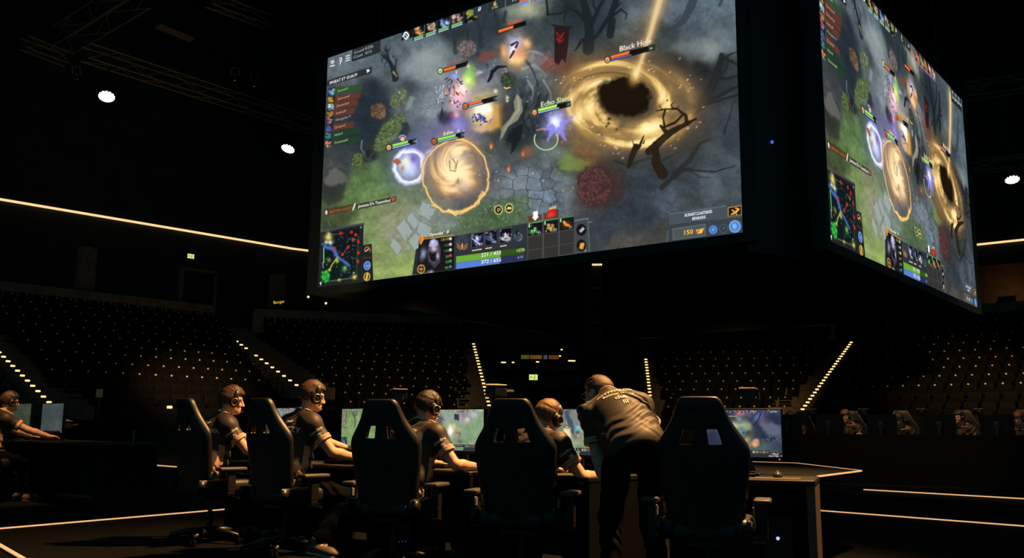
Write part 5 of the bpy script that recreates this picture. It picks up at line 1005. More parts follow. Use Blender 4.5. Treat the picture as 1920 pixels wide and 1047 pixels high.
# low plinth edged with light behind the last desk
P = [atz(1533, 891, .70), atz(1615, 881, .70), atz(1492, 867.2, .70), atz(1408, 865, .70)]
pt = thing('side_table', 'low black pointed table with a glowing edge behind the right end desk', 'table', (P[1].x, P[1].y, 0))
pp = [V3((p.x - P[1].x, p.y - P[1].y, 0)) for p in P]; pp.append(pp[0] + (pp[3] - pp[2]) * .9)
MB().prism([(p.x, p.y) for p in pp], .665, .69).build('table_top', M_RISER, pt); pc_ = pp[0].lerp(pp[3], .55); MB().cyl((pc_.x, pc_.y, .02), (pc_.x, pc_.y, .67), .05, n=14).cyl((pc_.x, pc_.y, 0), (pc_.x, pc_.y, .03), .26, .22, n=20).build('pedestal', M_BLACK, pt)
sb = MB()
for a, b in zip(pp[:3], pp[1:4]):
    d = b - a; sb.box((0, 0, .688), (d.length, .014, .012), Matrix.Translation((a + b) / 2) @ d.to_track_quat('X', 'Z').to_matrix().to_4x4())
sb.build('edge_light', M_LED2, pt)
# left riser under the left desk
LR0 = at(-6.6, 11, 1)
# ------------------------------------------------------------------ desks
DESK_H = .71
def desk(x, y, head, L, D, lab, h=DESK_H, z=0.0, tower=False):
    """(x, y): middle of the sitter's edge; head: the way the sitter looks"""
    t = thing('gaming_desk', lab, 'desk', (x, y, z), rz(head))
    MB().box((0, D / 2, h - .018), (L, D, .036), None, .006, 1).build('desk_top', M_DESK, t)
    for s in (-1, 1): MB().box((s * (L / 2 - .03), D / 2, (h - .037) / 2), (.055, D - .02, h - .037), None, .004, 1).build('side_panel', M_RISER, t)
    MB().box((0, D - .05, (h + .03) / 2), (L - .12, .025, h - .1)).build('front_panel', M_BLACK, t)
    MB().box((0, D - .12, h - .1), (L - .14, .10, .04)).build('cable_tray', M_BLACK, t); return t
R5, F5 = az(110.5), az(20.5)
R1 = V3((.75, -.661, 0)).normalized(); F1 = V3((.661, .75, 0)).normalized(); H1 = math.degrees(math.atan2(F1.x, F1.y))
D5 = V3((1.555, 6.44, 0)); E0 = V3((.12, 6.83, 0))
d5 = desk(D5.x, D5.y, 20.5, .98, .72, 'black gaming desk at the right end with a mouse on its pad')
for q_ in bpy.data.objects:
    if q_.parent == d5 and q_.name.startswith('side_panel') and sum(v.co.x for v in q_.data.vertices) > 0: q_.data.materials[0] = mat('warm-lit desk end panel', (.15, .085, .042), .5, .0)  # warm light on the black end panel, put into its colour
DESKS = []
names = ('black gaming desk under the monitor beside the standing man', 'black gaming desk of the dark-haired third player', 'black gaming desk of the tall second player', 'black gaming desk at the far left end of the players row')
for i in range(4):
    c = E0 - R1 * (1.13 * i); DESKS.append(c); desk(c.x, c.y, H1, 1.10, .72, names[i])
# ------------------------------------------------------------------ monitors
PICS = paint_all_monitors()
SW, SHH = .60, .345
def monitor(x, y, head, ztop, lab, pic=None, sw=SW, sh=SHH, base=DESK_H, grp=None):
    t = thing('monitor', lab, 'monitor', (x, y, base), rz(head), grp); zb_ = ztop - sh - base
    MB().box((0, .028, zb_ + sh / 2 - .008), (sw + .022, .04, sh + .04), None, .006, 1).build('casing', M_GLOSS, t)
    if pic is not None:
        me_ = picture_mesh('monitor_picture', pic, sw, sh); me_.materials.append(M_PIC2); o = bpy.data.objects.new('screen', me_); COL.objects.link(o); o.parent = t; o.location = (0, .005, zb_)
    MB().box((0, .11, (zb_ + sh * .6) / 2), (.06, .035, zb_ + sh * .6), None, .008, 1).box((0, .075, zb_ + sh * .5), (.10, .06, .10)).build('stand', M_BLACK, t)
    MB().box((0, .08, .008), (.26, .20, .014), None, .005, 1).build('base', M_BLACK, t)
    MB().ball((sw / 2 - .02, .006, zb_ - .014), .004).build('power_light', glow('white pilot', lin((220, 220, 230)), 1.0), t); return t
M_PIC2 = picture_mat('monitor picture', 1.0)
spec = [((1385, 6.98), 18, 769, 4, 'bright monitor on the right end desk showing a dark blue fight scene'), ((1072, 7.25), H1, 768, 3, 'monitor between the leaning man and the fourth player, with a teal fight scene'),
        ((858, 8.0), H1, 768.5, 2, 'monitor of the third player showing a bright green battlefield'), ((680, 8.55), H1, 767, 1, 'monitor partly hidden behind the third gaming chair, showing plain green ground'),
        ((536, 9.2), H1, 766, 0, 'farthest monitor of the row, grey picture half hidden by the second player')]
MON = []
for (px, Y), hd, py, k, lab in spec:
    p = at(px, py, Y); MON.append(p); monitor(p.x, p.y, hd, p.z, lab, PICS[k], grp='players monitors')
# keyboards, mice, mats
def keyboard(x, y, head, lab, base=DESK_H, grp='players keyboards'):
    t = thing('keyboard', lab, 'keyboard', (x, y, base), rz(head), grp); MB().box((0, 0, .014), (.40, .14, .022), None, .005, 1).build('keyboard_base', M_GLOSS, t)
    k = MB()
    for r_ in range(5):
        for c in range(14):
            if r_ == 0 and 3 < c < 9: continue
            k.box((-.182 + c * .028, -.05 + r_ * .026, .03), (.023, .021, .012))
        if r_ == 0: k.box((-.014, -.05, .03), (.13, .021, .012))
    k.build('keys', M_NYLON, t); return t
def mouse(x, y, head, lab, base=DESK_H, grp='players mice'):
    t = thing('computer_mouse', lab, 'mouse', (x, y, base), rz(head), grp); b = MB().ball((0, 0, .008), (.033, .062, .034), None, 16, 10).b
    for v in b.verts: v.co.z = max(v.co.z, .0)
    m = MB(); m.b.free(); m.b = b; m.build('shell', mat('mouse shell', (.06, .05, .04), .25), t, True)
    MB().cyl((-.005, .035, .035), (.005, .035, .035), .010, n=10).build('scroll_wheel', M_BLACK, t)
    MB().tube([(0, .06, .01), (.01, .12, .006), (-.02, .22, .005), (.0, .30, .005)], .003, 6).build('cord', M_BLACK, t); return t
def mat_pad(x, y, head, w_, d, lab, base=DESK_H, grp='players mouse mats'):
    tag(MB().box((0, 0, .002), (w_, d, .004), None, .001, 1).build('mouse_mat', M_PAD, None, False, (x, y, base), rz(head)), lab, 'mouse mat', grp)
q = D5 + F5 * .17 + R5 * .08; mat_pad(q.x, q.y, 20.5, .62, .30, 'dark mouse mat on the right end desk')
q = D5 + F5 * .26 - R5 * .12; keyboard(q.x, q.y, 14, 'black keyboard on the right end desk, left of the mouse', DESK_H + .004)
q = at(1458, 884, 6.62); mouse(q.x, q.y, 18, 'round black mouse on the right end desk, keyboard at its left', DESK_H + .004)
kn = ('beside the standing man', 'of the third player', 'of the second player', 'of the first player at far left')
for i, c in enumerate(DESKS):
    q = c + F1 * .20 + R1 * .05; mat_pad(q.x, q.y, H1, .80, .36, f'dark mouse mat on the desk {kn[i]}')
    q = c + F1 * .24 - R1 * .12; keyboard(q.x, q.y, H1 - 6, f'black keyboard on the desk {kn[i]}', DESK_H + .004)
# computer tower below the right end desk, its pilot lamp lit
q = D5 + F5 * .34 + R5 * .22
pc = thing('computer_tower', 'black computer tower with a blue pilot lamp under the right end desk', 'computer', (q.x, q.y, 0), rz(18))
MB().box((0, 0, .24), (.21, .42, .44), None, .008, 1).build('tower_case', M_BLACK, pc)
MB().ball((0, -.213, .315), .012).build('pilot_lamp', glow('blue white pilot', lin((150, 170, 255)), 1.6), pc)
MB().box((-.09, -.12, .01), (.03, .06, .02)).box((.09, -.12, .01), (.03, .06, .02)).box((-.09, .12, .01), (.03, .06, .02)).box((.09, .12, .01), (.03, .06, .02)).build('feet', M_NYLON, pc)
q = DESKS[1] + F1 * .36 - R1 * .36
pc2 = thing('computer_tower', 'black computer tower with tiny violet lamps under the third desk', 'computer', (q.x, q.y, 0), rz(H1)); MB().box((0, 0, .24), (.21, .42, .44), None, .008, 1).build('tower_case', M_BLACK, pc2)
vl = MB()
for k in range(4): vl.ball((-.06 + .04 * k, -.213, .10 + .006 * k), .005)
vl.build('pilot_lamps', glow('violet pilot', lin((70, 60, 150)), .8), pc2)
# cameras on goose necks behind the monitors
def stage_camera(px, py, Y, head, lab):
    p = at(px, py, Y); t = thing('video_camera', lab, 'camera', (p.x, p.y, DESK_H), rz(head), 'player cameras'); h = p.z - DESK_H
    MB().tube([(0, 0, 0), (0, .01, h * .5), (0, 0, h - .04)], .012, 8).build('pole', M_BLACK, t); MB().box((0, 0, .01), (.10, .10, .02)).build('clamp', M_BLACK, t)
    MB().box((0, 0, h), (.09, .17, .08), None, .012, 2).build('camera_body', M_NYLON, t); MB().cyl((0, -.08, h), (0, -.15, h), .032, .036, 16).build('lens', M_GLOSS, t)
    MB().box((0, .02, h + .062), (.13, .19, .012), Matrix.Translation((0, 0, 0)), .004, 1).build('sun_hood', M_STEEL, t); MB().tube([(.03, .08, h + .03), (.05, .05, h + .075), (.03, -.05, h + .075), (.02, -.06, h + .04)], .007, 6).build('carry_handle', M_NYLON, t); MB().box((-.075, -.01, h + .01), (.01, .09, .06)).build('side_monitor', M_NYLON, t)
stage_camera(1404, 745, 7.25, 200, 'small video camera on a pole above the right end monitor')
stage_camera(746, 744, 8.7, 160, 'small video camera on a pole behind the third gaming chair')
stage_camera(930, 737, 7.9, 250, 'small video camera on a pole above the fourth gaming chair')

# ------------------------------------------------------------------ gaming chair
def lerp_tab(tab, x):
    for (a, p), (b, q) in zip(tab[:-1], tab[1:]):
        if x <= b: return p + (q - p) * max(0, (x - a) / (b - a))
    return tab[-1][1]
WT = [(.43, .225), (.50, .240), (.60, .252), (.72, .266), (.84, .280), (.915, .289), (.955, .272), (1.0, .238), (1.05, .202), (1.10, .170), (1.15, .151), (1.19, .140), (1.215, .124), (1.23, .104)]
def backrest_mesh():
    zs = [.43, .445, .55, .70, .84, .90, .945, .99, 1.035, 1.08, 1.14, 1.185, 1.212, 1.23]
    b = bmesh.new(); F_, K_ = [], []; lay = b.edges.layers.float.new('crease_edge'); vl_ = b.verts.layers.float.new('crease_vert')
    for z in zs:
        w_ = lerp_tab(WT, z); t = min(1, max(0, (z - .945) / .09)); ho = .128 + (.100 - .128) * t; hi_ = .040 + (.028 - .040) * t
        if z > 1.035: k = w_ / .21; ho, hi_ = .100 * k, .028 * k
        xs = [-w_, -w_ * .86, -ho, -hi_, 0, hi_, ho, w_ * .86, w_]
        rf, rk = [], []
        for j, x in enumerate(xs):
            n = abs(x) / w_; y = -.27 - (z - .9) * .16
            wing = (.075 * n ** 3) * (1 if z < .95 else max(.25, 1 - (z - .95) * 3.2)); th = .075 if 1 <= j <= 7 else .045
            if z > 1.2: th *= .8
            rf.append(b.verts.new((x, y + wing + th / 2, z))); rk.append(b.verts.new((x, y + wing - th / 2, z)))
        F_.append(rf); K_.append(rk)
    n, m_ = len(zs), 9; cell = {}
    for i in range(n - 1):
        for j in range(m_ - 1):
            hole = j in (2, 5) and zs[i] >= .944 and zs[i + 1] <= 1.036
            cell[i, j] = not hole
            if not hole:
                b.faces.new((F_[i][j], F_[i][j + 1], F_[i + 1][j + 1], F_[i + 1][j])); b.faces.new((K_[i][j], K_[i + 1][j], K_[i + 1][j + 1], K_[i][j + 1]))
    def side(a, c, a2, c2): b.faces.new((a, c, c2, a2))
    for i in range(n - 1):
        for j in range(m_ - 1):
            if not cell[i, j]: continue
            if not cell.get((i - 1, j), False): side(F_[i][j], F_[i][j + 1], K_[i][j], K_[i][j + 1])
            if not cell.get((i + 1, j), False): side(F_[i + 1][j + 1], F_[i + 1][j], K_[i + 1][j + 1], K_[i + 1][j])
            if not cell.get((i, j - 1), False): side(F_[i + 1][j], F_[i][j], K_[i + 1][j], K_[i][j])
            if not cell.get((i, j + 1), False): side(F_[i][j + 1], F_[i + 1][j + 1], K_[i][j + 1], K_[i + 1][j + 1])
    hv = set()
    for i, z in enumerate(zs):
        if .944 <= z <= 1.036:
            for j in (2, 3, 5, 6): hv |= {F_[i][j], K_[i][j]}
    b.edges.ensure_lookup_table()
    for e in b.edges:
        if e.verts[0] in hv and e.verts[1] in hv and sum(1 for f in e.link_faces) == 2:
            n1, n2 = [f for f in e.link_faces]; n1.normal_update(); n2.normal_update()
            if abs(n1.normal.dot(n2.normal)) < .6: e[lay] = .8
    for i, z in enumerate(zs):
        if abs(z - .945) < .002 or abs(z - 1.035) < .002:
            for j in (2, 3, 5, 6): F_[i][j][vl_] = .75; K_[i][j][vl_] = .75
    m = MB(); m.b.free(); m.b = b; return m
def gaming_chair():
    t = thing('gaming_chair', 'chair', 'chair')
    bk = subsurf(backrest_mesh().build('backrest', M_LEATHER, t, True), 2)
    lettering('lettering', 'AMPSDEN', .042, M_LOGO, bk, Matrix.Translation((0, -.5, 1.115)) @ Matrix.Rotation(PI / 2, 4, 'X'), onto=bvh_of(bk), push=.2)
    tr = MB(); 
    for s in (-1, 1): tr.tube([(s * .105, -.285, 1.042), (s * .03, -.285, 1.042), (s * .042, -.272, .938), (s * .13, -.272, .938)], .009, 6, True)
    tr.build('slot_trim', M_NYLON, bk)
    se = MB(); se.box((0, .02, .43), (.40, .50, .11), None, .04, 3)
    for s in (-1, 1): se.box((s * .225, .02, .445), (.11, .48, .13), Matrix.Rotation(0, 4, 'Z'), .045, 3)
    se.build('seat', M_LEATHER, t, True)
    for s in (-1, 1):
        a = MB().box((s * .335, .0, .605), (.105, .27, .035), None, .014, 3).build('armrest', mat('armrest pad', (.05, .045, .04), .5), t, True)
        MB().box((s * .335, .0, .50), (.055, .08, .18), None, .01, 2).box((s * .29, .0, .38), (.14, .07, .03), None, .006, 1).box((s * .335, 0, .40), (.05, .065, .06)).build('armrest_post', M_NYLON, a)
        h = MB().box((s * .262, -.225, .46), (.03, .10, .10), None, .012, 2).cyl((s * .25, -.235, .46), (s * .285, -.235, .46), .045, n=18).build('hinge_cover', M_NYLON, t, True)
        MB().box((s * .287, -.225, .52), (.012, .055, .06), Matrix.Rotation(-.15, 4, 'X'), .004, 1).build('hinge_plate', M_STEEL, h)
    MB().box((0, .0, .355), (.24, .30, .05), None, .01, 1).cyl((.1, .05, .35), (.34, .09, .35), .009, n=8).build('tilt_mechanism', M_NYLON, t)
    MB().cyl((0, 0, .10), (0, 0, .24), .032, n=16).cyl((0, 0, .24), (0, 0, .395), .02, n=16).build('gas_lift', M_NYLON, t)
    MB().cyl((0, 0, .075), (0, 0, .13), .055, .045, n=18).build('hub', M_NYLON, t)
    for k in range(5):
        a = 2 * PI * (k + .3) / 5; d = V3((math.cos(a), math.sin(a), 0)); Rm = Matrix.Rotation(a, 4, 'Z')
        l = MB(); l.tube([d * .03 + V3((0, 0, .11)), d * .17 + V3((0, 0, .105)), d * .33 + V3((0, 0, .078))], [.034, .027, .019], 8); lo = l.build('base_leg', M_NYLON, t, True)
        c = MB(); p = d * .335; s_ = V3((-d.y, d.x, 0))
        for s in (-1, 1): c.cyl(p + s_ * (.008 * s) + V3((0, 0, .029)), p + s_ * (.024 * s) + V3((0, 0, .029)), .029, n=14)
        c.cyl(p + V3((0, 0, .03)), p + V3((0, 0, .075)), .010, n=8); c.build('caster', M_GLOSS, lo)
    return t
def bvh_of(o):
    me_ = o.data; return BVHTree.FromPolygons([v.co.copy() for v in me_.vertices], [tuple(p.vertices) for p in me_.polygons])
CH = gaming_chair()
def place_chair(px, Y, head, lift, lab, first=False, base=0.0, origin=None):
    o = CH if first else copy_tree(CH)
    if origin is None:
        p = PX(px, Y) + az(head) * .28
    else: p = V3(origin)
    o.location = (p.x, p.y, base); o.rotation_euler = (0, 0, rz(head)); o['label'] = lab; o['group'] = 'gaming chairs'
    for ch in [q for q in bpy.data.objects if q.parent == o]:
        if not ch.name.startswith(('base_leg', 'hub', 'gas_lift')): ch.location.z = lift
    return p
CHAIRS = [place_chair(1313, 5.62, 17, 0, 'empty gaming chair at the right end, widest in view, seen from behind', True),
          place_chair(960, 6.2, 16, 0, 'gaming chair of the fourth player, left of the leaning man'),
          place_chair(716, 6.9, 17, .012, 'gaming chair in front of the dark-haired third player'),
          place_chair(492, 7.7, 38, .04, 'gaming chair turned right, before the tall second player'),
          place_chair(350, 8.5, 44, .06, 'leftmost gaming chair of the row, before the first player')]
# ------------------------------------------------------------------ people: smooth surfaces grown over a posed skeleton
class Field:
    """a distance field on a box; primitives melt together, then become one continuous mesh"""
    def __init__(s, lo, hi, h):
        s.lo = np.array(lo, np.float32); s.h = h; s.n = np.ceil((np.array(hi) - s.lo) / h).astype(int) + 1
        s.D = np.full(tuple(s.n), .3, np.float32)
    def _blk(s, lo, hi):
        a = np.clip(np.floor((np.array(lo) - s.lo) / s.h).astype(int), 0, s.n - 1); b = np.clip(np.ceil((np.array(hi) - s.lo) / s.h).astype(int) + 1, 1, s.n)
        if (b <= a).any(): return None, None
        g = np.meshgrid(*[s.lo[i] + s.h * np.arange(a[i], b[i], dtype=np.float32) for i in range(3)], indexing='ij')
        return (slice(a[0], b[0]), slice(a[1], b[1]), slice(a[2], b[2])), np.stack(g, -1)
    def _mix(s, w, d, k):
        o = s.D[w]
        h = np.clip(.5 + .5 * (o - d) / k, 0, 1); s.D[w] = o * (1 - h) + d * h - k * h * (1 - h)
    def cap(s, a, b, ra, rb=None, k=.012, flat=None):
        rb = ra if rb is None else rb; a, b = np.array(a, np.float32), np.array(b, np.float32); m = max(ra, rb) * 1.3 + .05
        w, p = s._blk(np.minimum(a, b) - m, np.maximum(a, b) + m)
        if w is None: return s
        e = b - a; L = max(float(e @ e), 1e-9); q = p - a; t = np.clip(q @ e / L, 0, 1); v = q - t[..., None] * e
        if flat is not None:
            ax, f = np.array(flat[0], np.float32), flat[1]; c = v @ ax; v = v + (c * (f - 1))[..., None] * ax
        s._mix(w, np.sqrt((v ** 2).sum(-1)) - (ra + t * (rb - ra)), k); return s
    def ell(s, c, r, R=None, k=.02):
        c = np.array(c, np.float32); m = max(r) + .06; w, p = s._blk(c - m, c + m)
        if w is None: return s
        q = p - c
        if R is not None: q = q @ np.array(R, np.float32)      # columns of R are the local axes
        r = np.array(r, np.float32); l = np.sqrt(((q / r) ** 2).sum(-1)); g = np.sqrt(((q / r ** 2) ** 2).sum(-1)) + 1e-6
        s._mix(w, l * (l - 1) / g, k); return s
    def cut(s, p, n):                                           # keep the side n points away from
        g = np.meshgrid(*[s.lo[i] + s.h * np.arange(s.n[i], dtype=np.float32) for i in range(3)], indexing='ij')
        d = sum((g[i] - p[i]) * n[i] for i in range(3)); s.D = np.maximum(s.D, d.astype(np.float32)); return s
    def grid(s): return np.stack(np.meshgrid(*[s.lo[i] + s.h * np.arange(s.n[i], dtype=np.float32) for i in range(3)], indexing='ij'), -1)
    def mesh(s):
        D = s.D; ins = D < 0; nx, ny, nz = D.shape
        c = np.zeros((nx - 1, ny - 1, nz - 1), np.int8)
        for dx in (0, 1):
            for dy in (0, 1):
                for dz in (0, 1): c += ins[dx:nx - 1 + dx, dy:ny - 1 + dy, dz:nz - 1 + dz]
        act = (c > 0) & (c < 8); idx = np.full(act.shape, -1, np.int64); cells = np.argwhere(act); idx[act] = np.arange(len(cells))
        acc = np.zeros((len(cells), 3)); cnt = np.zeros(len(cells)); off = [(i, j, k) for i in (0, 1) for j in (0, 1) for k in (0, 1)]
        for a in off:
            for ax in range(3):
                if a[ax]: continue
                b = list(a); b[ax] = 1
                da = D[cells[:, 0] + a[0], cells[:, 1] + a[1], cells[:, 2] + a[2]]; db = D[cells[:, 0] + b[0], cells[:, 1] + b[1], cells[:, 2] + b[2]]
                x = (da < 0) != (db < 0); t = np.where(x, da / np.where(x, da - db, 1), 0)
                P = np.array(a, float)[None, :] + 0 * t[:, None]; P[:, ax] += t; acc += P * x[:, None]; cnt += x
        V = s.lo + (cells + acc / np.maximum(cnt, 1)[:, None]) * s.h; F = []
        for ax in range(3):
            u, v = (ax + 1) % 3, (ax + 2) % 3
            sl0 = [slice(None)] * 3; sl1 = [slice(None)] * 3; sl0[ax] = slice(0, -1); sl1[ax] = slice(1, None)
            A, B = ins[tuple(sl0)], ins[tuple(sl1)]; e = np.argwhere(A != B)
            e = e[(e[:, u] > 0) & (e[:, v] > 0) & (e[:, u] < D.shape[u] - 1) & (e[:, v] < D.shape[v] - 1)]
            if not len(e): continue
            def ci(du, dv): q = e.copy(); q[:, u] += du; q[:, v] += dv; return idx[q[:, 0], q[:, 1], q[:, 2]]
            q = np.stack([ci(-1, -1), ci(0, -1), ci(0, 0), ci(-1, 0)], -1); fl = ~A[e[:, 0], e[:, 1], e[:, 2]]; q[fl] = q[fl][:, ::-1]; F.append(q)
        F = np.concatenate(F); F = F[(F >= 0).all(1)]
        me_ = bpy.data.meshes.new('grown'); me_.vertices.add(len(V)); me_.vertices.foreach_set('co', V.astype(np.float32).ravel())
        me_.loops.add(len(F) * 4); me_.loops.foreach_set('vertex_index', F.astype(np.int32).ravel()); me_.polygons.add(len(F)); me_.polygons.foreach_set('loop_start', np.arange(0, len(F) * 4, 4, dtype=np.int32)); me_.update(calc_edges=True)
        return me_
def arr(v): return np.array(v[:], np.float32)
def ik(a, b, l1, l2, hint):
    a, b, hint = V3(a), V3(b), V3(hint); d = b - a; L = min(d.length, (l1 + l2) * .995); x = d.normalized(); c = (l1 * l1 + L * L - l2 * l2) / (2 * L); h = math.sqrt(max(0, l1 * l1 - c * c))
    y = hint - x * hint.dot(x); y.normalize(); return a + x * c + y * h, a + x * L
def frame(f, up=(0, 0, 1)):
    f = V3(f).normalized(); r = f.cross(V3(up)).normalized(); return r, f, r.cross(f)
def hand(fd, wrist, fwd, palm_n, side, curl, sc=1.0, thick=1.0):
    """palm and five fingers; fwd: along the hand, palm_n: out of the back of the hand, side: towards the thumb"""
    w_, f, n, s_ = V3(wrist), V3(fwd).normalized(), V3(palm_n).normalized(), V3(side).normalized()
    pc = w_ + f * .045 * sc
    fd.ell(arr(pc), (.042 * sc, .050 * sc, .019 * sc), np.stack([arr(s_), arr(f), arr(n)], 1), .012)
    for i, (o, L) in enumerate(((.030, .072), (.010, .080), (-.010, .075), (-.029, .060))):
        p = w_ + f * .085 * sc + s_ * o * sc; a = .25 + curl * .5
        for L_, r_ in ((L * .46, .0095), (L * .30, .0088), (L * .26, .0078)):
            d = f * math.cos(a) - n * math.sin(a); q = p + d * L_ * sc; fd.cap(arr(p), arr(q), r_ * sc * thick, r_ * .94 * sc * thick, .004); p = q; a += curl * .55
    p = w_ + f * .03 * sc + s_ * .034 * sc - n * .006
    for L_, r_, k in ((.034, .0125, .5), (.030, .0105, .9), (.022, .009, 1.3)):
        d = (s_ * (1.1 - k * .6) + f * (.5 + k * .4) - n * .35 * k * .6).normalized(); q = p + d * L_ * sc; fd.cap(arr(p), arr(q), r_ * sc * thick, r_ * .92 * sc * thick, .006); p = q

def person(lab, loc, head_deg, J, hair='short', headset=True, res=.0065, shirt_m=None, skin_m=None, sc=1.0, wear=None, hair_col=(.05, .025, .012), panel=True, pale_sole=False, group=None):
    """J: joints in the person's own frame (+Y the way the person faces)"""
    t = thing('person', lab, 'person', loc, rz(head_deg), group); t.scale = (sc, sc, sc)
    S = {k: V3(v) for k, v in J.items() if not isinstance(v, (int, float, str))}
    pel, chest, neck, hc = S['pelvis'], S['chest'], S['neck'], S['head']
    LS, RS, LE, RE, LW, RW = S['ls'], S['rs'], S['le'], S['re'], S['lw'], S['rw']
    LH, RH, LK, RK, LA, RA = S['lh'], S['rh'], S['lk'], S['rk'], S['la'], S['ra']
    sp = (neck - pel).normalized(); rt = (RS - LS).normalized(); fw = sp.cross(rt) * -1
    fw = rt.cross(sp) * -1; fw.normalize()
    if fw.dot(V3(J.get('fwd', (0, 1, 0)))) < 0: fw = -fw
    TR = np.stack([arr(rt), arr(fw), arr(sp)], 1)
    hf, hup = V3(J['hfwd']).normalized(), V3(J.get('hup', (0, 0, 1))); hr, hf, hu = frame(hf, hup); HR = np.stack([arr(hr), arr(hf), arr(hu)], 1)
    def HP(x, y, z): return hc + hr * x + hf * y + hu * z
    pts = list(S[k] for k in S if k not in ('hfwd', 'hup', 'fwd')); lo = [min(p[i] for p in pts) - .2 for i in range(3)]; hi_ = [max(p[i] for p in pts) + .2 for i in range(3)]; lo[2] = max(lo[2], -.03)
    def torso(f, g=0.0):
        f.ell(arr(pel + sp * .02), (.172 + g, .125 + g, .135 + g), TR, .03); f.ell(arr(pel.lerp(chest, .45)), (.148 + g * 1.4, .112 + g * 1.5, .17 + g), TR, .04)
        if g: f.cap(arr(pel + sp * .03), arr(chest + sp * .06), .118 + g, .122 + g, .06, (arr(rt), .74))
        f.ell(arr(chest + sp * .01), (.168 + g, .118 + g, .165 + g), TR, .04); f.ell(arr(chest.lerp(neck, .5) - fw * .012), (.15 + g, .095 + g, .10 + g), TR, .04)
        f.cap(arr(LS), arr(RS), .062 + g, None, .03); f.cap(arr(LS), arr(neck + sp * .02), .058 + g, .045 + g, .035); f.cap(arr(RS), arr(neck + sp * .02), .058 + g, .045 + g, .035)
    # --- the body, one surface
    f = Field(lo, hi_, res); torso(f)
    f.cap(arr(neck - sp * .02), arr(HP(0, -.018, -.075)), .058, .052, .02)
    f.ell(arr(HP(0, -.008, .028)), (.077, .097, .092), HR, .02); f.ell(arr(HP(0, .034, -.03)), (.063, .058, .088), HR, .025); f.ell(arr(HP(0, .046, -.078)), (.048, .046, .04), HR, .025); f.ell(arr(HP(0, .084, -.094)), (.020, .014, .014), HR, .014)
    f.cap(arr(HP(0, .093, .012)), arr(HP(0, .113, -.028)), .009, .014, .010); f.ell(arr(HP(-.012, .103, -.033)), (.009, .009, .007), HR, .006); f.ell(arr(HP(.012, .103, -.033)), (.009, .009, .007), HR, .006)
    f.cap(arr(HP(-.05, .076, .024)), arr(HP(.05, .076, .024)), .013, None, .014); f.ell(arr(HP(0, .092, -.060)), (.024, .010, .006), HR, .006); f.ell(arr(HP(0, .090, -.071)), (.020, .010, .006), HR, .006)
    for s in (-1, 1):
        f.ell(arr(HP(s * .046, .066, -.03)), (.022, .02, .018), HR, .016)
        if not headset or True: f.ell(arr(HP(s * .081, -.004, -.012)), (.011, .022, .033), HR, .008); f.ell(arr(HP(s * .085, -.006, -.030)), (.008, .014, .014), HR, .006)
    for A, E, W in ((LS, LE, LW), (RS, RE, RW)):
        f.cap(arr(A), arr(E), .052, .041, .02); f.cap(arr(E), arr(E.lerp(W, .35)), .041, .043, .015); f.cap(arr(E.lerp(W, .3)), arr(W), .043, .028, .015, None)
    for A, K, B in ((LH, LK, LA), (RH, RK, RA)):
        f.cap(arr(A), arr(K), .086, .058, .03); f.cap(arr(K), arr(K.lerp(B, .35)), .055, .056, .02); f.cap(arr(K.lerp(B, .3)), arr(B), .056, .038, .02); f.cap(arr(B), arr(B + V3((0, .08, -.03))), .035, .03, .02)
    for sd, E, W in ((-1, LE, LW), (1, RE, RW)):
        hd = S.get('lhd' if sd < 0 else 'rhd', W - E); pn = V3(J.get('lpn' if sd < 0 else 'rpn', (0, 0, 1))); hd = hd.normalized(); s_ = hd.cross(pn).normalized() * (-sd); pn = (s_.cross(hd) * -sd).normalized() if False else pn
        hand(f, W, hd, pn, s_, J.get('curl', .35))
    body = link('body', f.mesh(), skin_m or M_SKIN, t, True)
    ey = MB()
    for s in (-1, 1): ey.ball(HP(s * .032, .083, .004), .0125)
    ey.build('eyes', mat('eye', (.5, .45, .4), .2), t, True)
    # --- jersey
    nz = lambda p, a: a * (np.sin(p @ np.array([33, 26, 44.]) + 2.6 * np.sin(p @ np.array([9., 17, 12]))) * np.clip(np.sin(p @ np.array([7., -5, 11])) * .8 + .4, 0, 1) + .5 * np.sin(p @ np.array([-52, 40, 61.]) + 2 * np.sin(p @ np.array([15., -11, 19]))) * np.clip(np.sin(p @ np.array([-9., 8, 6]) + 1) * .8 + .3, 0, 1))
    f = Field(lo, hi_, res); torso(f, .021); f.ell(arr(pel + sp * .0), (.180, .140, .12), TR, .04)
    cuffs = MB(); SL = J.get('sleeve', .62)
    for A, E in ((LS, LE), (RS, RE)):
        f.cap(arr(A), arr(A.lerp(E, SL)), .073, .066, .03)
    g = f.grid(); f.D += nz(g, .010).astype(np.float32)
    for A, E in ((LS, LE), (RS, RE)):                             # straight hem at the end of each sleeve
        d = (E - A).normalized(); c = A.lerp(E, SL); q = g - arr(c); near = ((q ** 2).sum(-1) < .11 ** 2); f.D = np.where(near, np.maximum(f.D, q @ arr(d)), f.D)
    up = (HP(0, -.02, -.07) - neck).normalized(); f.cut(arr(neck + sp * .050 - fw * .0), arr((sp * .93 + fw * .36).normalized()))
    q = g - arr(pel - sp * .085); f.D = np.maximum(f.D, -(q @ arr(sp)))
    sh = link('jersey', f.mesh(), [shirt_m or M_SHIRT, M_PANEL], t, True)
    if panel:
        for p in sh.data.polygons:
            c = p.center; v = c - pel; h = v.dot(sp); x = v.dot(rt); y = v.dot(fw)
            if -.06 < h < .27 and abs(x) > .11 and abs(y + .03 - .05 * math.sin(h * 7 + .5)) < .030 + .06 * max(0, .2 - h) and (h > .10 or math.sin(h * 150 + y * 90) > -.1): p.material_index = 1
    # collar and cuffs
    cr = MB(); ctr = neck + sp * .048; n_ = (sp * .93 + fw * .36).normalized(); a_ = rt; b_ = n_.cross(a_)
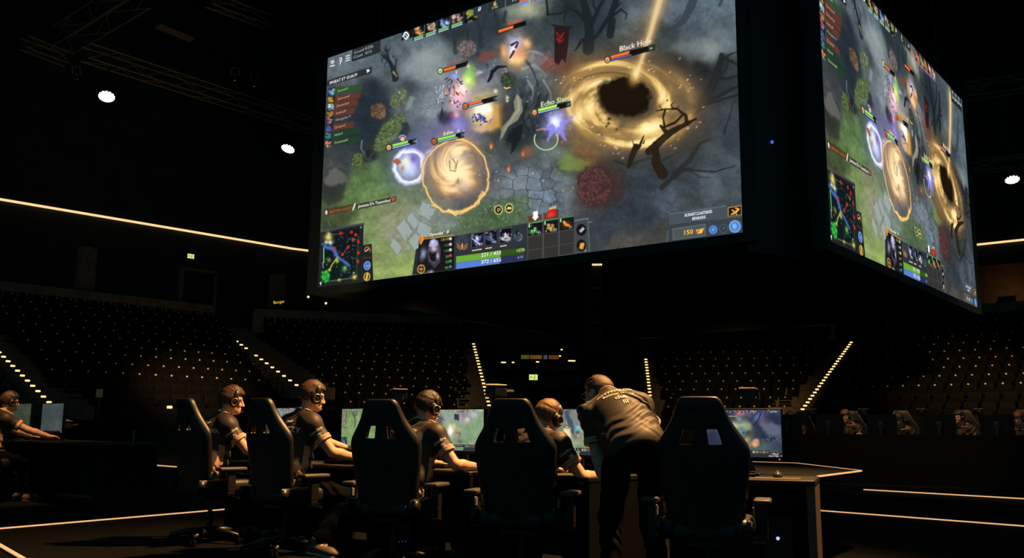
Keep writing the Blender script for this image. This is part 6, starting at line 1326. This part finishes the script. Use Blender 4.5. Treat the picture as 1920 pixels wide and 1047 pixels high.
    for _ in range(1):
        bv = bvh_of(sh); ring_ = []
        for k in range(40):
            th = 2 * PI * k / 40; d = a_ * math.cos(th) + b_ * math.sin(th); h_ = bv.ray_cast(ctr - n_ * .006 + d * .2, -d, .2); ring_.append((h_[0] if h_[0] is not None else ctr + d * .07) + n_ * .004)
    cr.tube(ring_, .0085, 6, True); cr.build('collar', M_PEACH, sh, True)
    def on_sleeve(c, d):
        h_ = bv.ray_cast(c + d * .13, -d, .13); return h_[0] if h_[0] is not None and .045 < (h_[0] - c).length < .084 else c + d * .070
    for A, E in ((LS, LE), (RS, RE)):
        d = (E - A).normalized(); c = A.lerp(E, SL); q = MB(); R_ = d.to_track_quat('Z', 'Y').to_matrix()
        for o_ in (-.003, -.010, -.017, -.028, -.035): q.tube([on_sleeve(c + d * o_, R_ @ V3((math.cos(2 * PI * k / 32), math.sin(2 * PI * k / 32), 0))) for k in range(32)], .0046, 6, True)
        q.build('sleeve_cuff', M_PEACH, sh, True)
    # --- trousers and shoes
    f = Field(lo, hi_, res * 1.3); f.ell(arr(pel), (.185, .138, .15), TR, .04)
    for A, K, B in ((LH, LK, LA), (RH, RK, RA)):
        f.cap(arr(A), arr(K), .103, .075, .04); f.cap(arr(K), arr(K.lerp(B, .9)), .075, .058, .03)
    g = f.grid(); f.D += nz(g, .007).astype(np.float32); q = g - arr(pel + sp * .04); hz_ = V3((fw.x, fw.y, 0)); hz_ = hz_.normalized() if hz_.length > .5 else V3((0, -1, 0)); f.D = np.where((q @ arr(hz_) < .02) | (arr(sp)[2] < .75), np.maximum(f.D, q @ arr(sp)), np.maximum(f.D, q[..., 2] - .09))
    link('trousers', f.mesh(), M_TROUSER, t, True)
    for k, B in (('l', LA), ('r', RA)):
        d = V3(J.get(k + 'toe', (0, 1, -.12))).normalized(); s_ = d.cross(V3((0, 0, 1))).normalized(); n_ = s_.cross(d); R_ = np.stack([arr(s_), arr(d), arr(n_)], 1); c = B + d * .05 - n_ * .045
        f = Field(np.minimum(arr(c), arr(B)) - .2, np.maximum(arr(c), arr(B)) + .22, .007); f.ell(arr(c + d * .085 - n_ * .012), (.046, .085, .034), R_, .03); f.ell(arr(c - d * .07), (.038, .06, .045), R_, .03); f.cap(arr(c - d * .06 + n_ * .02), arr(B + n_ * .02), .042, .046, .03); f.cap(arr(c - d * .05), arr(c + d * .09 - n_ * .01), .04, .038, .03)
        q = f.grid() - arr(c - n_ * .030); f.D = np.maximum(f.D, -(q @ arr(n_)))
        so_ = link('shoe', f.mesh(), M_SHOE, t, True)
        f = Field(arr(c) - .2, arr(c) + .2, .007); f.cap(arr(c - d * .085 - n_ * .038), arr(c + d * .115 - n_ * .036), .042, .047, .03, (arr(n_), 2.6)); link('sole', f.mesh(), M_SOLE if pale_sole else M_SOLE2, so_, True)
        la = MB()
        for j in range(4): p = c + d * (.015 + .025 * j) + n_ * (.036 - .008 * j); la.tube([p - s_ * .026 - n_ * .006, p + n_ * .006, p + s_ * .026 - n_ * .006], .004, 5)
        la.build('laces', M_SOLE if pale_sole else M_SOLE2, so_)
    # --- hair grown as locks from the crown
    f = Field(arr(hc) - .2, arr(hc) + .22, .0045); r = random.Random(len(lab)); N = 620
    top, sidel = {'short': (.030, .004), 'fringe': (.042, .007), 'fade': (.040, .001), 'bowl': (.036, .014)}[hair]
    for i in range(N):
        z = 1 - 2 * (i + .5) / N; a = i * 2.399963; x, y = math.sqrt(1 - z * z) * math.cos(a), math.sqrt(1 - z * z) * math.sin(a)
        if y > .30 and z < .55 - .35 * (1 - y) or z < -.62 or (abs(x) > .72 and z < -.05 and y > -.28) or (y > .15 and z < .05): continue
        if hair == 'fade' and z < -.45: continue
        p = HP(x * .079, -.008 + y * .099, .028 + z * .095); nrm = (hr * x + hf * y + hu * z).normalized()
        flow = (hf * (.9 if hair == 'fringe' else .45) + hr * (.35 * x) - hu * .15) if z > .35 else (-hu + hf * .1)
        flow = flow - nrm * flow.dot(nrm); flow = (flow.normalized() if flow.length > 1e-4 else hf) ; flow = flow + hr * r.uniform(-.22, .22); wt = min(1, max(0, (z - .25 + .55 * y) / .55)); L = (sidel + .010 + (top - sidel - .010) * wt) * r.uniform(.85, 1.1)
        m1 = p + flow * L * .6 + nrm * L * (.10 + .16 * wt); q = p + flow * L * 1.25 + nrm * (L * (.06 + .24 * wt) + r.uniform(-.001, .002)); f.cap(arr(p), arr(m1), .008 + .005 * wt, .0065 + .0025 * wt, .012); f.cap(arr(m1), arr(q), .0055 + .0025 * wt, .0035, .010)
    f.ell(arr(HP(0, -.008, .030)), (.080, .100, .095), HR, .01)
    g = f.grid() - arr(hc); yl_ = g @ arr(hf); zl = g @ arr(hu); xl = np.abs(g @ arr(hr))
    cutf = np.minimum(np.minimum(yl_ - .030 - .0, .062 - zl) + .0, .1)                       # the forehead and face stay bare
    f.D = np.maximum(f.D, np.minimum(yl_ - .045, .070 - zl)); f.D = np.maximum(f.D, np.minimum(np.minimum(yl_ + .030, -.002 - zl), xl - .0)); f.D = np.maximum(f.D, -.055 - zl + .25 * np.clip(-yl_, 0, .1))
    hm = hair_mat('hair ' + '%.3f' % hair_col[0], hair_col); link('hair', f.mesh(), hm, t, True)
    if headset:
        hs = MB(); Rm = np.array(HR); band = []
        tl = .10
        for k in range(25):
            a = PI * (k / 24) ; x, z = .104 * math.cos(a), -.005 + .135 * math.sin(a) ** .9; band.append(HP(x, .012 - .02 * math.sin(a) * tl, z))
        hs.tube(band, .0085, 8); hs.tube([b + hf * .016 for b in band], .0085, 8); hs.tube([b + hf * .008 + (b - hc).normalized() * .003 for b in band], .0095, 8); ho = hs.build('headset', M_CUP, t, True)
        for s in (-1, 1):
            c1, c2 = HP(s * .083, .010, -.012), HP(s * .118, .012, -.012); m_ = MB(); q = (c2 - c1)
            m_.cyl(c1, c1.lerp(c2, .45), .050, .050, 24).cyl(c1.lerp(c2, .45), c2, .046, .036, 24); cu_ = m_.build('ear_cup', M_CUP, ho, True)
            m_ = MB(); dn = q.normalized(); R_ = dn.to_track_quat('Z', 'Y').to_matrix(); m_.tube([c2 + dn * .001 + R_ @ V3((math.cos(2 * PI * k / 24) * .030, math.sin(2 * PI * k / 24) * .030, 0)) for k in range(24)], .0035, 6, True); m_.build('cup_ring', M_CUPRING, cu_, True)
        MB().tube([HP(-.112, .03, -.03), HP(-.10, .09, -.07), HP(-.045, .125, -.085)], [.004, .004, .006], 6).build('microphone', M_CUP, ho, True)
    t['_sh'] = 0; del t['_sh']
    P = dict(t=t, jersey=sh, bvh=bvh_of(sh), rt=rt, fw=fw, sp=sp, pel=pel, neck=neck, chest=chest, LS=LS, RS=RS, LE=LE, RE=RE); return P
def back_print(P, st, up, size, dx=0.0, skew=0.0):
    """letters on the back: up = metres below the collar along the spine"""
    o = P['neck'] - P['sp'] * up + P['rt'] * dx; X, Y = P['rt'], P['sp']; Z = -P['fw']
    M = Matrix((X, Y, Z)).transposed().to_4x4(); M.translation = o + Z * .02
    lettering('print', st, size, M_PRINT, P['jersey'], M, onto=P['bvh'], push=.35)
def sleeve_print(P, side, st, f0, size, view=(0, -1, 0), off=0.0):
    A, E = (P['LS'], P['LE']) if side < 0 else (P['RS'], P['RE']); Y = (A - E).normalized(); out = V3(view) - Y * V3(view).dot(Y); Z = out.normalized(); X = Y.cross(Z).normalized()
    M = Matrix((X, Y, Z)).transposed().to_4x4(); M.translation = A.lerp(E, f0) + X * off; lettering('print', st, size, M_PRINT, P['jersey'], M, onto=P['bvh'], push=.2)
def sleeve_emblem(P, side, f0, size, view=(0, -1, 0)):
    A, E = (P['LS'], P['LE']) if side < 0 else (P['RS'], P['RE']); Y = (A - E).normalized(); out = V3(view) - Y * V3(view).dot(Y); Z = out.normalized(); X = Y.cross(Z).normalized()
    m = MB(); c = A.lerp(E, f0)
    def on(x, y):
        p = c + X * x * size + Y * y * size; h = P['bvh'].ray_cast(p + Z * .2, -Z, .4); return (h[0] if h[0] is not None else p + Z * .07) + Z * .002
    for cx, cy in ((-.5, .45), (.5, .45), (0, -.05), (-.45, -.55), (.45, -.55)): m.tube([on(cx + .30 * math.cos(2 * PI * k / 14), cy + .30 * math.sin(2 * PI * k / 14)) for k in range(14)], .0022, 5, True)
    m.tube([on(0, .2), on(0, .9)], .0022, 5).tube([on(-.3, -.05), on(-.8, -.1)], .0022, 5).tube([on(.3, -.05), on(.8, -.1)], .0022, 5).tube([on(0, -.35), on(0, -.95)], .0022, 5)
    m.build('emblem', M_PRINT, P['jersey'])

def seated(lean=.25, twist=0.0, hl=(-.10, .43, .74), hr_=(.28, .40, .74), hfwd=(0, 1, -.15), hoff=(0, .03, 0), feet=None, seat=.50, roll=0.0, hup=(0, 0, 1), shrug=0.0, curl=.35):
    pel = V3((0, .0, seat + .08)); sp = V3((roll, math.sin(lean), math.cos(lean))).normalized()
    chest = pel + sp * .30; neck = pel + sp * .51 + V3((0, .0, 0)); rt = V3((math.cos(twist), -math.sin(twist), -roll)).normalized()
    sc_ = pel + sp * (.455 + shrug); LS, RS = sc_ - rt * .185, sc_ + rt * .185
    head = neck + sp * .05 + V3((0, .03, .125)) + V3(hoff)
    LE, LW = ik(LS, V3(hl), .285, .25, (-.5, -.4, -.8)); RE, RW = ik(RS, V3(hr_), .285, .25, (.6, -.35, -.8))
    feet = feet or ((-.14, .50, .09), (.14, .50, .09)); LH, RH = pel + V3((-.095, .02, -.03)), pel + V3((.095, .02, -.03))
    LK, LA = ik(LH, feet[0], .43, .42, (-.15, .6, 1)); RK, RA = ik(RH, feet[1], .43, .42, (.15, .6, 1))
    return dict(pelvis=pel, chest=chest, neck=neck, head=head, ls=LS, rs=RS, le=LE, re=RE, lw=LW, rw=RW, lh=LH, rh=RH, lk=LK, rk=RK, la=LA, ra=RA, hfwd=hfwd, hup=hup, lhd=(.15, 1, -.05), rhd=(-.1, 1, -.05), curl=curl)
def to_local(p, o, deg):
    a = math.radians(deg); d = V3(p) - V3((o[0], o[1], 0)); return V3((d.x * math.cos(a) - d.y * math.sin(a), d.x * math.sin(a) + d.y * math.cos(a), d.z))
HAIR_B, HAIR_D, HAIR_F = (.062, .030, .013), (.024, .013, .008), (.15, .074, .028)
def local_hands(o, deg, L, R): return dict(hl=to_local(L, o, deg), hr_=to_local(R, o, deg))
# fourth player (beside the standing man)
o4 = CHAIRS[1] + az(24) * .06 + V3((-.025, 0, 0)); h4 = 27
J = seated(.50, .12, seat=.45, hfwd=(.32, 1, -.42), hoff=(.04, .02, -.035), **local_hands(o4, h4, (.30, 7.0, .75), at(1118, 892, 6.78)))
P4 = person('person in black jersey with headset and light brown hair, left of the leaning man', (o4.x, o4.y, 0), h4, J, 'bowl', True, hair_col=HAIR_F)
back_print(P4, '9 A.', .20, .055); sleeve_print(P4, 1, 'OmeBro', .30, .028, (.5, -.86, 0)); sleeve_emblem(P4, 1, .47, .020, (.75, -.66, 0))
# third player
o3 = CHAIRS[2] + az(33) * .17 + V3((-.035, 0, 0)); h3 = 33
J = seated(.32, .10, seat=.47, hfwd=(.34, 1, -.28), hoff=(.02, .02, -.01), **local_hands(o3, h3, (-.62, 7.75, .76), at(897, 876, 7.42)))
P3 = person('person in black jersey with straight dark hair and headset, behind the third gaming chair', (o3.x, o3.y, 0), h3, J, 'bowl', True, hair_col=HAIR_D)
back_print(P3, 'OmeBro', .055, .034, .03); back_print(P3, 'ARZA', .135, .055, .02); sleeve_print(P3, 1, 'OmeBro', .28, .030, (.6, -.8, 0)); sleeve_emblem(P3, 1, .45, .024, (.7, -.7, 0))
# second player
o2 = CHAIRS[3] + az(43) * .08 + V3((-.075, 0, 0)); h2 = 43
J = seated(.24, .10, seat=.50, hfwd=(.30, 1, -.16), hoff=(.02, .03, .0), feet=((-.14, .46, .09), to_local((-1.60, 7.86, .10), o2, h2)), **local_hands(o2, h2, (-1.35, 8.55, .76), at(664, 866, 8.08)))
J['rtoe'] = to_local((1, -.35, -.12), (0, 0), h2)
P2 = person('tall person in black jersey with headset and fringe, right of the second chair', (o2.x, o2.y, 0), h2, J, 'fade', True, hair_col=HAIR_B, sc=1.04, pale_sole=True)
back_print(P2, 'OmeBr', .06, .034, .04); back_print(P2, 'AR.OZZY', .13, .058, .055); sleeve_print(P2, 1, 'OmeBro', .28, .032, (.75, -.66, 0)); sleeve_emblem(P2, 1, .45, .026, (.8, -.6, 0))
# first player
o1 = CHAIRS[4] + az(47) * .06 + V3((-.125, 0, 0)); h1 = 47
J = seated(.26, .10, seat=.50, hfwd=(.30, 1, -.15), hoff=(.02, .03, .0), feet=((-.12, .5, .09), (.16, .58, .09)), **local_hands(o1, h1, (-2.05, 9.3, .76), at(505, 860, 8.85)))
P1 = person('person in black jersey with headset and wavy hair, leftmost in the row', (o1.x, o1.y, 0), h1, J, 'fringe', True, hair_col=HAIR_B, sc=1.03)
back_print(P1, 'OmeBr', .06, .034, .03); back_print(P1, 'DESIGNMER', .13, .048, .065); sleeve_print(P1, 1, 'OmeBro', .28, .034, (.8, -.6, 0)); sleeve_emblem(P1, 1, .45, .028, (.8, -.6, 0))
# the man leaning over between the last two places
ox = V3((.78, 5.95, 0))
def W(x, y, z): return V3((x - ox.x, y - ox.y, z))
LS, RS = W(.535, 6.33, 1.12), W(.872, 6.31, 1.185); LE, LW = ik(LS, W(.645, 6.14, .60), .29, .26, (-.25, .5, 0)); RE, RW = ik(RS, W(1.13, 6.72, .735), .29, .27, (1.0, -.3, .25))
LK, LA = ik(W(.68, 6.02, .86), W(.63, 6.02, .09), .44, .43, (0, 1, 0)); RK, RA = ik(W(.88, 5.99, .86), W(.93, 5.86, .09), .44, .43, (0, 1, 0))
J = dict(pelvis=W(.79, 5.98, .91), chest=W(.745, 6.20, 1.10), neck=W(.685, 6.42, 1.235), head=W(.618, 6.55, 1.272), ls=LS, rs=RS, le=LE, re=RE, lw=LW, rw=RW, lh=W(.69, 6.0, .86), rh=W(.89, 5.97, .86), lk=LK, rk=RK, la=LA, ra=RA, hfwd=(-.85, .8, -.30), hup=(-.1, .55, 1), fwd=(0, .5, -1), lhd=(0, .5, -1), rhd=(0, 1, -.1), lpn=(-.3, .8, .4), curl=.3, sleeve=.66)
PS = person('standing man in black jersey leaning forward over the desk, no headset', (ox.x, ox.y, 0), 0, J, 'fade', False, hair_col=HAIR_B, panel=False)
back_print(PS, 'FARMINO', .075, .026); back_print(PS, 'ANTIVIROB', .112, .048, .01); back_print(PS, 'Bonnen Livsey', .165, .036, .022); back_print(PS, 'club', .218, .052, .03); back_print(PS, 'III', .275, .052, .045)
q = MB()
for s in (-1, 1):
    pass
hr, hf, hu = frame(V3((-.85, .8, -.30)), V3((-.1, .55, 1))); hc_ = J['head']; gl_ = MB()
for s in (-1, 1):
    gl_.tube([hc_ + hr * (s * .034 + .024 * math.cos(2 * PI * k / 16)) + hf * .112 + hu * (.006 + .019 * math.sin(2 * PI * k / 16)) for k in range(16)], .0022, 5, True)
    gl_.tube([hc_ + hr * s * .058 + hf * .110 + hu * .010, hc_ + hr * s * .083 + hf * .05 + hu * .012, hc_ + hr * s * .086 + hf * .0 + hu * .006], .002, 5)
gl_.tube([hc_ + hr * -.011 + hf * .114 + hu * .008, hc_ + hr * .011 + hf * .114 + hu * .008], .002, 5); gl_.build('glasses', M_STEEL, PS['t'])

# ------------------------------------------------------------------ left edge: the other desk and its player
LZ = .10
tag(MB().prism([(-12, 8.5), (-6.0, 12.05 - 1.2), (-4.6, 12.5), (-6.0, 15.5), (-12, 17)], 0, LZ).build('stage_riser', M_RISER), 'low black riser under the desk at the left edge', 'platform')
HL = 40; FL_, RL_ = az(HL), az(HL + 90)
pl_ = V3((-6.52, 11.75, 0)); JL = seated(.28, .0, seat=.50, hfwd=(.12, 1, -.12), **local_hands(pl_ - V3((0, 0, LZ)), HL, V3((-6.25, 12.45, .78)), V3((-5.82, 11.95, .80))))
PL = person('person with headset at the left edge of the picture, arm on a desk', (pl_.x, pl_.y, LZ), HL, JL, 'short', True, .009, hair_col=HAIR_B)
sleeve_print(PL, 1, 'III', .55, .05, (.9, -.4, 0))
place_chair(0, 0, HL, .03, 'gaming chair cut by the left edge of the picture', False, LZ, (pl_.x - .04, pl_.y - .05, 0))
dc = pl_ + FL_ * .40 + RL_ * .75; desk(dc.x, dc.y, HL, 2.6, .75, 'wide black desk at the left edge with two dim monitors', .76, LZ)
c = paint_monitor('grey', 31); c.blob(60, 40, 60, 40, (92, 110, 112), .6, noise=10); c.C *= .58; dimA = c.C
c = paint_monitor('teal', 35); c.C *= .46; dimB = c.C
for px, py, Y, pic, lab in ((99, 757.5, 12.15, dimA, 'dim monitor on the left edge desk, the one farther from its player'), (40, 758, 12.6, dimB, 'dim monitor on the left edge desk, right before its player')):
    p = at(px, py, Y); monitor(p.x, p.y, HL, p.z, lab, pic, base=.76 + LZ, grp=None)
q = pl_ + FL_ * .55 + RL_ * .35; keyboard(q.x, q.y, HL, 'black keyboard on the left edge desk', .76 + LZ, None)
stage_camera(122, 799, 12.4, 230, 'small video camera on a short pole on the left edge desk')

# ------------------------------------------------------------------ far team behind its long desk
FZ = .25
fa_, fb_ = at(1462, 820, 16.3), at(1462, 820, 16.3) + V3((.7972, -.6037, 0)) * 6.2
dF = V3((.7972, -.6037, 0)); nF = V3((.6037, .7972, 0)); hF = math.degrees(math.atan2(-nF.x, -nF.y))
fd = thing('team_desk', 'long black desk of the far team with a plain front panel at right', 'desk', (fa_.x, fa_.y, FZ), math.atan2(dF.y, dF.x))
MB().box((3.1, 0, .40), (6.2, .05, .78)).build('front_panel', M_RISER, fd); MB().box((3.1, .38, .745), (6.2, .74, .03)).build('desk_top', M_DESK, fd); MB().box((.03, .38, .36), (.05, .7, .72)).box((6.17, .38, .36), (.05, .7, .72)).box((3.1, .38, .36), (.05, .7, .72)).build('side_panel', M_RISER, fd)
far = [(1480, 1482, 766, HAIR_F, 'fair-haired far player half hidden behind the near bright monitor'), (1557, 1585, 763, HAIR_F, 'fair-haired far player in a shiny jersey, second from left of the far team'), (1655, 1682, 769, HAIR_D, 'far player with lowered face, in the middle of the far team'), (1764, 1799, 764, HAIR_D, 'far player showing a bare forearm, second from the right edge'), (1872, 1908, 770, HAIR_F, 'far player at the right edge of the picture')]
def on_line(px, off):           # plan point on the far team's line, off metres behind the panel
    r = ray(px, 810); A = fa_ + nF * off; t = (A.x * dF.y - A.y * dF.x) / (r.x * dF.y - r.y * dF.x); return V3((r.x * t, r.y * t, 0))
for i, (mx, hx_, top, hc2, lab) in enumerate(far):
    m = on_line(mx, .36); monitor(m.x, m.y, hF + 0, at(mx, 779, m.y).z, ('back of the far monitor nearest the bright near monitor', 'back of the far monitor before the fair-haired second player', 'back of the far monitor before the middle far player', 'back of the far monitor before the player with bare forearm', 'back of the far monitor next to the right edge')[i], None, .45, .29, FZ + .76, 'far team monitors')
    p = on_line(hx_ + 9, 1.02); hz = at(hx_, top + 7, p.y - .1).z - FZ; st_ = hz - 1.36
    J = seated((.30, .22, .46, .28, .42)[i], 0, seat=.50, hfwd=((.1, 1, -.2), (.15, 1, -.25), (-.1, 1, -.5), (.35, 1, -.15), (.2, 1, -.35))[i], hl=(-.18, .42, .80), hr_=(.22, .40, .80))
    head_z = J['head'].z + .12; dzz = hz - head_z
    sc_ = max(.86, min(1.02, hz / head_z))
    Pf = person('person: ' .replace('person: ', '') + lab, (p.x, p.y, FZ), hF + (0, 4, -6, 8, 0)[i], J, ('short', 'fringe', 'fade', 'short', 'bowl')[i], True, .0115, hair_col=hc2, sc=sc_, panel=(i == 1))
    place_chair(0, 0, hF + (6, -14, -16, -14, 0)[i], -.02, ('gaming chair of the far player behind the near bright monitor', 'gaming chair of the fair-haired second far player', 'gaming chair of the middle far player, outlined beside his head', 'gaming chair of the far player with bare forearm', 'gaming chair of the far player at the right edge')[i], False, FZ, p - V3((-nF.x, -nF.y, 0)) * 0 + nF * .05)
    k = on_line(mx + 14, .60)
    stage_camera(mx - 36, 775, on_line(mx - 36, .5).y, hF + 180, ('small video camera left of the first far monitor', 'small video camera left of the second far monitor', 'small video camera left of the middle far monitor', 'small video camera left of the fourth far monitor', 'small video camera left of the last far monitor')[i])
# ------------------------------------------------------------------ lamps of the hall
def spot(name, loc, aim, energy, col, size, blend=.5, rad=.25):
    l = bpy.data.lights.new(name, 'SPOT'); l.energy = energy; l.color = col; l.spot_size = math.radians(size); l.spot_blend = blend; l.shadow_soft_size = rad
    o = bpy.data.objects.new(name, l); COL.objects.link(o); o.location = loc; d = V3(aim) - V3(loc); o.rotation_euler = d.to_track_quat('-Z', 'Y').to_euler(); return o
WARM = (1, .50, .17)
spot('stage_key', (4.4, 8.5, 10.0), (-.2, 7.4, .8), 18000, WARM, 46, .75, .3)
spot('far_team_key', (4.8, 12.2, 8.2), (6.6, 15.6, 1.3), 1600, WARM, 32, .7, .3)
spot('left_table_key', (-4.6, 9.5, 8.0), (-6.3, 11.9, .9), 3000, WARM, 18, .7, .3)
spot('left_stand_wash', (-5, 14, 7), (-10.9, 32.0, 2.9), 30000, (1, .60, .27), 14, 1.0, .5)
spot('left_centre_wash', (-2, 25, 4.6), (-4.3, 37, 2.0), 2700, (1, .60, .27), 36, 1.0, .4)
spot('right_centre_wash', (6.5, 27, 4.6), (9.0, 38, 2.0), 2700, (1, .60, .27), 36, 1.0, .4)
spot('right_stand_wash', (11.5, 16, 7), (16.4, 32.5, 2.6), 16000, (1, .60, .27), 22, 1.0, .5)
spot('concourse_wash', (-6, 20, 3), (-16, 44, 9), 420, (1, .6, .3), 60, 1.0, .5)
spot('truss_wash', (-4, 22, 3), (-12, 37, 15), 1200, (1, .65, .3), 60, 1.0, .3)
